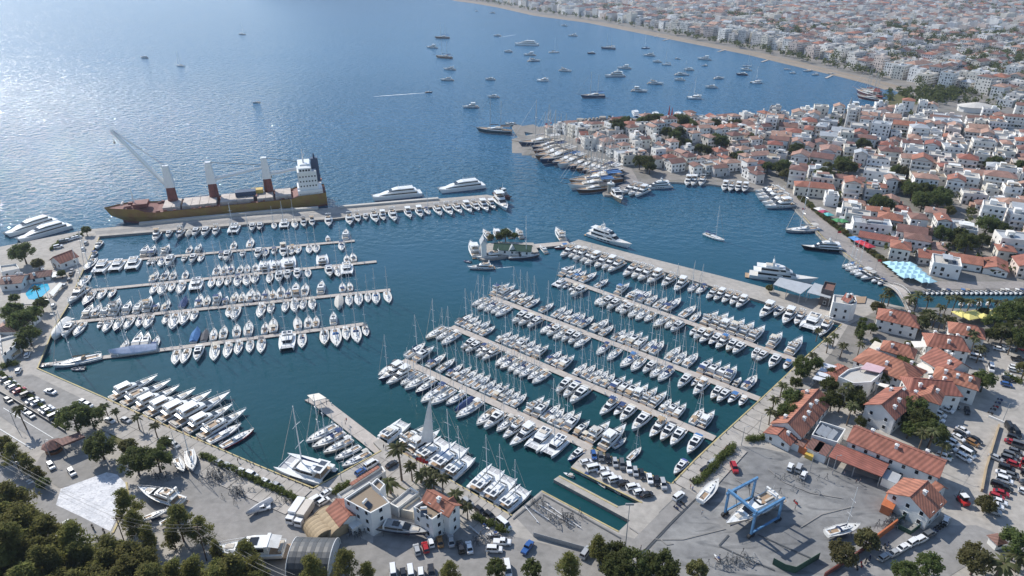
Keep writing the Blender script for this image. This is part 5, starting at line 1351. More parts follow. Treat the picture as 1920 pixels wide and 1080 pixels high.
# --- gate at the lower left
canopy([(103, 829), (148, 814), (160, 821), (118, 838)], 5.4, 'tile3', 'brown flat gate canopy at the road entrance', th=.7, name='gate_canopy')
a = P(103, 845, GZ); r = empty('gatehouse', (a.x, a.y, GZ)); tag(r, 'octagonal wooden gatehouse beside the brown canopy', 'kiosk')
oc = [(2.6 * math.cos(i * math.pi / 4), 2.6 * math.sin(i * math.pi / 4)) for i in range(8)]
link('wall', MB().prism(oc, 0, 1.1).mesh('wall', MT['wood']), r); link('glazing', MB().prism([(x * .97, y * .97) for x, y in oc], 1.1, 2.5).mesh('glazing', MT['glass']), r)
link('roof', MB().loft([[(x * 1.3, y * 1.3, 2.5) for x, y in oc], [(x * .1, y * .1, 4.2) for x, y in oc]]).mesh('roof', MT['tile3']), r)
a = P(1852, 1008, GZ); r = empty('ticket_kiosk', (a.x, a.y - 3, GZ), .2); tag(r, 'white kiosk with a red pyramid roof at the car park entrance', 'kiosk')
link('wall', MB().box(0, 0, 0, 2.6, 2.6, 2.6).mesh('wall', MT['wallw']), r); link('roof', MB().box(0, 0, 2.6, 3.8, 3.8, 1.3, tx=.1, ty=.1).mesh('roof', MT['tile3']), r)
link('window', MB().box(0, -1.31, 1.1, 1.5, .06, 1.0).mesh('pane', MT['glass']), r)

# --- travel lift carrying a yacht
def travel_lift():
    s_, b_ = P(1448, 945, GZ + 1), P(1368, 990, GZ + 1)
    rz = heading(s_, b_); c = (s_ + b_) / 2
    root = empty('travel_lift', (c.x, c.y, GZ), rz); tag(root, 'blue travel lift gantry holding a yacht in the boatyard', 'boat lift')
    hw, hl, H = 4.8, 5.6, 8.6
    for sx in (-1, 1):
        link('side_beam', MB().box(sx * hw, 0, H - .5, .6, hl * 2 + 1.6, .8).mesh('side_beam', MT['blue']), root)
        for sy in (-1, 1):
            l = link('leg', MB().box(sx * hw, sy * hl, 1.2, .55, .6, H - 1.7).mesh('leg', MT['blue']), root)
            w = MB()
            for q in (-.7, .7): w.tube((sx * hw - .35, sy * hl + q, .65), (sx * hw + .35, sy * hl + q, .65), .65, n=12)
            link('wheels', w.mesh('wheels', MT['rubber']), l)
        link('lower_beam', MB().box(sx * hw, 0, 1.3, .5, hl * 2 - .8, .5).mesh('lower_beam', MT['blue']), root)
        for sy in (-.5, .5): link('sling_block', MB().box(sx * hw * .96, sy * hl, H - 1.6, .5, .5, 1.0).mesh('sling_block', MT['dgrey']), root)
    link('cross_beam', MB().box(0, hl, H + .42, hw * 2 + .6, .7, .8).mesh('cross_beam', MT['blue']), root)
    for sy in (-.5, .5):
        sl = MB()
        for sx in (-1, 1): sl.tube((sx * hw * .95, sy * hl, H - 1.6), (sx * 2.9, sy * hl, 2.2), .09, n=4)
        sl.tube((-2.9, sy * hl, 2.2), (0, sy * hl, 1.1), .09, n=4); sl.tube((0, sy * hl, 1.1), (2.9, sy * hl, 2.2), .09, n=4)
        link('sling', sl.mesh('sling', MT['dgrey']), root)
    d = Vector((-math.sin(rz), math.cos(rz), 0)) * 11
    boat('B', (c.x - d.x, c.y - d.y, GZ + 1.9), rz, 1.0, 'hanging in the blue travel lift', hull=(.62, .52, .40), adj='cream motor yacht', group=None, skip=['hardtop'])
travel_lift()

# --- boats stored ashore on stands
STD = Proto('boat_stand')
q = MB()
for x, y in ((-.5, -.4), (.5, -.4), (0, .6)): q.tube((x, y, 0), (0, 0, 1.5), .05, n=4)
q.tube((0, 0, 1.4), (0, 0, 1.9), .04, n=4)
STD.part('tripod', q, MT['dgrey']); STD.part('pad', MB().box(0, 0, 1.88, .4, .3, .08), MT['rubber'])
def ashore(k, stern, bow, where, z=1.15, **kw):
    a, b = P(*stern, GZ + z), P(*bow, GZ + z); s = (b - a).length / LEN[k]; rz = heading(a, b)
    boat(k, (a.x, a.y, GZ + z), rz, s, where, None, **kw)
    # keel and props under the hull
    d = (b - a).normalized(); n = Vector((-d.y, d.x, 0)); c = a.lerp(b, .45)
    r = empty('boat_cradle', (c.x, c.y, GZ), rz); tag(r, 'cradle of the ' + (kw.get('adj') or KIND[k]) + ' ' + where, 'cradle')
    Lb = (b - a).length
    link('keel_block', MB().box(0, 0, 0, .5, Lb * .34, z - .25, ty=1.2).mesh('keel_block', MT['stripe' if k in 'sSv' else 'oxide']), r)
    for sx in (-1, 1):
        for sy in (-.25, .22): link('prop', MB().tube((sx * WID[k] * s * .5, Lb * sy, 0), (sx * WID[k] * s * .33, Lb * sy, z - .1), .06, n=5).mesh('prop', MT['dgrey']), r)
ashore('S', (1312, 942), (1347, 902), 'on stands beside the hedge', skip=['mast', 'boom', 'furled_genoa', 'bimini', 'sprayhood'], adj='white racing hull without mast')
ashore('S', (1549, 1003), (1612, 987), 'on stands in the boatyard', skip=['bimini', 'furled_genoa'], adj='white sloop', z=1.6)
ashore('K', (702, 986), (808, 1004), 'beside the smaller office', hull=BLK, adj='sleek black motor yacht', z=1.2, skip=['aft_awning'])
ashore('F', (342, 947), (262, 922), 'ashore behind the pines', adj='white flybridge yacht', z=1.2)
ashore('s', (356, 848), (362, 886), 'ashore by the round pines, right of a pair', adj='white sloop with mast', skip=['bimini', 'sprayhood'])
ashore('s', (331, 862), (346, 887), 'ashore by the round pines, left of a pair', adj='small white sloop', skip=['bimini', 'sprayhood', 'furled_genoa'])
ashore('v', (510, 938), (462, 968), 'in the west yard beside the hedge', adj='grey tented yacht', skip=['mast'], cover=((.45, .45, .46), 'grey'), z=.8)
ashore('m', (535, 1036), (400, 1042), 'ashore beside the dark hangar', adj='large white cabin cruiser', z=.9)
ashore('m', (440, 1042), (406, 1024), 'ashore among the pines below the yard', adj='old white cruiser', z=.9)
ashore('s', (268, 976), (318, 957), 'behind the white flybridge yacht', adj='red-striped white sloop', skip=['bimini', 'sprayhood', 'mast', 'boom', 'furled_genoa'])
ashore('s', (300, 985), (346, 965), 'second behind the white flybridge yacht', adj='low white sloop', skip=['bimini', 'sprayhood', 'furled_genoa'])
ashore('o', (905, 984), (917, 994), 'ashore near the office palms', z=.4, adj='small white tender')
ashore('o', (832, 1000), (852, 990), 'ashore beside the smaller office', z=.4, adj='white rowing tender')
ashore('o', (935, 1002), (912, 1005), 'ashore under the lamp by the hedge', z=.4, adj='covered beige tender')
ashore('o', (1350, 1052), (1338, 1040), 'in the lower boatyard', z=.4, adj='small white dinghy hull')

# --- old town landmarks
def castle():
    pts = [(1090, 243), (1110, 247), (1138, 241), (1170, 236), (1176, 226), (1130, 222), (1088, 226)]
    zt = 13.5; ps = [P(x, y, zt) for x, y in pts]; o0 = ps[0]
    root = empty('castle', (o0.x, o0.y, GZ)); tag(root, 'grey stone castle with battlements above the old town', 'castle')
    n = len(ps)
    for i in range(n):
        a, b = ps[i] - o0, ps[(i + 1) % n] - o0; L = (b - a).length; c = (a + b) / 2
        w = link('curtain_wall', MB().box(c.x, c.y, -1, 2.2, L, zt - GZ + 1, heading(a, b)).mesh('curtain_wall', MT['stone']), root)
        m = MB(); k = int(L / 3.2); d = (b - a).normalized()
        for q in range(k):
            p = a.lerp(b, (q + .5) / k); m.box(p.x, p.y, zt - GZ, 2.2, 1.7, 1.3, heading(a, b))
        link('battlements', m.mesh('battlements', MT['stone']), w)
        link('tower', MB().tube((a.x, a.y, -1), (a.x, a.y, zt - GZ + 1.5), 3.6, 3.2, 10).mesh('tower', MT['stone']), root)
    cc = [(p.x - o0.x, p.y - o0.y) for p in ps]
    link('courtyard', MB().prism(cc, 0, 11).mesh('courtyard', MT['stone']), root)
castle()
def minaret(x, y, h, lab, zb=GZ):
    a = P(x, y, zb); r = empty('minaret', (a.x, a.y, zb)); tag(r, lab, 'minaret')
    link('shaft', MB().tube((0, 0, 0), (0, 0, h * .8), 1.3, 1.0, 12).mesh('shaft', MT['wallw']), r)
    for z in (.62, .72): link('balcony', MB().tube((0, 0, h * z), (0, 0, h * z + 1.1), 1.5, 2.0, 12).mesh('balcony', MT['wallw']), r)
    link('spire', MB().tube((0, 0, h * .8), (0, 0, h), 1.15, .05, 12).mesh('spire', MT['grey']), r)
minaret(1413, 279, 27, 'slender white minaret beside the old town roofs')
minaret(1585, 238, 26, 'slender white minaret behind the bazaar roofs')
a = P(1144, 361, GZ); r = empty('harbour_light', (a.x, a.y, GZ)); tag(r, 'short stone harbour lighthouse at the gulet mole', 'lighthouse')
link('tower', MB().tube((0, 0, 0), (0, 0, 6), 2.4, 1.9, 12).mesh('tower', MT['stone']), r); link('gallery', MB().tube((0, 0, 6), (0, 0, 6.6), 2.3, 2.3, 12).mesh('gallery', MT['wallw']), r); link('lantern', MB().tube((0, 0, 6.6), (0, 0, 8.4), 1.0, .3, 10).mesh('lantern', MT['wallw']), r)
a, b = P(1668, 527, 3), P(1714, 578, 3)
r = empty('footbridge', (a.x, a.y, 0), heading(a, b)); tag(r, 'arched footbridge over the canal mouth', 'bridge'); L = (b - a).length
arc = [(L * i / 16, 1.2 + 3.0 * math.sin(math.pi * i / 16)) for i in range(17)]
link('deck', MB().loft([[(-2.4, y, z), (2.4, y, z), (2.4, y, z - .5), (-2.4, y, z - .5)] for y, z in arc]).mesh('bridge_deck', MT['pont']), r)
for s in (-1, 1):
    mb = MB()
    for (y, z), (y2, z2) in zip(arc[:-1], arc[1:]): mb.tube((s * 2.3, y, z + 1.1), (s * 2.3, y2, z2 + 1.1), .08, n=4); mb.tube((s * 2.3, y, z), (s * 2.3, y, z + 1.1), .05, n=4)
    link('railing', mb.mesh('railing', MT['white']), r)
for j in range(5):
    for i in range(4):
        if j == 4 and i < 2: continue
        x, y = 1669 + i * 12.5 + j * 9.0, 493 + j * 7.5 + i * .5
        parasol(x, y, 4.9, 4.2, (.42, .66, .74), '%s pale blue square parasol in row %s by the promenade' % (ordinal(i + 1).capitalize() if 0 else ordinal(i + 1), ordinal(j + 1)), 'pale blue parasols')
for i, (x, y, c, lab) in enumerate(((1603, 446, (.10, .30, .62), 'blue parasol behind the promenade'), (1609, 449, (.10, .30, .62), 'nearer blue parasol behind the promenade'), (1615, 453, (.5, .04, .06), 'first red parasol behind the promenade'), (1622, 456, (.5, .04, .06), 'second red parasol behind the promenade'), (1629, 460, (.5, .04, .06), 'third red parasol behind the promenade'), (1571, 412, (.08, .28, .12), 'left green parasol by the promenade'), (1580, 413, (.08, .28, .12), 'right green parasol by the promenade'), (1553, 401, (.12, .45, .45), 'teal parasol by the promenade'), (1545, 396, (.4, .06, .12), 'crimson parasol by the promenade'), (1537, 391, (.75, .74, .7), 'white parasol by the promenade'), (1620, 424, (.75, .74, .7), 'white parasol beside the red roofs'))):
    parasol(x, y, 5, 4, c, lab, None)
a = P(1828, 208, GZ); r = empty('market_hall', (a.x, a.y, GZ)); tag(r, 'white round tent-roofed hall behind the bazaar', 'hall')
oc = [(17 * math.cos(i * math.pi / 6), 11 * math.sin(i * math.pi / 6)) for i in range(12)]
link('wall', MB().prism(oc, 0, 5).mesh('wall', MT['wallw']), r); link('roof', MB().loft([[(x * 1.08, y * 1.08, 5) for x, y in oc], [(x * .2, y * .2, 8) for x, y in oc]]).mesh('roof', MT['awn']), r, (.6, .57, .52))

# ------------------------------------------------------------------ the town
rt = random.Random(21)
WALLS = [((.78, .77, .74), 'white'), ((.80, .79, .77), 'white'), ((.70, .66, .58), 'cream'), ((.66, .56, .50), 'pale pink'), ((.52, .51, .50), 'grey'), ((.74, .71, .66), 'off-white')]
TW = [M('town_wall_%d' % i, c, .85, .12, .25, world_tex=True) for i, (c, n) in enumerate(WALLS)]
NW = len(TW)
TMATS = TW + [MT['tile'], MT['tile2'], MT['tile3'], MT['flat'], MT['metal'], MT['glass'], MT['white'], MT['solar'], MT['flatd']]
ROOFI = {'tile': NW, 'tile2': NW + 1, 'tile3': NW + 2, 'flat': NW + 3, 'metal': NW + 4, 'glass': NW + 5, 'white': NW + 6, 'solar': NW + 7, 'flatd': NW + 8}
def house_parts(r, w, d, floors, kind, roof, detail=2):
    """local plan centred on the origin, x = frontage; returns part meshes"""
    h = floors * 3.0 + r.uniform(.1, .8); hw, hd = w / 2, d / 2
    out = {}
    wall = MB().box(0, 0, -1.5, w, d, h + 1.5)
    rf = MB()
    if kind == 'flat':
        t = .25; p = r.uniform(.5, 1.0)
        for sx in (-1, 1): wall.box(sx * (hw - t / 2), 0, h, t, d, p)
        for sy in (-1, 1): wall.box(0, sy * (hd - t / 2), h, w - 2 * t, t, p)
        rf.box(0, 0, h, w - 2 * t - .02, d - 2 * t - .02, .06)
        ex = MB()
        if r.random() < .7: wall.box(r.uniform(-.2, .2) * w, r.uniform(0, .25) * d, h + .06, min(3.4, w * .4), min(3.4, d * .4), 2.5)
    else:
        ov = .5; rh = min(w, d) * r.uniform(.17, .25); k = (hd if d < w else hw) * (1 if kind == 'hip' else 0)
        if d <= w:
            R0, R1 = (-hw - ov + (k + ov if k else 0), 0, h + rh), (hw + ov - (k + ov if k else 0), 0, h + rh)
        else:
            R0, R1 = (0, -hd - ov + (k + ov if k else 0), h + rh), (0, hd + ov - (k + ov if k else 0), h + rh)
        c = [(-hw - ov, -hd - ov, h), (hw + ov, -hd - ov, h), (hw + ov, hd + ov, h), (-hw - ov, hd + ov, h)]
        th = .2
        V = c + [R0, R1] ; V2 = [(x, y, z + th) for x, y, z in V]
        if d <= w: fs = [(0, 1, 5, 4), (2, 3, 4, 5), (3, 0, 4), (1, 2, 5)]
        else: fs = [(1, 2, 5, 4), (3, 0, 4, 5), (0, 1, 4), (2, 3, 5)]
        if kind == 'gable':
            ends = fs[2:]; fs = fs[:2]
            for e in ends:
                q = [V[i] for i in e]; wall.add([(x * (hw / (hw + ov)), y * (hd / (hd + ov)), z - (.02 if z > h else 0)) for x, y, z in q], [(0, 1, 2)])
        rf.add(V2, fs); rf.add(V, [tuple(reversed(f)) for f in fs])
        for i in range(4): rf.add([c[i], c[(i + 1) % 4], V2[(i + 1) % 4], V2[i]], [(0, 1, 2, 3)])
        ex = MB()
        if r.random() < .6 and detail > 0: ex.box(r.uniform(-.3, .3) * w, r.uniform(-.3, .3) * d, h, .9, .9, rh + r.uniform(.6, 1.3))
    out['wall'] = wall; out['roof'] = rf
    wi = MB(); bal = MB()
    if detail > 0:
        for ax, L, o in ((0, w, hd), (1, d, hw)):
            n = max(1, int(L / 2.7))
            for s in (-1, 1):
                if detail == 1 and s == 1 and ax == 0: continue
                for f in range(floors):
                    for i in range(n):
                        if r.random() < .22: continue
                        u = -L / 2 + L * (i + .5) / n; tl = r.random() < .25; z = f * 3.0 + (.25 if tl else .95); q = .5 * r.uniform(.8, 1.5); zz = 2.05 if tl else 1.25
                        if ax == 0: v = [(u - q, s * (o + .04), z), (u + q, s * (o + .04), z), (u + q, s * (o + .04), z + zz), (u - q, s * (o + .04), z + zz)]
                        else: v = [(s * (o + .04), u - q, z), (s * (o + .04), u + q, z), (s * (o + .04), u + q, z + zz), (s * (o + .04), u - q, z + zz)]
                        wi.add(v, [(0, 1, 2, 3)])
        if r.random() < .30:                       # ground-floor lean-to awning
            s = r.choice((-1, 1)); bal.box(0, s * (hd + 1.1), 2.5, w * .9, 2.2, .12)
        if floors > 2 and r.random() < .75:
            for f in range(1, floors):
                bal.box(0, -hd - .6, f * 3.0 - .1, w * .92, 1.2, .16); bal.box(0, -hd - 1.17, f * 3.0 + .06, w * .92, .08, .85)
    out['windows'] = wi; out['balconies'] = bal; out['extra'] = ex
    return out, h
TOWNS = dict(
    old=[(1022, 252), (1060, 240), (1095, 246), (1180, 228), (1320, 230), (1440, 223), (1440, 345), (1340, 332), (1262, 327), (1225, 330), (1190, 313), (1125, 290), (1092, 280), (1055, 256)],
    baz=[(1440, 223), (1540, 219), (1600, 216), (1660, 206), (1740, 204), (1790, 240), (1930, 214), (1990, 214), (1990, 518), (1850, 517), (1720, 515), (1668, 482), (1618, 432), (1556, 384), (1510, 358), (1470, 344), (1440, 345)],
    far=[(860, -4), (945, 6), (1010, 19), (1110, 32), (1240, 56), (1290, 64), (1420, 88), (1490, 103), (1590, 124), (1680, 146), (1715, 158), (1760, 186), (1790, 196), (1990, 204), (2400, 180), (2400, -12), (860, -12)])
AVOID = [(P(1130, 233, GZ), 36), (P(1253, 222, GZ), 8), (P(1828, 208, GZ), 30), (P(1413, 279, GZ), 5), (P(1585, 238, GZ), 5), (P(1770, 180, GZ), 42), (P(1745, 190, GZ), 30)]
GREEN = [(1213, 322, 12), (1230, 246, 14), (1262, 240, 12), (1213, 262, 11), (1290, 265, 14), (1262, 285, 14), (1288, 290, 10), (1345, 262, 9), (1350, 290, 9), (1460, 330, 16), (1570, 325, 14), (1625, 290, 8), (1735, 375, 20), (1755, 395, 20), (1715, 365, 12), (1790, 465, 14), (1870, 450, 12), (1862, 320, 8), (1912, 325, 8), (1690, 335, 7), (1420, 280, 8), (1590, 330, 8), (1840, 465, 10), (1180, 262, 8), (1160, 272, 6), (1320, 300, 9), (1385, 305, 8), (1500, 300, 8), (1660, 400, 9), (1545, 345, 9), (1380, 245, 8)]
GW = [(P(x, y, GZ), rr) for x, y, rr in GREEN]
cand = []
def gen(key, cell, ang, street, fmin, fmax):
    pl = TOWNS[key]; ws = [P(x, max(y, -40), GZ) for x, y in pl]
    c, s = math.cos(ang), math.sin(ang)
    loc = [(p.x * c + p.y * s, -p.x * s + p.y * c) for p in ws]
    x0, x1, y0, y1 = min(q[0] for q in loc), max(q[0] for q in loc), min(q[1] for q in loc), max(q[1] for q in loc)
    y = y0; j = 0
    while y < y1:
        rowd = cell * rt.uniform(.82, 1.15); x = x0; i = 0
        while x < x1:
            w = cell * rt.uniform(.6, 1.35)
            if rt.random() < (.10 if key != 'old' else .05): w *= 1.6
            cx, cy = x + w / 2 + rt.uniform(-.8, .8), y + rowd / 2 + rt.uniform(-2, 2)
            wx, wy = cx * c - cy * s, cx * s + cy * c
            x += w + (street if i % 4 == 3 else rt.uniform(.2, 1.4)); i += 1
            px = pix((wx, wy, GZ))
            if not inside(px, pl) or px[0] > 2010 or px[0] < 850: continue
            if any((wx - a.x) ** 2 + (wy - a.y) ** 2 < q * q for a, q in AVOID + GW): continue
            if key == 'far' and ridge_z(wx, wy) > 3: continue
            if rt.random() < .05: continue
            cand.append((math.hypot(wx, wy), key, wx, wy, ang + rt.uniform(-.14, .14) + (1.571 if 0 else 0), w * rt.uniform(.8, 1.0), rowd * rt.uniform(.72, .98), px))
        y += rowd + (street if j % 2 else .8); j += 1
gen('old', 9.8, .32, 2.6, 2, 3)
gen('baz', 12.6, -.42, 4.0, 2, 4)
gen('far', 17.0, .62, 7.0, 2, 5)
cand.sort(key=lambda q: q[0])
NEARN = 292
stuff = {'far_house_walls': MB()}
far_mb = MB()
bins = {}
for idx, (dist, key, wx, wy, ang, w, d, px) in enumerate(cand):
    r = random.Random(idx * 7 + 3)
    beachdist = min(math.hypot(wx - p.x, wy - p.y) for p in bl) if key == 'far' else 999
    if key == 'old': fl = r.choice((2, 2, 2, 3)); kind = r.choices(('hip', 'gable', 'flat'), (5, 4, 3.2))[0]
    elif key == 'baz': fl = r.choice((1, 2, 2, 3, 3, 4)); kind = r.choices(('hip', 'gable', 'flat'), (3.2, 3.0, 5.4))[0]
    else:
        fl = r.choice((2, 2, 3, 3, 4, 5)); kind = r.choices(('hip', 'gable', 'flat'), (2.6, 2.2, 6))[0]
        if beachdist < 105: fl = r.choice((3, 4, 5, 6)); kind = 'flat' if r.random() < .75 else 'hip'
    if kind == 'flat': roof = r.choices(('flat', 'flatd', 'metal'), (7, 1.3, 1.2))[0]
    else: roof = r.choices(('tile', 'tile2', 'tile3', 'metal'), ((1.1, 4.4, 4.0, .6) if key == 'far' else (2.6, 4.0, 2.8, .6 if key != 'old' else 0)))[0]
    if key == 'baz' and wy < P(1600, 400).y and kind != 'flat' and r.random() < .4: roof = 'tile'; fl = min(fl, 2)
    if key == 'baz' and dist < 430:
        fl = min(fl, r.choice((1, 1, 2, 2, 3)))
        if kind == 'flat' and fl == 1: roof = r.choice(('flatd', 'metal', 'tile3', 'flat'))
    wi = r.choices(range(NW), (2, 2, 3, 1.5, 3.5, 3) if key == 'far' else (4, 4, 2, 1, 1.6, 3))[0]
    near = idx < NEARN
    parts, h = house_parts(r, w, d, fl, kind, roof, 2 if dist < 900 else 1 if dist < 1500 else 0)
    z = town_z(wx, wy)
    if near:
        b = int(px[1] // 14); bins.setdefault((key, b), []).append((px[0], idx))
        root = empty('town_house', (wx, wy, z), ang)
        rn = {'tile': 'terracotta', 'tile2': 'faded tile', 'tile3': 'brown tile', 'flat': 'pale flat', 'metal': 'grey metal', 'flatd': 'brown flat'}[roof]
        root['desc'] = '%s %s-storey house, %s roof' % (WALLS[wi][1], ['', 'one', 'two', 'three', 'four', 'five', 'six'][fl], rn)
        root['hid'] = idx
        root['category'] = 'house'; root['group'] = {'old': 'houses of the old town', 'baz': 'houses of the bazaar quarter', 'far': 'houses behind the beach'}[key]
        wo_ = link('wall', parts['wall'].mesh('wall', TW[wi]), root)
        ro_ = link('roof', parts['roof'].mesh('roof', MT[roof]), root)
        if parts['windows'].f: o = link('windows', parts['windows'].mesh('windows', MT['glass']), wo_); o['kind'] = 'stuff'
        if parts['balconies'].f: o = link('balconies', parts['balconies'].mesh('balconies', MT['white']), wo_); o['kind'] = 'stuff'
        if r.random() < .45 and kind == 'flat':       # shade roof on the terrace
            pw, pd = w * r.uniform(.35, .7), d * r.uniform(.35, .6); mb = MB().box(0, 0, h + 2.3, pw, pd, .12)
            for sx in (-1, 1):
                for sy in (-1, 1): mb.box(sx * pw * .46, sy * pd * .46, h + .05, .12, .12, 2.3)
            link('terrace_roof', mb.mesh('terrace_roof', MT[r.choice(('tile3', 'tile2', 'metal', 'flatd', 'awn'))]), ro_, r.choice(((.6, .55, .48), (.35, .2, .15), (.7, .7, .68))))
        if r.random() < .35:
            s_ = r.choice((-1, 1)); link('lean_to', MB().box(s_ * (w / 2 + 1.3), 0, 0, 2.5, d * r.uniform(.5, .9), 2.6).mesh('lean_to', MT[r.choice(('flatd', 'tile3', 'metal', 'wallw', 'tile2'))]), root)
        if parts['extra'].f: link('chimney', parts['extra'].mesh('chimney', MT['wallw']), ro_)
        if kind == 'flat':
            for q in range(r.choice((0, 1, 1, 2))):
                o = link('roof_tank', tank_mesh(), ro_); o.location = (r.uniform(-.3, .3) * w, r.uniform(-.35, .1) * d, h + .06); o.rotation_euler = (0, 0, -ang + r.uniform(-.3, .3))
    else:
        c, s = math.cos(ang), math.sin(ang)
        for n, mi in (('wall', wi), ('roof', ROOFI[roof]), ('windows', ROOFI['glass']), ('balconies', ROOFI['white']), ('extra', 0)):
            m_ = parts[n]
            if m_.f: far_mb.add([(wx + x * c - y * s, wy + x * s + y * c, z + zz) for x, y, zz in m_.v], m_.f, mi)
        if kind == 'flat' and dist < 1300 and r.random() < .6:
            far_mb.box(wx + r.uniform(-2, 2), wy + r.uniform(-2, 2), z + h, 1.8, 1.2, 1.8, mi=ROOFI['white']); far_mb.box(wx + r.uniform(-3, 3), wy - 1.5, z + h + .3, 2, 1.4, .5, mi=ROOFI['solar'])
tag(link('distant_town', far_mb.mesh('distant_town', TMATS)), 'mass of distant white and red-roofed town houses behind the bay', 'town', kind='stuff')
# labels: row and place in the row, counted the way one would in the picture
ROOTS = {o['hid']: o for o in COL.objects if o.name.startswith('town_house')}
for key, zone in (('old', 'old town'), ('baz', 'bazaar'), ('far', 'beach quarter')):
    ks = sorted((b for k, b in bins if k == key), reverse=True)
    for n, b in enumerate(ks):
        for i, (x, idx) in enumerate(sorted(bins[key, b])):
            o = ROOTS[idx]; o['label'] = '%s, %s from left in %s %s row up' % (o['desc'], ordinal(i + 1), ordinal(n + 1), zone)
for o in ROOTS.values():
    del o['desc']; del o['hid']

# ------------------------------------------------------------------ trees and plants
rg_ = np.random.default_rng(4)
def leaf_mesh(name, cen, rad, n, size, mat, aspect=1.0, up=.0, flat=1.0, loose=1.0):
    """n small leaf faces spread through clumps at cen with radii rad"""
    cen = np.asarray(cen, float); rad = np.asarray(rad, float)
    k = rg_.choice(len(cen), n, p=rad ** 2 / (rad ** 2).sum())
    d = rg_.normal(size=(n, 3)); d /= np.linalg.norm(d, axis=1)[:, None]
    p = cen[k] + d * (rad[k] * rg_.uniform(.1, loose, n) ** .6)[:, None] * np.array([1, 1, flat])
    u = rg_.normal(size=(n, 3)); u[:, 2] *= .6; u /= np.linalg.norm(u, axis=1)[:, None]
    nn = d + rg_.normal(size=(n, 3)) * .6 + np.array([0, 0, up]); v = np.cross(u, nn); v /= np.linalg.norm(v, axis=1)[:, None] + 1e-9
    s = size * rg_.uniform(.6, 1.3, n)[:, None]
    q = np.stack([p - u * s - v * s * aspect * .5, p + u * s * .2 - v * s * aspect, p + u * s + v * s * aspect * .3, p - u * s * .2 + v * s * aspect], 1).reshape(-1, 3)
    me = bpy.data.meshes.new(name)
    me.from_pydata(q.tolist(), [], np.arange(4 * n).reshape(n, 4).tolist())
    me.materials.append(mat)
    return me
class TreeP:
    def __init__(s, name, crown, trunk): s.name, s.crown, s.trunk = name, crown, trunk
def limbs(h, r, base, tips, mat='bark'):
    mb = MB()
    seg = 5; lean = random.Random(int(h * 100 + len(tips))).uniform(-.05, .05) * h
    pts = [Vector((lean * (i / seg) ** 2, 0, h * i / seg)) for i in range(seg + 1)]
    for i in range(seg): mb.tube(pts[i], pts[i + 1], r * (1 - .8 * i / seg), r * (1 - .8 * (i + 1) / seg), 7)
    for t in tips:
        z0 = max(base, t[2] * .62); a = Vector((lean * (z0 / h) ** 2, 0, z0)); mb.tube(a, t, r * .35, r * .08, 5)
    return mb
def conifer(h, r, n, seed, mat='pine', size=.30, low=.22):
    rr = random.Random(seed); cen = []; rad = []
    for i in range(58):
        t = rr.uniform(low, 1.0) ** .9; prof = r * (1 - ((t - low * .9) / (1.05 - low * .9)) ** 1.6) * (.75 + .25 * math.sin(i * 2.4)) + .25
        a = rr.uniform(0, 6.28); q = prof * rr.uniform(.45, 1.0)
        cen.append((q * math.cos(a), q * math.sin(a), h * t)); rad.append(rr.uniform(.5, 1.0) * (.5 + .5 * r / 3))
    cen.append((0, 0, h)); rad.append(.5)
    return TreeP('pine_tree', leaf_mesh('pine_crown', cen, rad, n, size, MT[mat], .35, .3, .6, 1.5), limbs(h * .96, h * .022, h * low, cen[::7]).mesh('pine_trunk', MT['bark']))
def round_tree(h, r, n, seed, mat='leaf', size=.3, name='broadleaf_tree', squash=.75):
    rr = random.Random(seed); cen = []; rad = []
    for i in range(46):
        a = rr.uniform(0, 6.28); e = rr.uniform(-.5, 1.3); q = r * rr.uniform(.55, .95)
        cen.append((q * math.cos(a) * math.cos(e), q * math.sin(a) * math.cos(e), h - r * squash + q * squash * math.sin(e))); rad.append(r * rr.uniform(.2, .36))
    return TreeP(name, leaf_mesh('crown', cen, rad, n, size, MT[mat], .7, .4), limbs(h - r * squash * .6, .06 * r + .08, h * .25, cen[::5]).mesh('trunk', MT['bark']))
def palm(h, fr, seed, n=26, fat=1.0):
    rr = random.Random(seed); mb = MB()
    for i in range(n):
        a = 6.283 * i / n + rr.uniform(-.2, .2); el = rr.uniform(-.35, 1.15); L = fr * rr.uniform(.8, 1.1)
        dx, dy = math.cos(a), math.sin(a); sx, sy = -dy, dx; rows = []
        for k in range(6):
            t = k / 5; rr_ = L * t * math.cos(el * (1 - .5 * t)); z = h + L * (math.sin(el) * t - (.55 + .2 * (el > .4)) * t * t); w = .42 * math.sin(math.pi * min(1, .12 + .85 * t)) + .03
            rows.append([(dx * rr_ + sx * w, dy * rr_ + sy * w, z - w * .6), (dx * rr_, dy * rr_, z), (dx * rr_ - sx * w, dy * rr_ - sy * w, z - w * .6)])
        mb.loft(rows, closed=False, caps=False)
    tr = MB(); pts = [(.25 * math.sin(z * .3 + seed), .2 * math.cos(z * .25), h * z / 6) for z in range(7)]
    for k in range(6): tr.tube(pts[k], pts[k + 1], fat * (.28 - .015 * k), fat * (.265 - .015 * k), 8)
    tr.dome(pts[-1][0], pts[-1][1], h - .5, .42 * fat, .7, 8, 3)
    return TreeP('palm_tree', mb.mesh('fronds', MT['palm']), tr.mesh('palm_trunk', MT['palmbark']))
PINES = [conifer(9.5, 3.2, 3500, 1), conifer(8.5, 2.8, 3100, 2), conifer(10.5, 3.4, 3800, 3), conifer(7.5, 2.8, 2900, 4), conifer(9, 3.8, 3500, 5, low=.3)]
ROUND = [round_tree(7.5, 3.8, 4300, 6, 'leaf', .26), round_tree(8.5, 4.4, 4900, 7, 'leaf', .28), round_tree(6.0, 3.0, 3200, 8, 'leaf', .25)]
OLIVE = [round_tree(5.5, 2.8, 3600, 9, 'olive', .24, 'olive_tree'), round_tree(6.5, 3.1, 3800, 10, 'olive', .24, 'olive_tree')]
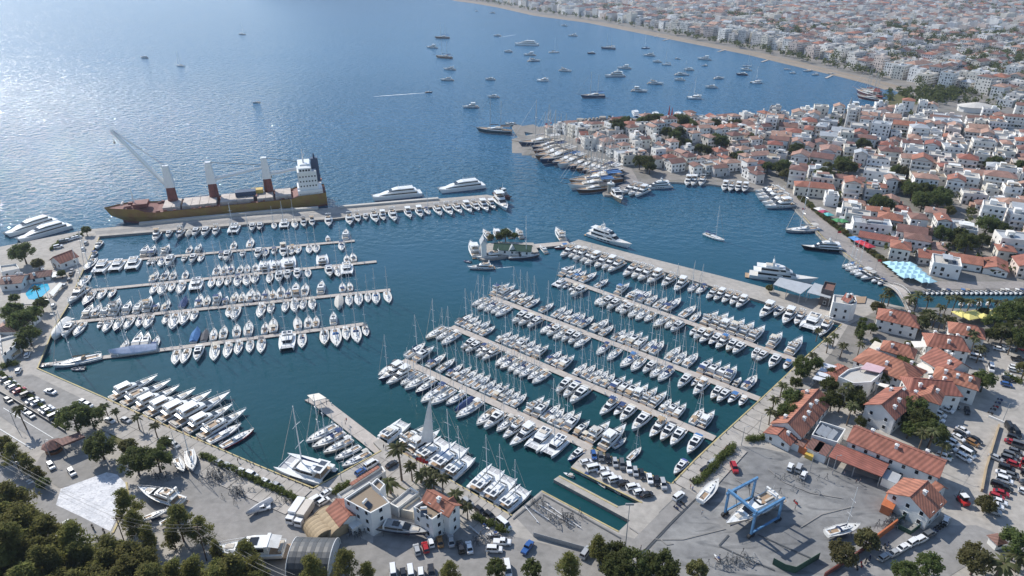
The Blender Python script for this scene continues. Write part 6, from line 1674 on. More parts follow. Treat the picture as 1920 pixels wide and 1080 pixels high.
PALMS = [palm(8.5, 3.0, 1), palm(7.0, 2.8, 2), palm(10.0, 3.0, 3), palm(4.5, 3.4, 4, 30, 1.6)]
BUSH = [round_tree(2.0, 1.6, 1500, 12, 'leaf', .2, 'shrub'), round_tree(2.4, 1.8, 1500, 13, 'olive', .2, 'shrub')]
CYP = conifer(9.0, 1.1, 3200, 30, 'leaf', .24, .08)
tree_n = {}
def tree(tp, p, s, label, group, rz=None, cat=None, name=None):
    root = empty(name or tp.name, p, rt.uniform(0, 6.28) if rz is None else rz, s)
    tag(root, label, cat or ('palm' if tp.name == 'palm_tree' else 'shrub' if tp.name == 'shrub' else 'tree'), group)
    o = link('crown', tp.crown, root); link('trunk', tp.trunk, root)
    return root
def PH(x, y):
    z = GZ
    for _ in range(25):
        p = P(x, y, z); z = max(GZ, hill_z(p.x, p.y)) if hill_z(p.x, p.y) > 0 else GZ
    return Vector((p.x, p.y, z - .1))
# pines along the bottom edge: canopy line traced from the photo, trunks stand below it
EDGE = [(-40, 905), (0, 915), (45, 930), (80, 975), (110, 1000), (150, 1018), (180, 1042), (215, 1035), (260, 1058), (300, 1068), (330, 1048), (380, 1075), (420, 1062), (470, 1058), (500, 1070)]
n = 0
def edge_y(x):
    for (a, b), (c, d) in zip(EDGE[:-1], EDGE[1:]):
        if a <= x <= c: return lerp(b, d, (x - a) / (c - a))
    return 1065
k = 0
for rowi in range(7):
    x = -60 + (rowi % 2) * 16
    while x < 520:
        y = edge_y(max(-40, min(499, x))) + 44 + rowi * 24 + rt.uniform(-6, 6)
        if y < 1235 and not (x > 330 and y < 1105):
            p = PH(x + rt.uniform(-8, 8), y)
            k += 1
            tree(PINES[k % 5], p, rt.uniform(1.15, 1.7), '%s pine, %s from left in the %s rank of the hillside wood' % (('tall', 'narrow', 'spreading', 'small', 'broad')[k % 5], ordinal(int((x + 60) // 29) + 1), ordinal(rowi + 1)), 'pines of the hillside wood')
        x += rt.uniform(29, 44)
SINGLE = [  # x, y of the foot, list, index, scale, label
    (8, 862, 'p', 0, 1.0, 'pine at the left edge above the road'), (36, 880, 'p', 2, 1.0, 'first pine on the roadside verge'), (60, 893, 'p', 1, 1.0, 'second pine on the roadside verge'), (85, 918, 'r', 2, .7, 'small dark tree by the painted forecourt'), (78, 905, 'p', 3, .8, 'third pine on the roadside verge'), (20, 850, 'p', 3, .9, 'low pine beside the road at the left'),
    (148, 812, 'r', 1, 1.25, 'broad dark round tree behind the brown canopy'), (178, 805, 'r', 0, 1.1, 'round tree right of the broad dark one'), (196, 862, 'r', 1, 1.1, 'round tree above the painted forecourt'), (262, 892, 'r', 1, 1.15, 'left of the two dark trees by the shore-stored sloops'), (302, 888, 'r', 0, 1.2, 'right of the two dark trees by the shore-stored sloops'), (312, 845, 'r', 2, .8, 'small dark tree by the garden bed'), (245, 850, 'o', 0, 1.0, 'bare-looking olive tree in the garden bed'),
    (248, 985, 'p', 2, 1.25, 'tall pine beside the painted forecourt'), (262, 1010, 'p', 0, 1.1, 'pine below the tall one by the forecourt'), (285, 1030, 'p', 1, 1.0, 'pine beside the power line'), (345, 1015, 'p', 2, 1.25, 'tall pine left of the old cruiser'), (385, 1022, 'p', 4, 1.1, 'spreading pine near the old cruiser'), (330, 1030, 'p', 3, 1.0, 'low pine under the power line'), (410, 1050, 'p', 1, .8, 'small pine under the power line'),
    (470, 1078, 'p', 2, 1.15, 'pine in front of the hangar, left'), (590, 1100, 'p', 0, 1.15, 'pine in front of the hangar, middle'), (650, 1086, 'p', 4, 1.1, 'pine at the right end of the hangar'), (690, 1092, 'p', 3, .9, 'thin pine right of the hangar'), (845, 1098, 'p', 4, .9, 'small pine in the south yard, left'), (930, 1082, 'r', 2, .9, 'dark round tree in the south yard'), (998, 1085, 'r', 2, .9, 'round tree right of the south yard vans'), (1065, 1090, 'p', 4, 1.1, 'pine left of the lamp mast'), (1120, 1050, 'p', 1, 1.0, 'tall thin pine above the lift apron hedge'), (1145, 1072, 'r', 0, 1.15, 'broad green tree by the lamp mast'), (1185, 1088, 'r', 1, 1.1, 'broad green tree right of the lamp mast'), (1238, 1090, 'r', 0, 1.2, 'rounded tree at the foot of the boatyard'), (1305, 1085, 'o', 0, 1.0, 'grey-green bush tree at the boatyard edge'), (1160, 1100, 'r', 1, 1.1, 'low tree at the bottom centre edge'),
    (1575, 1062, 'o', 1, 1.2, 'yellow-green tree on the boatyard wall, left'), (1620, 1032, 'o', 0, 1.2, 'yellow-green tree on the boatyard wall, right'), (1735, 1080, 'r', 2, 1.1, 'dark round tree on the roadside, right'), (1690, 1095, 'r', 0, .9, 'round tree on the roadside, left'), (1820, 1078, 'o', 1, 1.4, 'loose olive-green tree at the bottom right'), (1895, 1050, 'r', 0, 1.2, 'leafy tree in the bottom right corner'), (1842, 960, 'o', 0, 1.0, 'green bush tree at the car park wall'),
    (50, 495, 'r', 1, 1.3, 'large round tree by the left ferry quay'), (164, 442, 'r', 2, .9, 'small round tree at the root of the mole'), (75, 506, 'o', 0, 1.1, 'leafless-looking tree beside the red-roofed house'), (30, 605, 'r', 0, 1.2, 'dark tree left of the pool garden'), (50, 625, 'r', 1, 1.2, 'largest dark tree in the left garden'), (68, 608, 'r', 0, 1.1, 'dark tree by the left quay road'), (82, 585, 'r', 2, 1.1, 'tree below the swimming pool'), (60, 648, 'r', 0, 1.1, 'dark tree above the pergola building'), (45, 660, 'r', 2, 1.0, 'lowest tree in the left garden'), (30, 570, 'r', 2, .8, 'small tree left of the pool'), (118, 522, 'r', 2, .7, 'small tree beside the grey sheet roof'),
    (1612, 640, 'c', 0, 1.2, 'dark cypress at the quay corner by the slatted awnings'), (1606, 632, 'c', 0, 1.0, 'second cypress at the quay corner'), (1643, 590, 'o', 0, 1.1, 'yellowing tree by the white restaurant block'), (1552, 740, 'r', 2, 1.1, 'dark tree above the long red roof'), (1556, 770, 'r', 0, .95, 'tree right of the long red roof'), (1500, 712, 'r', 2, .9, 'tree at the quay above the long red roof'), (1490, 730, 'r', 2, .8, 'small tree at the quay edge'), (1600, 745, 'r', 2, .9, 'tree below the roof terrace'), (1705, 790, 'r', 1, 1.1, 'large tree left of the east car park'), (1720, 812, 'r', 0, 1.2, 'dark tree behind the workshop'), (1740, 838, 'r', 1, 1.1, 'dark tree at the workshop end'), (1700, 822, 'r', 2, 1.0, 'small tree behind the workshop'), (1688, 690, 'r', 2, .9, 'tree between the village roofs'), (1838, 735, 'r', 0, 1.1, 'tree at the car park edge of the village'), (1890, 615, 'r', 1, 1.4, 'very large dark tree at the right edge'), (1912, 605, 'r', 1, 1.3, 'dark tree at the right edge by the canal'), (1875, 645, 'r', 0, 1.2, 'dark tree right of the villas'), (1905, 660, 'r', 1, 1.2, 'dark tree above the car park corner'), (1858, 625, 'r', 0, 1.1, 'tree beside the yellow parasols'), (1915, 710, 'o', 1, 1.0, 'olive tree at the right edge of the car park'),
    (936, 453, 'r', 2, .8, 'left tree on the fuel dock'), (948, 453, 'r', 2, 1.2, 'middle tree on the fuel dock'), (920, 452, 'o', 0, .7, 'small olive tree on the fuel dock'), (965, 450, 'r', 2, .7, 'right tree on the fuel dock'), (1442, 548, 'o', 0, .7, 'bush on the right-hand mole')]
for x, y, l, i, s, lab in SINGLE:
    tp = {'p': PINES, 'r': ROUND, 'o': OLIVE, 'c': [CYP]}[l][i]
    tree(tp, PH(x, y) if y > 830 and x < 500 else P(x, y, GZ), s, lab, 'single trees round the marina', name='cypress_tree' if l == 'c' else None)
EXTRA = [(1482, 765), (1502, 702), (1527, 695), (1556, 712), (1532, 772), (1602, 775), (1612, 802), (1642, 778), (1652, 722), (1690, 708), (1736, 702), (1702, 655), (1722, 622), (1736, 604), (1690, 604), (1782, 612), (1852, 642), (1746, 664), (1632, 626), (1682, 776), (1692, 806), (1472, 795), (1866, 600), (1842, 596), (1902, 628), (1918, 640), (1640, 652), (1596, 722)]
for i, (x, y) in enumerate(EXTRA): tree((ROUND + OLIVE[:1])[i % 4], P(x, y, GZ), rt.uniform(.65, 1.0), 'small garden tree, %s from left among the village roofs and palms' % ordinal(1 + sum(1 for q in EXTRA if q < (x, y))), 'garden trees of the village')
PALM_PX = [(50, 806, 2, .9), (74, 562, 1, .9), (203, 785, 1, .8), (222, 792, 1, .7), (263, 806, 1, .8), (296, 822, 1, .8), (752, 902, 2, 1.3), (772, 902, 1, .9), (802, 912, 1, .9), (815, 918, 1, .9), (831, 925, 1, .9), (855, 960, 1, 1), (858, 975, 1, .9), (876, 975, 1, .8), (731, 925, 3, 1.0), (790, 905, 3, .8), (808, 920, 3, .8),
           (1517, 698, 2, .8), (1548, 662, 1, .9), (1575, 672, 1, .9), (1607, 672, 2, .7), (1447, 775, 1, .9), (1462, 748, 1, .9), (1440, 798, 1, .9), (1582, 762, 2, .9), (1588, 798, 2, .9), (1571, 772, 2, .9), (1706, 800, 1, 1), (1722, 842, 1, 1), (1737, 850, 2, .9), (1761, 862, 1, .9), (1714, 815, 1, .9), (1530, 640, 1, .8), (1560, 650, 1, .8),
           (1656, 572, 2, .8), (1663, 574, 1, .9), (1651, 575, 1, .8), (1704, 577, 3, 1.2), (1713, 583, 2, .9), (1735, 582, 1, .9), (1758, 598, 1, .9), (1770, 588, 2, .8), (1784, 590, 2, .9), (1797, 592, 2, .8), (1812, 590, 1, 1), (1826, 592, 2, .8), (1850, 586, 1, .9), (1864, 589, 1, .9), (1880, 588, 1, .9), (1694, 618, 1, .8), (1706, 624, 1, .9), (1718, 628, 1, .9), (1728, 622, 1, .8), (1738, 615, 1, .9), (1748, 618, 1, .9), (1758, 622, 1, .8), (1768, 618, 1, .9), (1730, 602, 3, .9), (1742, 600, 3, .9), (1700, 610, 1, .9), (1872, 652, 2, .9), (1888, 665, 1, .9), (1900, 640, 2, .9), (1820, 660, 1, .9), (1830, 680, 1, 1), (1815, 650, 1, 1),
           (1598, 408, 1, .8), (1608, 412, 1, .8), (1620, 360, 1, .8), (1882, 460, 2, .8), (1832, 478, 2, .8), (1900, 1070, 3, 1.2), (1870, 1085, 3, 1.2), (1582, 222, 2, .8), (1142, 232, 2, .7), (1147, 233, 1, .7)]
def palm_zone(x, y): return 'left of the west basin' if x < 120 else 'on the west quay' if x < 320 else 'around the marina offices' if x < 900 else 'in the old town' if y < 300 else 'in the bazaar quarter' if y < 500 else 'on the east quay of the basin' if x < 1600 and y < 720 else 'in the village gardens' if x < 1770 and y > 700 else 'along the canal' if y < 640 else 'by the east car park'
for x, y, v, s in PALM_PX:
    zone = palm_zone(x, y); nth = 1 + sum(1 for q in PALM_PX if palm_zone(*q[:2]) == zone and (q[0], q[1]) < (x, y))
    tree(PALMS[v], P(x, y, GZ), s, '%s palm tree, %s from left of the palms %s' % (('slim', 'short', 'tall', 'stout')[v], ordinal(nth), zone), 'palms ' + zone)
# town trees: the clumps one can pick out
for i, (x, y, rr) in enumerate(GREEN):
    for q in range(max(2, int(rr / 3.4))):
        a = q * 2.4; c = P(x, y, GZ); px_, py_ = c.x + rr * .55 * math.cos(a) * (q > 0), c.y + rr * .55 * math.sin(a) * (q > 0)
        tree((ROUND + OLIVE)[(i + q) % 4], (px_, py_, town_z(px_, py_)), rt.uniform(1.15, 1.6), '%s tree of the %s green clump from left among town houses' % (ordinal(q + 1), ordinal(1 + sum(1 for g in GREEN if g[:2] < (x, y)))), 'tree clumps in the town')
for i in range(34):                               # promenade trees
    t = i / 33; x, y = (lerp(1492, 1562, t * 2), lerp(372, 428, t * 2)) if t < .5 else (lerp(1562, 1668, t * 2 - 1), lerp(428, 506, t * 2 - 1))
    tree(BUSH[i % 2], P(x + 6, y, GZ), rt.uniform(.9, 1.5), '%s shrub along the promenade bed from the old town end' % ordinal(i + 1), 'shrubs along the promenade')
# far trees as one mass
cen, rad = [], []
fr = random.Random(8)
def ftree(w, s):
    k = 1.0 if w.y < 800 else 1.9
    cen.append((w.x, w.y, town_z(w.x, w.y) + 3.0 * s * k)); rad.append(2.6 * s * (.5 + .5 * k))
for i in range(190):
    t = i / 189 * (len(bl) - 2); k0 = int(t); p = bl[k0].lerp(bl[k0 + 1], t - k0); ftree(Vector((p.x + 16 + fr.uniform(-4, 14), p.y + 16 + fr.uniform(-4, 14), 0)), fr.uniform(.7, 1.3))
for i in range(150): ftree(P(fr.gauss(1765, 24), fr.gauss(180, 9), GZ), fr.uniform(.9, 1.6))
for i in range(60): ftree(P(fr.uniform(1655, 1740), fr.uniform(170, 196), GZ), fr.uniform(.7, 1.3))
for cx, cy, sx, sy, nn in ((1690, 60, 30, 5, 70), (1730, 80, 40, 5, 80), (1850, 72, 50, 6, 90), (1380, 32, 40, 5, 60), (1880, 20, 60, 5, 90), (1560, 62, 40, 6, 50), (1450, 60, 40, 6, 40), (1650, 110, 40, 10, 50), (1860, 115, 40, 8, 60), (1900, 180, 20, 12, 50), (1820, 140, 30, 8, 40), (1270, 40, 40, 5, 40), (1120, 18, 50, 4, 60)):
    for i in range(nn): ftree(P(fr.gauss(cx, sx), max(-8, fr.gauss(cy, sy)), GZ), fr.uniform(1.0, 2.0))
for i in range(2600):
    x, y = fr.uniform(900, 1950), (fr.uniform(-8, 205) if i % 5 else fr.uniform(200, 520))
    if inside((x, y), TOWNS['far']) or inside((x, y), TOWNS['baz']): ftree(P(x, y, GZ), fr.uniform(.7, 1.2))
# wooded ridge crowns
for i in range(900):
    x, y = fr.gauss(800, 250), fr.gauss(2190, 110); z = ridge_z(x, y)
    if z > 4: cen.append((x, y, z + 2)); rad.append(fr.uniform(3, 6))
o = link('distant_trees', leaf_mesh('distant_trees', cen, rad, 130000, 1.05, MT['leaf'], .8, .3))
tag(o, 'dark green trees scattered through the distant town and park', 'trees', kind='stuff')
# hedges: leafy boxes along traced lines
def hedge(pts, w, h, label):
    ps = W(pts); c, r_ = [], []
    for a, b in zip(ps[:-1], ps[1:]):
        n = int((b - a).length / .8)
        for i in range(n):
            p = a.lerp(b, (i + .5) / n)
            for q in range(2): c.append((p.x + fr.uniform(-w, w) * .35, p.y + fr.uniform(-w, w) * .35, GZ + h * (.35 + .4 * q) + fr.uniform(-.1, .15))); r_.append(w * .6)
    tag(link('hedge', leaf_mesh('hedge', c, r_, len(c) * 90, .2, MT['hedge'], .8, .4)), label, 'hedge')
hedge([(378, 856), (430, 880), (500, 912), (584, 952)], 1.6, 1.7, 'long clipped hedge between the west quay and the yard')
hedge([(1321, 893), (1377, 839)], 2.0, 1.8, 'tall clipped hedge beside the boatyard')
hedge([(1303, 909), (1319, 895)], 1.8, 1.4, 'short hedge by the car pier')
hedge([(1400, 826), (1440, 822), (1486, 836)], 1.8, 1.5, 'dark hedge along the top of the boatyard')
hedge([(0, 700), (70, 755), (122, 806)], 1.0, 1.1, 'low hedge along the upper road fence')
hedge([(0, 690), (34, 683)], 2.2, 1.6, 'dark hedge below the pergola building')
hedge([(890, 972), (950, 1000)], 1.8, 1.7, 'hedge right of the office palms')
hedge([(625, 928), (655, 908)], 1.6, 1.6, 'flowering hedge in front of the white gallery')
hedge([(1760, 852), (1780, 862)], 1.8, 1.4, 'short hedge beside the car park')
hedge([(95, 470), (112, 455), (156, 441)], 1.4, 1.3, 'hedge beside the car park at the root of the mole')
hedge([(1880, 705), (1915, 720)], 2.0, 1.6, 'bushy hedge at the far side of the car park')

# ------------------------------------------------------------------ cars, scooters, people, yard clutter, poles
def make_car(name, L, Wd, H, prof, roof0, roof1, bed=False):
    """prof: (y, z) upper body line; greenhouse between roof0 and roof1"""
    pr = Proto(name); hw = Wd / 2
    rings = []
    for y, z in prof:
        k = .90 if abs(y) > L * .44 else 1
        rings.append([(-hw * k, y, .32), (-hw * k, y, z * .75), (-hw * .90 * k, y, z), (hw * .90 * k, y, z), (hw * k, y, z * .75), (hw * k, y, .32)])
    b = pr.part('body', MB().loft(rings, caps=True), MT['paint'], 'c')
    zb = max(z for y, z in prof)
    (a0, a1), (b0, b1) = roof0, roof1           # base and top extents of the glasshouse
    zl = zb - .04
    lo = [(-hw * .88, a0, zl), (hw * .88, a0, zl), (hw * .88, b0, zl), (-hw * .88, b0, zl)]
    up = [(-hw * .70, a1, H - .05), (hw * .70, a1, H - .05), (hw * .70, b1, H - .05), (-hw * .70, b1, H - .05)]
    g = MB().loft([lo, up], caps=True); pr.part('glasshouse', g, MT['glass'])
    r = MB().box(0, (a1 + b1) / 2, H - .06, Wd * .72, b1 - a1 + .1, .08, tx=.94, ty=.95)
    for sx in (-1, 1):
        for (ya, yb) in ((a0, a1), (b0, b1), ((a0 + b0) / 2, (a1 + b1) / 2)): r.tube((sx * hw * .89, ya, zl), (sx * hw * .71, yb, H - .03), .045, n=4)
    pr.part('roof', r, MT['paint'], 'c')
    for sx in (-1, 1):
        for sy in (-.31, .30):
            w = pr.part('wheel', MB().tube((sx * (hw - .2), L * sy, .33), (sx * (hw + .01), L * sy, .33), .33, n=12), MT['rubber'])
            pr.part('rim', MB().tube((sx * (hw + .0), L * sy, .33), (sx * (hw + .025), L * sy, .33), .2, n=8), MT['chrome'], sub=w)
        pr.part('headlight', MB().box(sx * hw * .66, L * .452, .58, .34, .12, .16), MT['lampw'])
        pr.part('taillight', MB().box(sx * hw * .70, -L * .47, .68, .28, .10, .18), MT['lampr'])
    if bed: pr.part('cargo_bed', MB().box(0, -L * .30, .86, Wd * .8, L * .30, .03), MT['dgrey'])
    return pr
CARS = dict(
    s=make_car('sedan_car', 4.5, 1.8, 1.45, [(-2.2, .72), (-2.1, .92), (-1.3, .96), (1.0, .94), (1.9, .80), (2.15, .62)], (-1.7, -1.0), (1.15, .45)),
    h=make_car('hatchback_car', 4.1, 1.75, 1.5, [(-2.0, .78), (-1.95, .98), (.9, .96), (1.75, .84), (2.0, .62)], (-1.95, -1.6), (1.15, .40)),
    u=make_car('suv_car', 4.7, 1.9, 1.78, [(-2.3, .85), (-2.25, 1.1), (1.1, 1.08), (2.1, .98), (2.3, .70)], (-2.25, -1.95), (1.2, .60)),
    v=make_car('van', 5.2, 2.0, 2.2, [(-2.55, .9), (-2.5, 1.25), (1.5, 1.22), (2.3, 1.05), (2.55, .75)], (-2.5, -2.42), (1.8, 1.15)),
    p=make_car('pickup_truck', 5.2, 1.9, 1.75, [(-2.55, .85), (-2.5, 1.0), (1.2, 1.0), (2.3, .95), (2.5, .70)], (-.7, -.55), (1.3, .75), True))
CC = [((.78, .78, .78), 'white'), ((.40, .41, .42), 'silver'), ((.12, .125, .13), 'grey'), ((.02, .02, .022), 'black'), ((.38, .02, .025), 'red'), ((.03, .10, .30), 'blue'), ((.30, .16, .06), 'bronze')]
CN = dict(s='sedan', h='hatchback', u='SUV', v='van', p='pickup')
CARCOUNT = {}
def car(x, y, dx, dy, where, k=None, c=None, group=None):
    """dx,dy: heading as an image direction"""
    a = P(x, y + 2, GZ); b = P(x + dx, y + 2 + dy, GZ)
    k = k or rt.choices('shuvp', (3, 3.5, 3.5, .7, .6))[0]; c = CC['wsgkrbo'.index(c)] if c else rt.choices(CC, (9, 4, 4, 4, 1.2, .8, .2))[0]
    CARCOUNT[where] = CARCOUNT.get(where, 0) + 1
    place(CARS[k], (a.x, a.y, GZ + .26), heading(a, b) + rt.uniform(-.05, .05), 1.0, '%s %s, %s %s' % (c[1], CN[k], ordinal(CARCOUNT[where]), where), 'car', group or 'cars ' + where.split(' in ')[-1], dict(c=c[0]))
def cars(txt, dx, dy, where):
    for q in txt.split():
        f = q.split(','); car(float(f[0]), float(f[1]), dx, dy, where, *(f[2:4] + [None, None])[:2])
cars('1113,855,h,b 1126,858,h,g 1140,862,h,k 1153,869,h,s 1166,873,u,g 1179,879,u,w 1191,886,h,s 1203,891,h,k 1218,899,s,w 1231,904,h,k 1243,910,u,s', 2, 9, 'from the left in the back row on the pier')
cars('1099,868,h,w 1114,880,v,w 1130,883,s,w 1139,894,u,w 1153,901,u,w 1169,908,h,k 1187,915,u,w 1199,924,h,w 1212,929,s,k', 10, -2.2, 'from the left in the front row on the pier')
cars('1900,822 1896,831,s,r 1912,838 1903,848 1894,855 1890,862 1900,872,h,r 1886,880 1880,890 1896,893 1882,902,u,w 1872,912 1884,917 1876,926,s,r 1868,933,h,r 1872,942 1864,950,u,w 1860,960,u,s', 10, 3.4, 'from the top in the line along the car park wall')
cars('1936,842 1933,858 1930,874 1928,892 1925,908 1922,925', 10, 3.4, 'from the top in the outer car park line')
cars('1804,808 1800,815,s,k 1796,822 1786,832,u,w 1780,840 1828,826,s,k 1823,832,h,o 1815,844 1812,852,v,w 1806,860,u,w', 9, 5, 'from the top in the middle of the east car park')
cars('1776,763,u,w 1786,762,s,k 1773,769 1760,778 1757,787,u,w 1751,795 1742,804,u,w 1768,858', 10, 4, 'from the top beside the village wall')
cars('1836,664 1830,672,v,w 1872,655,s,w 1882,653 1908,675,p,k 1902,690,h,w 1900,695,h,w 1892,706 1888,712,h,k 1886,722,h,b 1918,656 1842,655', 10, 2, 'from the top in the upper east car park')
cars('1857,692,v,w 1812,772,h,k', 2, 8, 'standing alone in the east car park')
cars('1866,860,s,s', 10, 4.5, 'driving down the east car park')
cars('1892,805,v,k 1902,812,v,k', 6, 8, 'by the car park barrier')
cars('782,1032,h,s 798,1028,h,r 808,1018,h,w 825,1017,s,o 846,1016,s,s 864,1028,u,k 880,1028,s,w', -2, -9, 'from the left in front of the smaller office')
cars('927,1032,u,w 942,1018,p,w', 10, .8, 'in the south yard by the hedge')
cars('738,1078,v,w 757,1080,h,k 771,1080,v,w 790,1082,u,w 809,1076,u,k 952,1070,v,w', 1, 9, 'from the left along the bottom edge')
cars('1657,1046,h,s 1676,1038,s,s 1692,1028,s,w 1711,1018,u,w 1725,1013,u,w 1741,1003,u,g', 9, -5, 'from the left on the road by the boatyard wall')
cars('1772,977,h,w', 3, -8, 'turning into the car park')
cars('1481,877,h,w 1497,879,u,s 1506,892,h,w', 4, -8, 'from the left at the top of the boatyard')
cars('12,712,s,g 20,720,h,w 28,727,h,w 38,733,s,r 52,741,u,k 62,752,s,w 72,756,s,w 86,767,s,w 92,771,s,w 107,782,v,s', 9, -4, 'from the top in the west car park')
cars('96,736,p,w', 9, 3, 'crossing the west car park')
cars('17,752,h,g 49,773,h,w 59,780,s,s', 8, 6, 'on the upper road')
cars('36,696,h,w', 3, -8, 'parked below the pergola building')
cars('157,755,s,w 167,761,h,w 207,790,s,w 237,789,s,s', 9, 4, 'on the west quay by the round tree')
cars('97,875,h,w 136,887,h,w', 5, 6, 'at the brown gate canopy')
cars('50,958,s,w', 6, 7, 'on the main road between the pines')
cars('412,869,s,s 430,876,h,s 455,886,s,w 473,892,u,w 520,912,s,s 500,906,h,w 328,836,s,s 320,830,s,w', 9, 4, 'along the hedge of the west quay')
cars('613,926,s,w 592,941,v,w 607,942,h,w 697,873,v,w 677,886,h,b 735,872,s,k', 8, -5, 'on the quay beside the office')
cars('877,943,h,s 900,959,h,k 918,968,h,k 945,986,v,w', 8, 6, 'from the left on the quay in front of the palms')
cars('1272,932,u,w 1335,868,h,s 1322,881,h,k', 7, -5, 'beside the boatyard hedge')
cars('1376,879,u,r', 3, 8, 'alone in the boatyard')
cars('989,1028,p,b 1098,1038,u,s', 5, -8, 'on the lift apron')
cars('120,453 130,450,h,w 110,463,u,w 146,445,s,w 139,447', 9, -2, 'in the car park at the root of the mole')
cars('162,456,h,s 157,467,h,w 136,508,s,s 134,514,s,k 131,525,h,g 122,536,h,s 101,574,h,w 52,667,h,w', 3, -9, 'on the left quay road')
cars('492,955,p,w', 8, -2, 'beside the tented yacht')

def box_truck(x, y, dx, dy, col, lab):
    a, b = P(x, y, GZ), P(x + dx, y + dy, GZ); r = empty('box_truck', (a.x, a.y, GZ), heading(a, b)); tag(r, lab, 'truck')
    link('cargo_box', MB().box(0, -1.2, .9, 2.4, 6.0, 2.5).mesh('cargo_box', MT['paint']), r, col); link('cab', MB().box(0, 2.9, .5, 2.2, 1.9, 2.0, ty=.8).mesh('cab', MT['paint']), r, (.78, .78, .78))
    link('windscreen', MB().box(0, 3.62, 1.45, 1.9, .3, .75).mesh('windscreen', MT['glass']), r)
    for sx in (-1, 1):
        for y_ in (-2.6, 2.7): link('wheel', MB().tube((sx * .8, y_, .45), (sx * 1.12, y_, .45), .45, n=12).mesh('wheel', MT['rubber']), r)
box_truck(555, 967, -8, 12, (.78, .78, .78), 'white box truck left of the tan tents')
box_truck(571, 972, -8, 12, (.62, .56, .48), 'cream box truck beside the tan tents')
a = P(676, 990, GZ); o = empty('prefab_cabin', (a.x, a.y, GZ), -.85); tag(o, 'white prefab cabin in front of the marina office', 'cabin'); link('wall', MB().box(0, 0, 0, 2.5, 6, 2.6).mesh('wall', MT['wallw']), o); link('roof', MB().box(0, 0, 2.6, 2.7, 6.2, .12).mesh('roof', MT['white']), o)
def forklift():
    a = P(1803, 942, GZ); r = empty('forklift', (a.x, a.y, GZ), .1); tag(r, 'red and white forklift on the car park lane', 'forklift')
    link('body', MB().box(0, -.4, .5, 2.0, 3.2, 1.1).mesh('body', MT['red']), r); link('cab', MB().box(0, -.2, 1.6, 1.6, 1.6, 1.3).mesh('cab', MT['glass']), r); link('cab_roof', MB().box(0, -.2, 2.9, 1.8, 1.9, .15).mesh('cab_roof', MT['white']), r)
    for s in (-1, 1):
        link('mast_rail', MB().box(s * .5, 1.4, .2, .16, .2, 3.4).mesh('mast_rail', MT['dgrey']), r); link('fork', MB().box(s * .45, 2.2, .2, .14, 1.5, .08).mesh('fork', MT['dgrey']), r)
        for y in (-1.4, .8): link('wheel', MB().tube((s * .75, y, .5), (s * 1.1, y, .5), .5, n=12).mesh('wheel', MT['rubber']), r)
forklift()

SCO = Proto('motor_scooter')
for y in (-.55, .6): SCO.part('wheel', MB().tube((-.07, y, .27), (.07, y, .27), .27, n=10), MT['rubber'])
SCO.part('body', MB().box(0, -.35, .3, .36, .85, .42, tx=.7).box(0, .1, .28, .3, .5, .08).box(0, .45, .3, .3, .12, .7), MT['paint'], 'c')
SCO.part('seat', MB().box(0, -.35, .73, .3, .75, .1), MT['rubber'])
SCO.part('handlebar', MB().tube((-.35, .42, 1.05), (.35, .42, 1.05), .03, n=5).tube((0, .58, .3), (0, .42, 1.05), .04, n=5), MT['dgrey'])
# a walking figure: one continuous skinned body, hair and clothes as its children
def figure(name, pose):
    J = dict(pel=(0, 0, .95), wai=(0, 0, 1.12), che=(0, .01, 1.36), nec=(0, .0, 1.50), hea=(0, .02, 1.58), top=(0, .02, 1.74))
    for s, k in ((-1, 'l'), (1, 'r')):
        st = pose * s
        J.update({'hip' + k: (s * .10, 0, .92), 'kne' + k: (s * .11, .20 * st + .03, .50), 'ank' + k: (s * .11, .28 * st - .04, .08), 'toe' + k: (s * .12, .28 * st + .12, .04), 'sho' + k: (s * .19, 0, 1.42), 'elb' + k: (s * .25, -.10 * st - .02, 1.14), 'wri' + k: (s * .26, -.16 * st + .06, .90), 'han' + k: (s * .26, -.18 * st + .09, .80)})
    E = [('pel', 'wai'), ('wai', 'che'), ('che', 'nec'), ('nec', 'hea'), ('hea', 'top')]
    for k in 'lr': E += [('pel', 'hip' + k), ('hip' + k, 'kne' + k), ('kne' + k, 'ank' + k), ('ank' + k, 'toe' + k), ('che', 'sho' + k), ('sho' + k, 'elb' + k), ('elb' + k, 'wri' + k), ('wri' + k, 'han' + k)]
    RAD = dict(pel=.15, wai=.14, che=.16, nec=.055, hea=.10, top=.085, hip=.10, kne=.065, ank=.045, toe=.035, sho=.07, elb=.045, wri=.032, han=.035)
    names = list(J); me = bpy.data.meshes.new(name)
    me.from_pydata([J[n] for n in names], [(names.index(a), names.index(b)) for a, b in E], [])
    o = bpy.data.objects.new(name, me); COL.objects.link(o)
    md = o.modifiers.new('skin', 'SKIN')
    for i, n in enumerate(names):
        q = RAD.get(n) or RAD[n[:3]]; me.skin_vertices[0].data[i].radius = (q, q * (.72 if n in ('pel', 'wai', 'che') else 1)); me.skin_vertices[0].data[i].use_root = (n == 'pel')
    o.modifiers.new('sub', 'SUBSURF').levels = 1
    bpy.context.view_layer.update()
    ev = o.evaluated_get(bpy.context.evaluated_depsgraph_get()); out = bpy.data.meshes.new_from_object(ev)
    bpy.data.objects.remove(o)
    out.materials.clear(); out.materials.append(MT['skin']); out.materials.append(MT['cloth']); out.materials.append(MT['navy'])
    for p in out.polygons:
        z = p.center.z; x = abs(p.center.x); p.use_smooth = True
        p.material_index = 2 if z < .98 and x < .2 and not (x > .2) else 1 if .98 <= z < 1.47 and (x < .24 or z > 1.15) else 0
    return out
BODY = [figure('walking_figure', .9), figure('standing_figure', .25)]
HAIR = MB().dome(0, .0, 1.66, .115, .13, 10, 4).mesh('hair', MT['darkwood'])
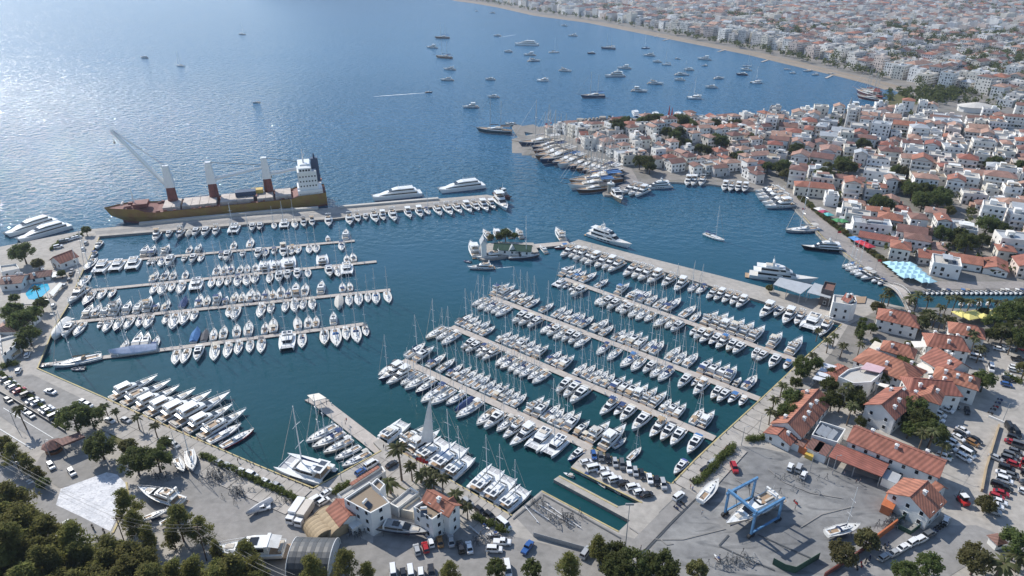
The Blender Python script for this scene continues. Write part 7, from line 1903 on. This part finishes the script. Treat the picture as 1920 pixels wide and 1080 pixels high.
NOSE = MB().box(0, .125, 1.62, .03, .04, .05, ty=.4).mesh('nose', MT['skin'])
def person(x, y, rz, col, label, v=0):
    p = P(x, y, GZ); o = link('person', BODY[v], None, col); o.location = (p.x, p.y, GZ + .26); o.rotation_euler = (0, 0, rz)
    tag(o, label, 'person'); link('hair', HAIR, o); link('nose', NOSE, o)
for i, (x, y, rz, c, lab, v) in enumerate(((1316, 966, 2.5, (.7, .7, .7), 'person in a white top walking across the boatyard', 0), (1201, 1032, .5, (.7, .65, .6), 'person in a pale top at the boatyard entrance', 1), (1294, 917, 1, (.6, .1, .1), 'person in red beside the car pier gate', 1), (1298, 921, 2, (.1, .15, .4), 'person in blue beside the car pier gate', 1), (720, 842, 1, (.05, .05, .06), 'person in black at the root of the canopied pontoon', 1), (724, 845, 2, (.1, .1, .12), 'second person at the root of the canopied pontoon', 1), (650, 792, .5, (.5, .05, .05), 'person in red on the canopied pontoon', 0), (648, 797, 2, (.6, .5, .4), 'person in beige on the canopied pontoon', 1), (447, 868, 1.5, (.06, .06, .1), 'person in dark clothes on the west quay', 1), (470, 873, 2, (.1, .1, .1), 'person in black on the west quay edge', 1), (1604, 908, 2, (.05, .05, .06), 'person in black outside the open shed', 1), (1611, 907, 1, (.1, .1, .12), 'second person in black outside the open shed', 1), (1582, 893, 1, (.1, .12, .2), 'person under the open shed roof', 1), (1560, 888, 1, (.15, .1, .1), 'person by the lamp post above the boatyard', 1), (1812, 770, 1, (.6, .6, .6), 'person in grey in the east car park', 0), (1490, 957, 1, (.05, .05, .06), 'person in black in the middle of the boatyard', 1))):
    person(x, y, rz, c, lab, v)
def scooters(px, rz, where, col=None):
    for i, (x, y) in enumerate(px):
        p = P(x, y, GZ); c = col or rt.choice([(.02, .02, .02), (.02, .02, .02), (.4, .02, .02), (.6, .6, .6), (.03, .05, .15)])
        place(SCO, (p.x, p.y, GZ + .26), rz + rt.uniform(-.2, .2), 1.1, '%s parked motor scooter from the left %s' % (ordinal(i + 1), where), 'scooter', 'scooters ' + where, dict(c=c))
scooters([(1345, 858), (1350, 853), (1355, 849), (1361, 842), (1366, 838)], -.7, 'beside the hedge')
scooters([(1267, 955), (1272, 950), (1279, 946)], .6, 'at the car pier gate')
scooters([(1296, 905), (1302, 902), (1308, 899)], .6, 'under the short hedge')
scooters([(1651, 1032), (1658, 1028), (1664, 1024), (1630, 1050), (1622, 1056), (1614, 1062), (1606, 1068)], -.5, 'along the boatyard wall')
scooters([(1752, 997), (1757, 993), (1762, 990), (1767, 986)], 1.0, 'outside the skip enclosure')
scooters([(1856, 777), (1861, 770), (1866, 765), (1870, 758), (1874, 752)], .8, 'along the car park fence')
scooters([(1491, 945)], .3, 'in the middle of the boatyard')
for i, (x, y) in enumerate(((655, 990), (677, 998), (662, 1012))): pass
for i, (x, y, rz) in enumerate(((175, 992, -2.3), (196, 1000, -2.3), (184, 1014, .85))):
    p = P(x, y, GZ); place(SCO, (p.x, p.y, GZ + .26), rz, 1.15, '%s black motorcycle riding past the painted forecourt' % ordinal(i + 1), 'motorcycle', 'motorcycles on the main road', dict(c=(.02, .02, .02)))
    person(x, y, rz, (.03, .03, .04), 'rider in black on the %s motorcycle of the main road' % ordinal(i + 1), 1)
# boat stands and trestles lying about the yards
TRE = Proto('steel_trestle')
q = MB()
for sx in (-1, 1):
    for sy in (-1, 1): q.tube((sx * .9, sy * .5, 0), (sx * .7, 0, 1.1), .06, n=4)
    q.tube((sx * .9, -.5, .15), (sx * .9, .5, .15), .05, n=4)
q.tube((-1.1, 0, 1.1), (1.1, 0, 1.1), .08, n=5)
TRE.part('frame', q, MT['grey']); TRE.part('top_rail', MB().box(0, 0, 1.16, 1.7, .1, .06), MT['dgrey'])
ry = random.Random(17)
for cx, cy, sx, sy, n, where in ((412, 895, 34, 12, 62, 'in the west yard'), (445, 925, 20, 10, 26, 'in the west yard'), (300, 895, 26, 8, 18, 'behind the round trees'), (1010, 950, 18, 10, 12, 'on the lift apron'), (1060, 975, 22, 12, 30, 'on the lift apron'), (1672, 984, 18, 9, 46, 'heaped by the skip enclosure'), (1375, 1055, 30, 10, 30, 'in the lower boatyard'), (665, 1002, 16, 6, 22, 'by the prefab cabin'), (905, 1015, 18, 6, 14, 'near the office palms'), (1500, 905, 60, 14, 12, 'in the upper boatyard'), (545, 945, 22, 8, 16, 'by the west hedge')):
    for i in range(n):
        x, y = ry.gauss(cx, sx * .6), ry.gauss(cy, sy * .6); p = P(x, y, GZ)
        pr = STD if ry.random() < .6 else TRE
        o = place(pr, (p.x, p.y, GZ + .15), ry.uniform(0, 6.28), ry.uniform(.8, 1.2), ('steel boat stand standing idle ' if pr is STD else 'low steel trestle standing idle ') + where, 'boat stand', 'idle boat stands ' + where)
# long spars, skip enclosure, green screens, fences
def wall_line(pts, h, w, mat, label, name='fence', cat='fence'): return wall(pts, h, w, mat, label, name, cat)
wall_line([(1872, 800), (1860, 840), (1848, 880), (1840, 922)], 1.2, .5, 'tent', 'tan wall between the two car parks', 'car_park_wall', 'wall')
wall_line([(1853, 782), (1905, 804)], .8, .4, 'wallw', 'low pale wall at the car park barrier', 'car_park_wall', 'wall')
wall_line([(1640, 1015), (1680, 985)], 2.4, .4, 'orange', 'orange-capped wall between boatyard and road', 'boundary_wall', 'wall')
wall_line([(1545, 1082), (1600, 1046), (1640, 1017)], 1.6, .3, 'oxide', 'low red wall along the boatyard road', 'boundary_wall', 'wall')
wall_line([(1682, 983), (1712, 962)], 2.2, .1, 'mesh', 'green mesh screen beside the stand heap', 'mesh_fence')
wall_line([(1680, 990), (1706, 1003), (1730, 985)], 1.6, .12, 'mesh', 'green skip enclosure by the road', 'mesh_fence')
wall_line([(1448, 1058), (1470, 1070), (1490, 1075), (1535, 1048)], 2.4, .1, 'mesh', 'green mesh fence at the foot of the boatyard', 'mesh_fence')
wall_line([(-20, 725), (20, 748), (70, 778), (124, 812)], 1.1, .15, 'dgrey', 'dark fence along the upper road', 'road_fence')
wall_line([(237, 905), (241, 930), (226, 970), (212, 1000)], .25, .5, 'kerb', 'painted kerb round the white forecourt', 'painted_kerb', 'kerb')
wall_line([(1000, 1006), (1100, 1034), (1150, 1046)], 1.6, .1, 'grey', 'grey mesh fence along the lift apron', 'mesh_fence')
for i, (x0, y0, x1, y1) in enumerate(((1010, 945, 1075, 985), (1025, 945, 1090, 990), (1000, 955, 1030, 975), (880, 985, 905, 1008), (985, 950, 1010, 980))):
    a, b = P(x0, y0, GZ + .5), P(x1, y1, GZ + .5); mb = MB().tube((0, 0, 0), b - a, .12, .09, 7)
    for t in (.1, .9): m_ = (b - a) * t; mb.box(m_.x, m_.y, -.5, .5, .2, .42)
    o = link('spare_mast', mb.mesh('spare_mast', MT['alu'])); o.location = a; tag(o, '%s spare aluminium mast lying on trestles in the near yard' % ordinal(i + 1), 'mast', 'spare masts')
def pole(x, y, h, label, arm='lamp', r=.12):
    p = P(x, y, GZ); o = empty('lamp_post' if arm == 'lamp' else 'power_pole' if arm == 'wire' else 'flagpole' if arm == 'flag' else 'light_mast', p); tag(o, label, 'pole')
    link('pole', MB().tube((0, 0, 0), (0, 0, h), r, r * .6, 8).mesh('pole', MT['darkwood' if arm == 'wire' else 'grey']), o)
    if arm == 'lamp': link('lamp_arm', MB().tube((0, 0, h), (.9, 0, h + .25), .05, n=5).box(1.1, 0, h + .2, .6, .25, .12).mesh('lamp_arm', MT['grey']), o)
    elif arm == 'wire':
        link('crossarm', MB().box(0, 0, h - .5, 2.4, .14, .14).box(0, 0, h - 1.3, 1.6, .14, .14).mesh('crossarm', MT['darkwood']), o)
    elif arm == 'flag': link('flag', MB().loft([[(x_ * .1, .06 * math.sin(x_ * .9), h - .1), (x_ * .1, .06 * math.sin(x_ * .9 + .4), h - 1.3)] for x_ in range(1, 20)], closed=False, caps=False).mesh('flag', MT['red']), o)
    else: link('lamp_head', MB().box(0, 0, h, 2.2, .3, .6).mesh('lamp_head', MT['grey']), o)
    return p
pole(1171, 1040, 18, 'very tall dark light mast by the lift basin', 'mast', .16)
for i, (x, y) in enumerate(((1422, 812), (1518, 885), (1390, 835), (1560, 890), (1765, 885), (1880, 790))): pole(x, y, 7.5, '%s lamp post counted across the boatyard edge' % ordinal(i + 1))
for i, (x, y) in enumerate(((30, 800), (95, 858), (38, 900), (330, 842), (270, 812), (640, 900), (880, 962))): pole(x, y, 7, '%s lamp post from the left on the western quays' % ordinal(i + 1))
for i, (x, y) in enumerate(((782, 890), (788, 893), (794, 896), (1500, 410), (1566, 455), (1600, 482), (1640, 510), (1022, 246), (1030, 244))): pole(x, y, 7, ['first red flag by the office palms', 'second red flag by the office palms', 'third red flag by the office palms', 'red flag at the promenade bend', 'red flag midway on the promenade', 'red flag near the blue parasols', 'red flag by the canal mouth', 'left red flag on the castle quay', 'right red flag on the castle quay'][i], 'flag', .07)
pp = [pole(x, y, 13, lab, 'wire', .17) for x, y, lab in ((-40, 880, 'wooden power pole beyond the left edge'), (240, 1035, 'leaning-looking wooden power pole beside the painted forecourt'), (388, 1052, 'wooden power pole among the pines'), (560, 1150, 'wooden power pole below the hangar'))]
for i, (a, b) in enumerate(zip(pp[:-1], pp[1:])):
    for j, off in enumerate((-1.1, 0, 1.1, .6)):
        d = (b - a); n = Vector((-d.y, d.x, 0)).normalized() * off; zz = 12.5 if j < 3 else 11.7; mb = MB(); K = 10
        pt = [a.lerp(b, k / K) + n + Vector((0, 0, zz - 1.6 * 4 * (k / K) * (1 - k / K))) for k in range(K + 1)]
        for u, v in zip(pt[:-1], pt[1:]): mb.tube(u, v, .03, n=3)
        tag(link('power_line', mb.mesh('power_line', MT['dgrey'])), '%s power cable of the %s span over the pines' % (ordinal(j + 1), ordinal(i + 1)), 'cable', 'power cables over the road')
# mooring bollards along the quays
BOL = MB().tube((0, 0, 0), (0, 0, .45), .16, .13, 8).tube((0, 0, .45), (0, 0, .58), .24, .2, 8).mesh('mooring_bollard', MT['dgrey'])
for (x0, y0), (x1, y1), n, where in (((200, 751), (580, 916), 30, 'west quay'), ((738, 841), (955, 966), 16, 'office quay'), ((1264, 905), (1570, 617), 26, 'east quay'), ((1112, 842), (1250, 905), 9, 'car pier')):
    for i in range(n):
        p = P(lerp(x0, x1, i / (n - 1)), lerp(y0, y1, i / (n - 1)), GZ); o = link('mooring_bollard', BOL); o.location = (p.x, p.y, GZ + .12)
        tag(o, '%s dark mooring bollard from the left along the %s' % (ordinal(i + 1), where), 'bollard', 'bollards of the ' + where)
# quay apron slabs with recessed joints
def slabs(name, p0, p1, w, n, side):
    a, b = P(*p0, GZ), P(*p1, GZ); d = (b - a); L = d.length; u = d.normalized(); nn = Vector((-u.y, u.x, 0)) * side; seg = L / n
    me = MB().box(0, 0, 0, w, seg - .14, .06).mesh('paving_slab', MT['concrete'])
    root = tag(empty(name, a), kind='structure')
    for i in range(n):
        for j in range(2):
            c = u * seg * (i + .5) + nn * (w * (j + .5) + .5 + .12 * j)
            o = link('slab', me, root); o.location = (c.x, c.y, .2); o.rotation_euler = (0, 0, heading(a, b))
slabs('west_quay_apron', (192, 746), (325, 806), 5.5, 7, -1); slabs('west_quay_apron', (325, 806), (480, 873), 5.5, 9, -1); slabs('west_quay_apron', (480, 873), (587, 918), 5.5, 7, -1)
slabs('office_quay_apron', (735, 838), (800, 873), 5.5, 5, -1); slabs('office_quay_apron', (800, 873), (960, 966), 5.5, 12, -1)
slabs('east_quay_apron', (1345, 821), (1262, 905), 5.0, 7, 1); slabs('east_quay_apron', (1500, 677), (1372, 801), 5.0, 12, 1)

# ------------------------------------------------------------------ haze: thin even air round everything
hz = MB().box(0, 4450, -5, 18400, 9800, 520)
ho = link('haze', hz.mesh('haze', None))
m = bpy.data.materials.new('haze_air'); m.use_nodes = True; nt = m.node_tree; nt.nodes.clear()
pv = nt.nodes.new('ShaderNodeVolumePrincipled'); pv.inputs['Color'].default_value = (.62, .76, 1.0, 1); pv.inputs['Density'].default_value = HAZE; pv.inputs['Anisotropy'].default_value = .45
om = nt.nodes.new('ShaderNodeOutputMaterial'); nt.links.new(pv.outputs[0], om.inputs['Volume'])
ho.data.materials.clear(); ho.data.materials.append(m)
tag(ho, 'thin bluish haze over the bay and town', 'haze', kind='stuff')
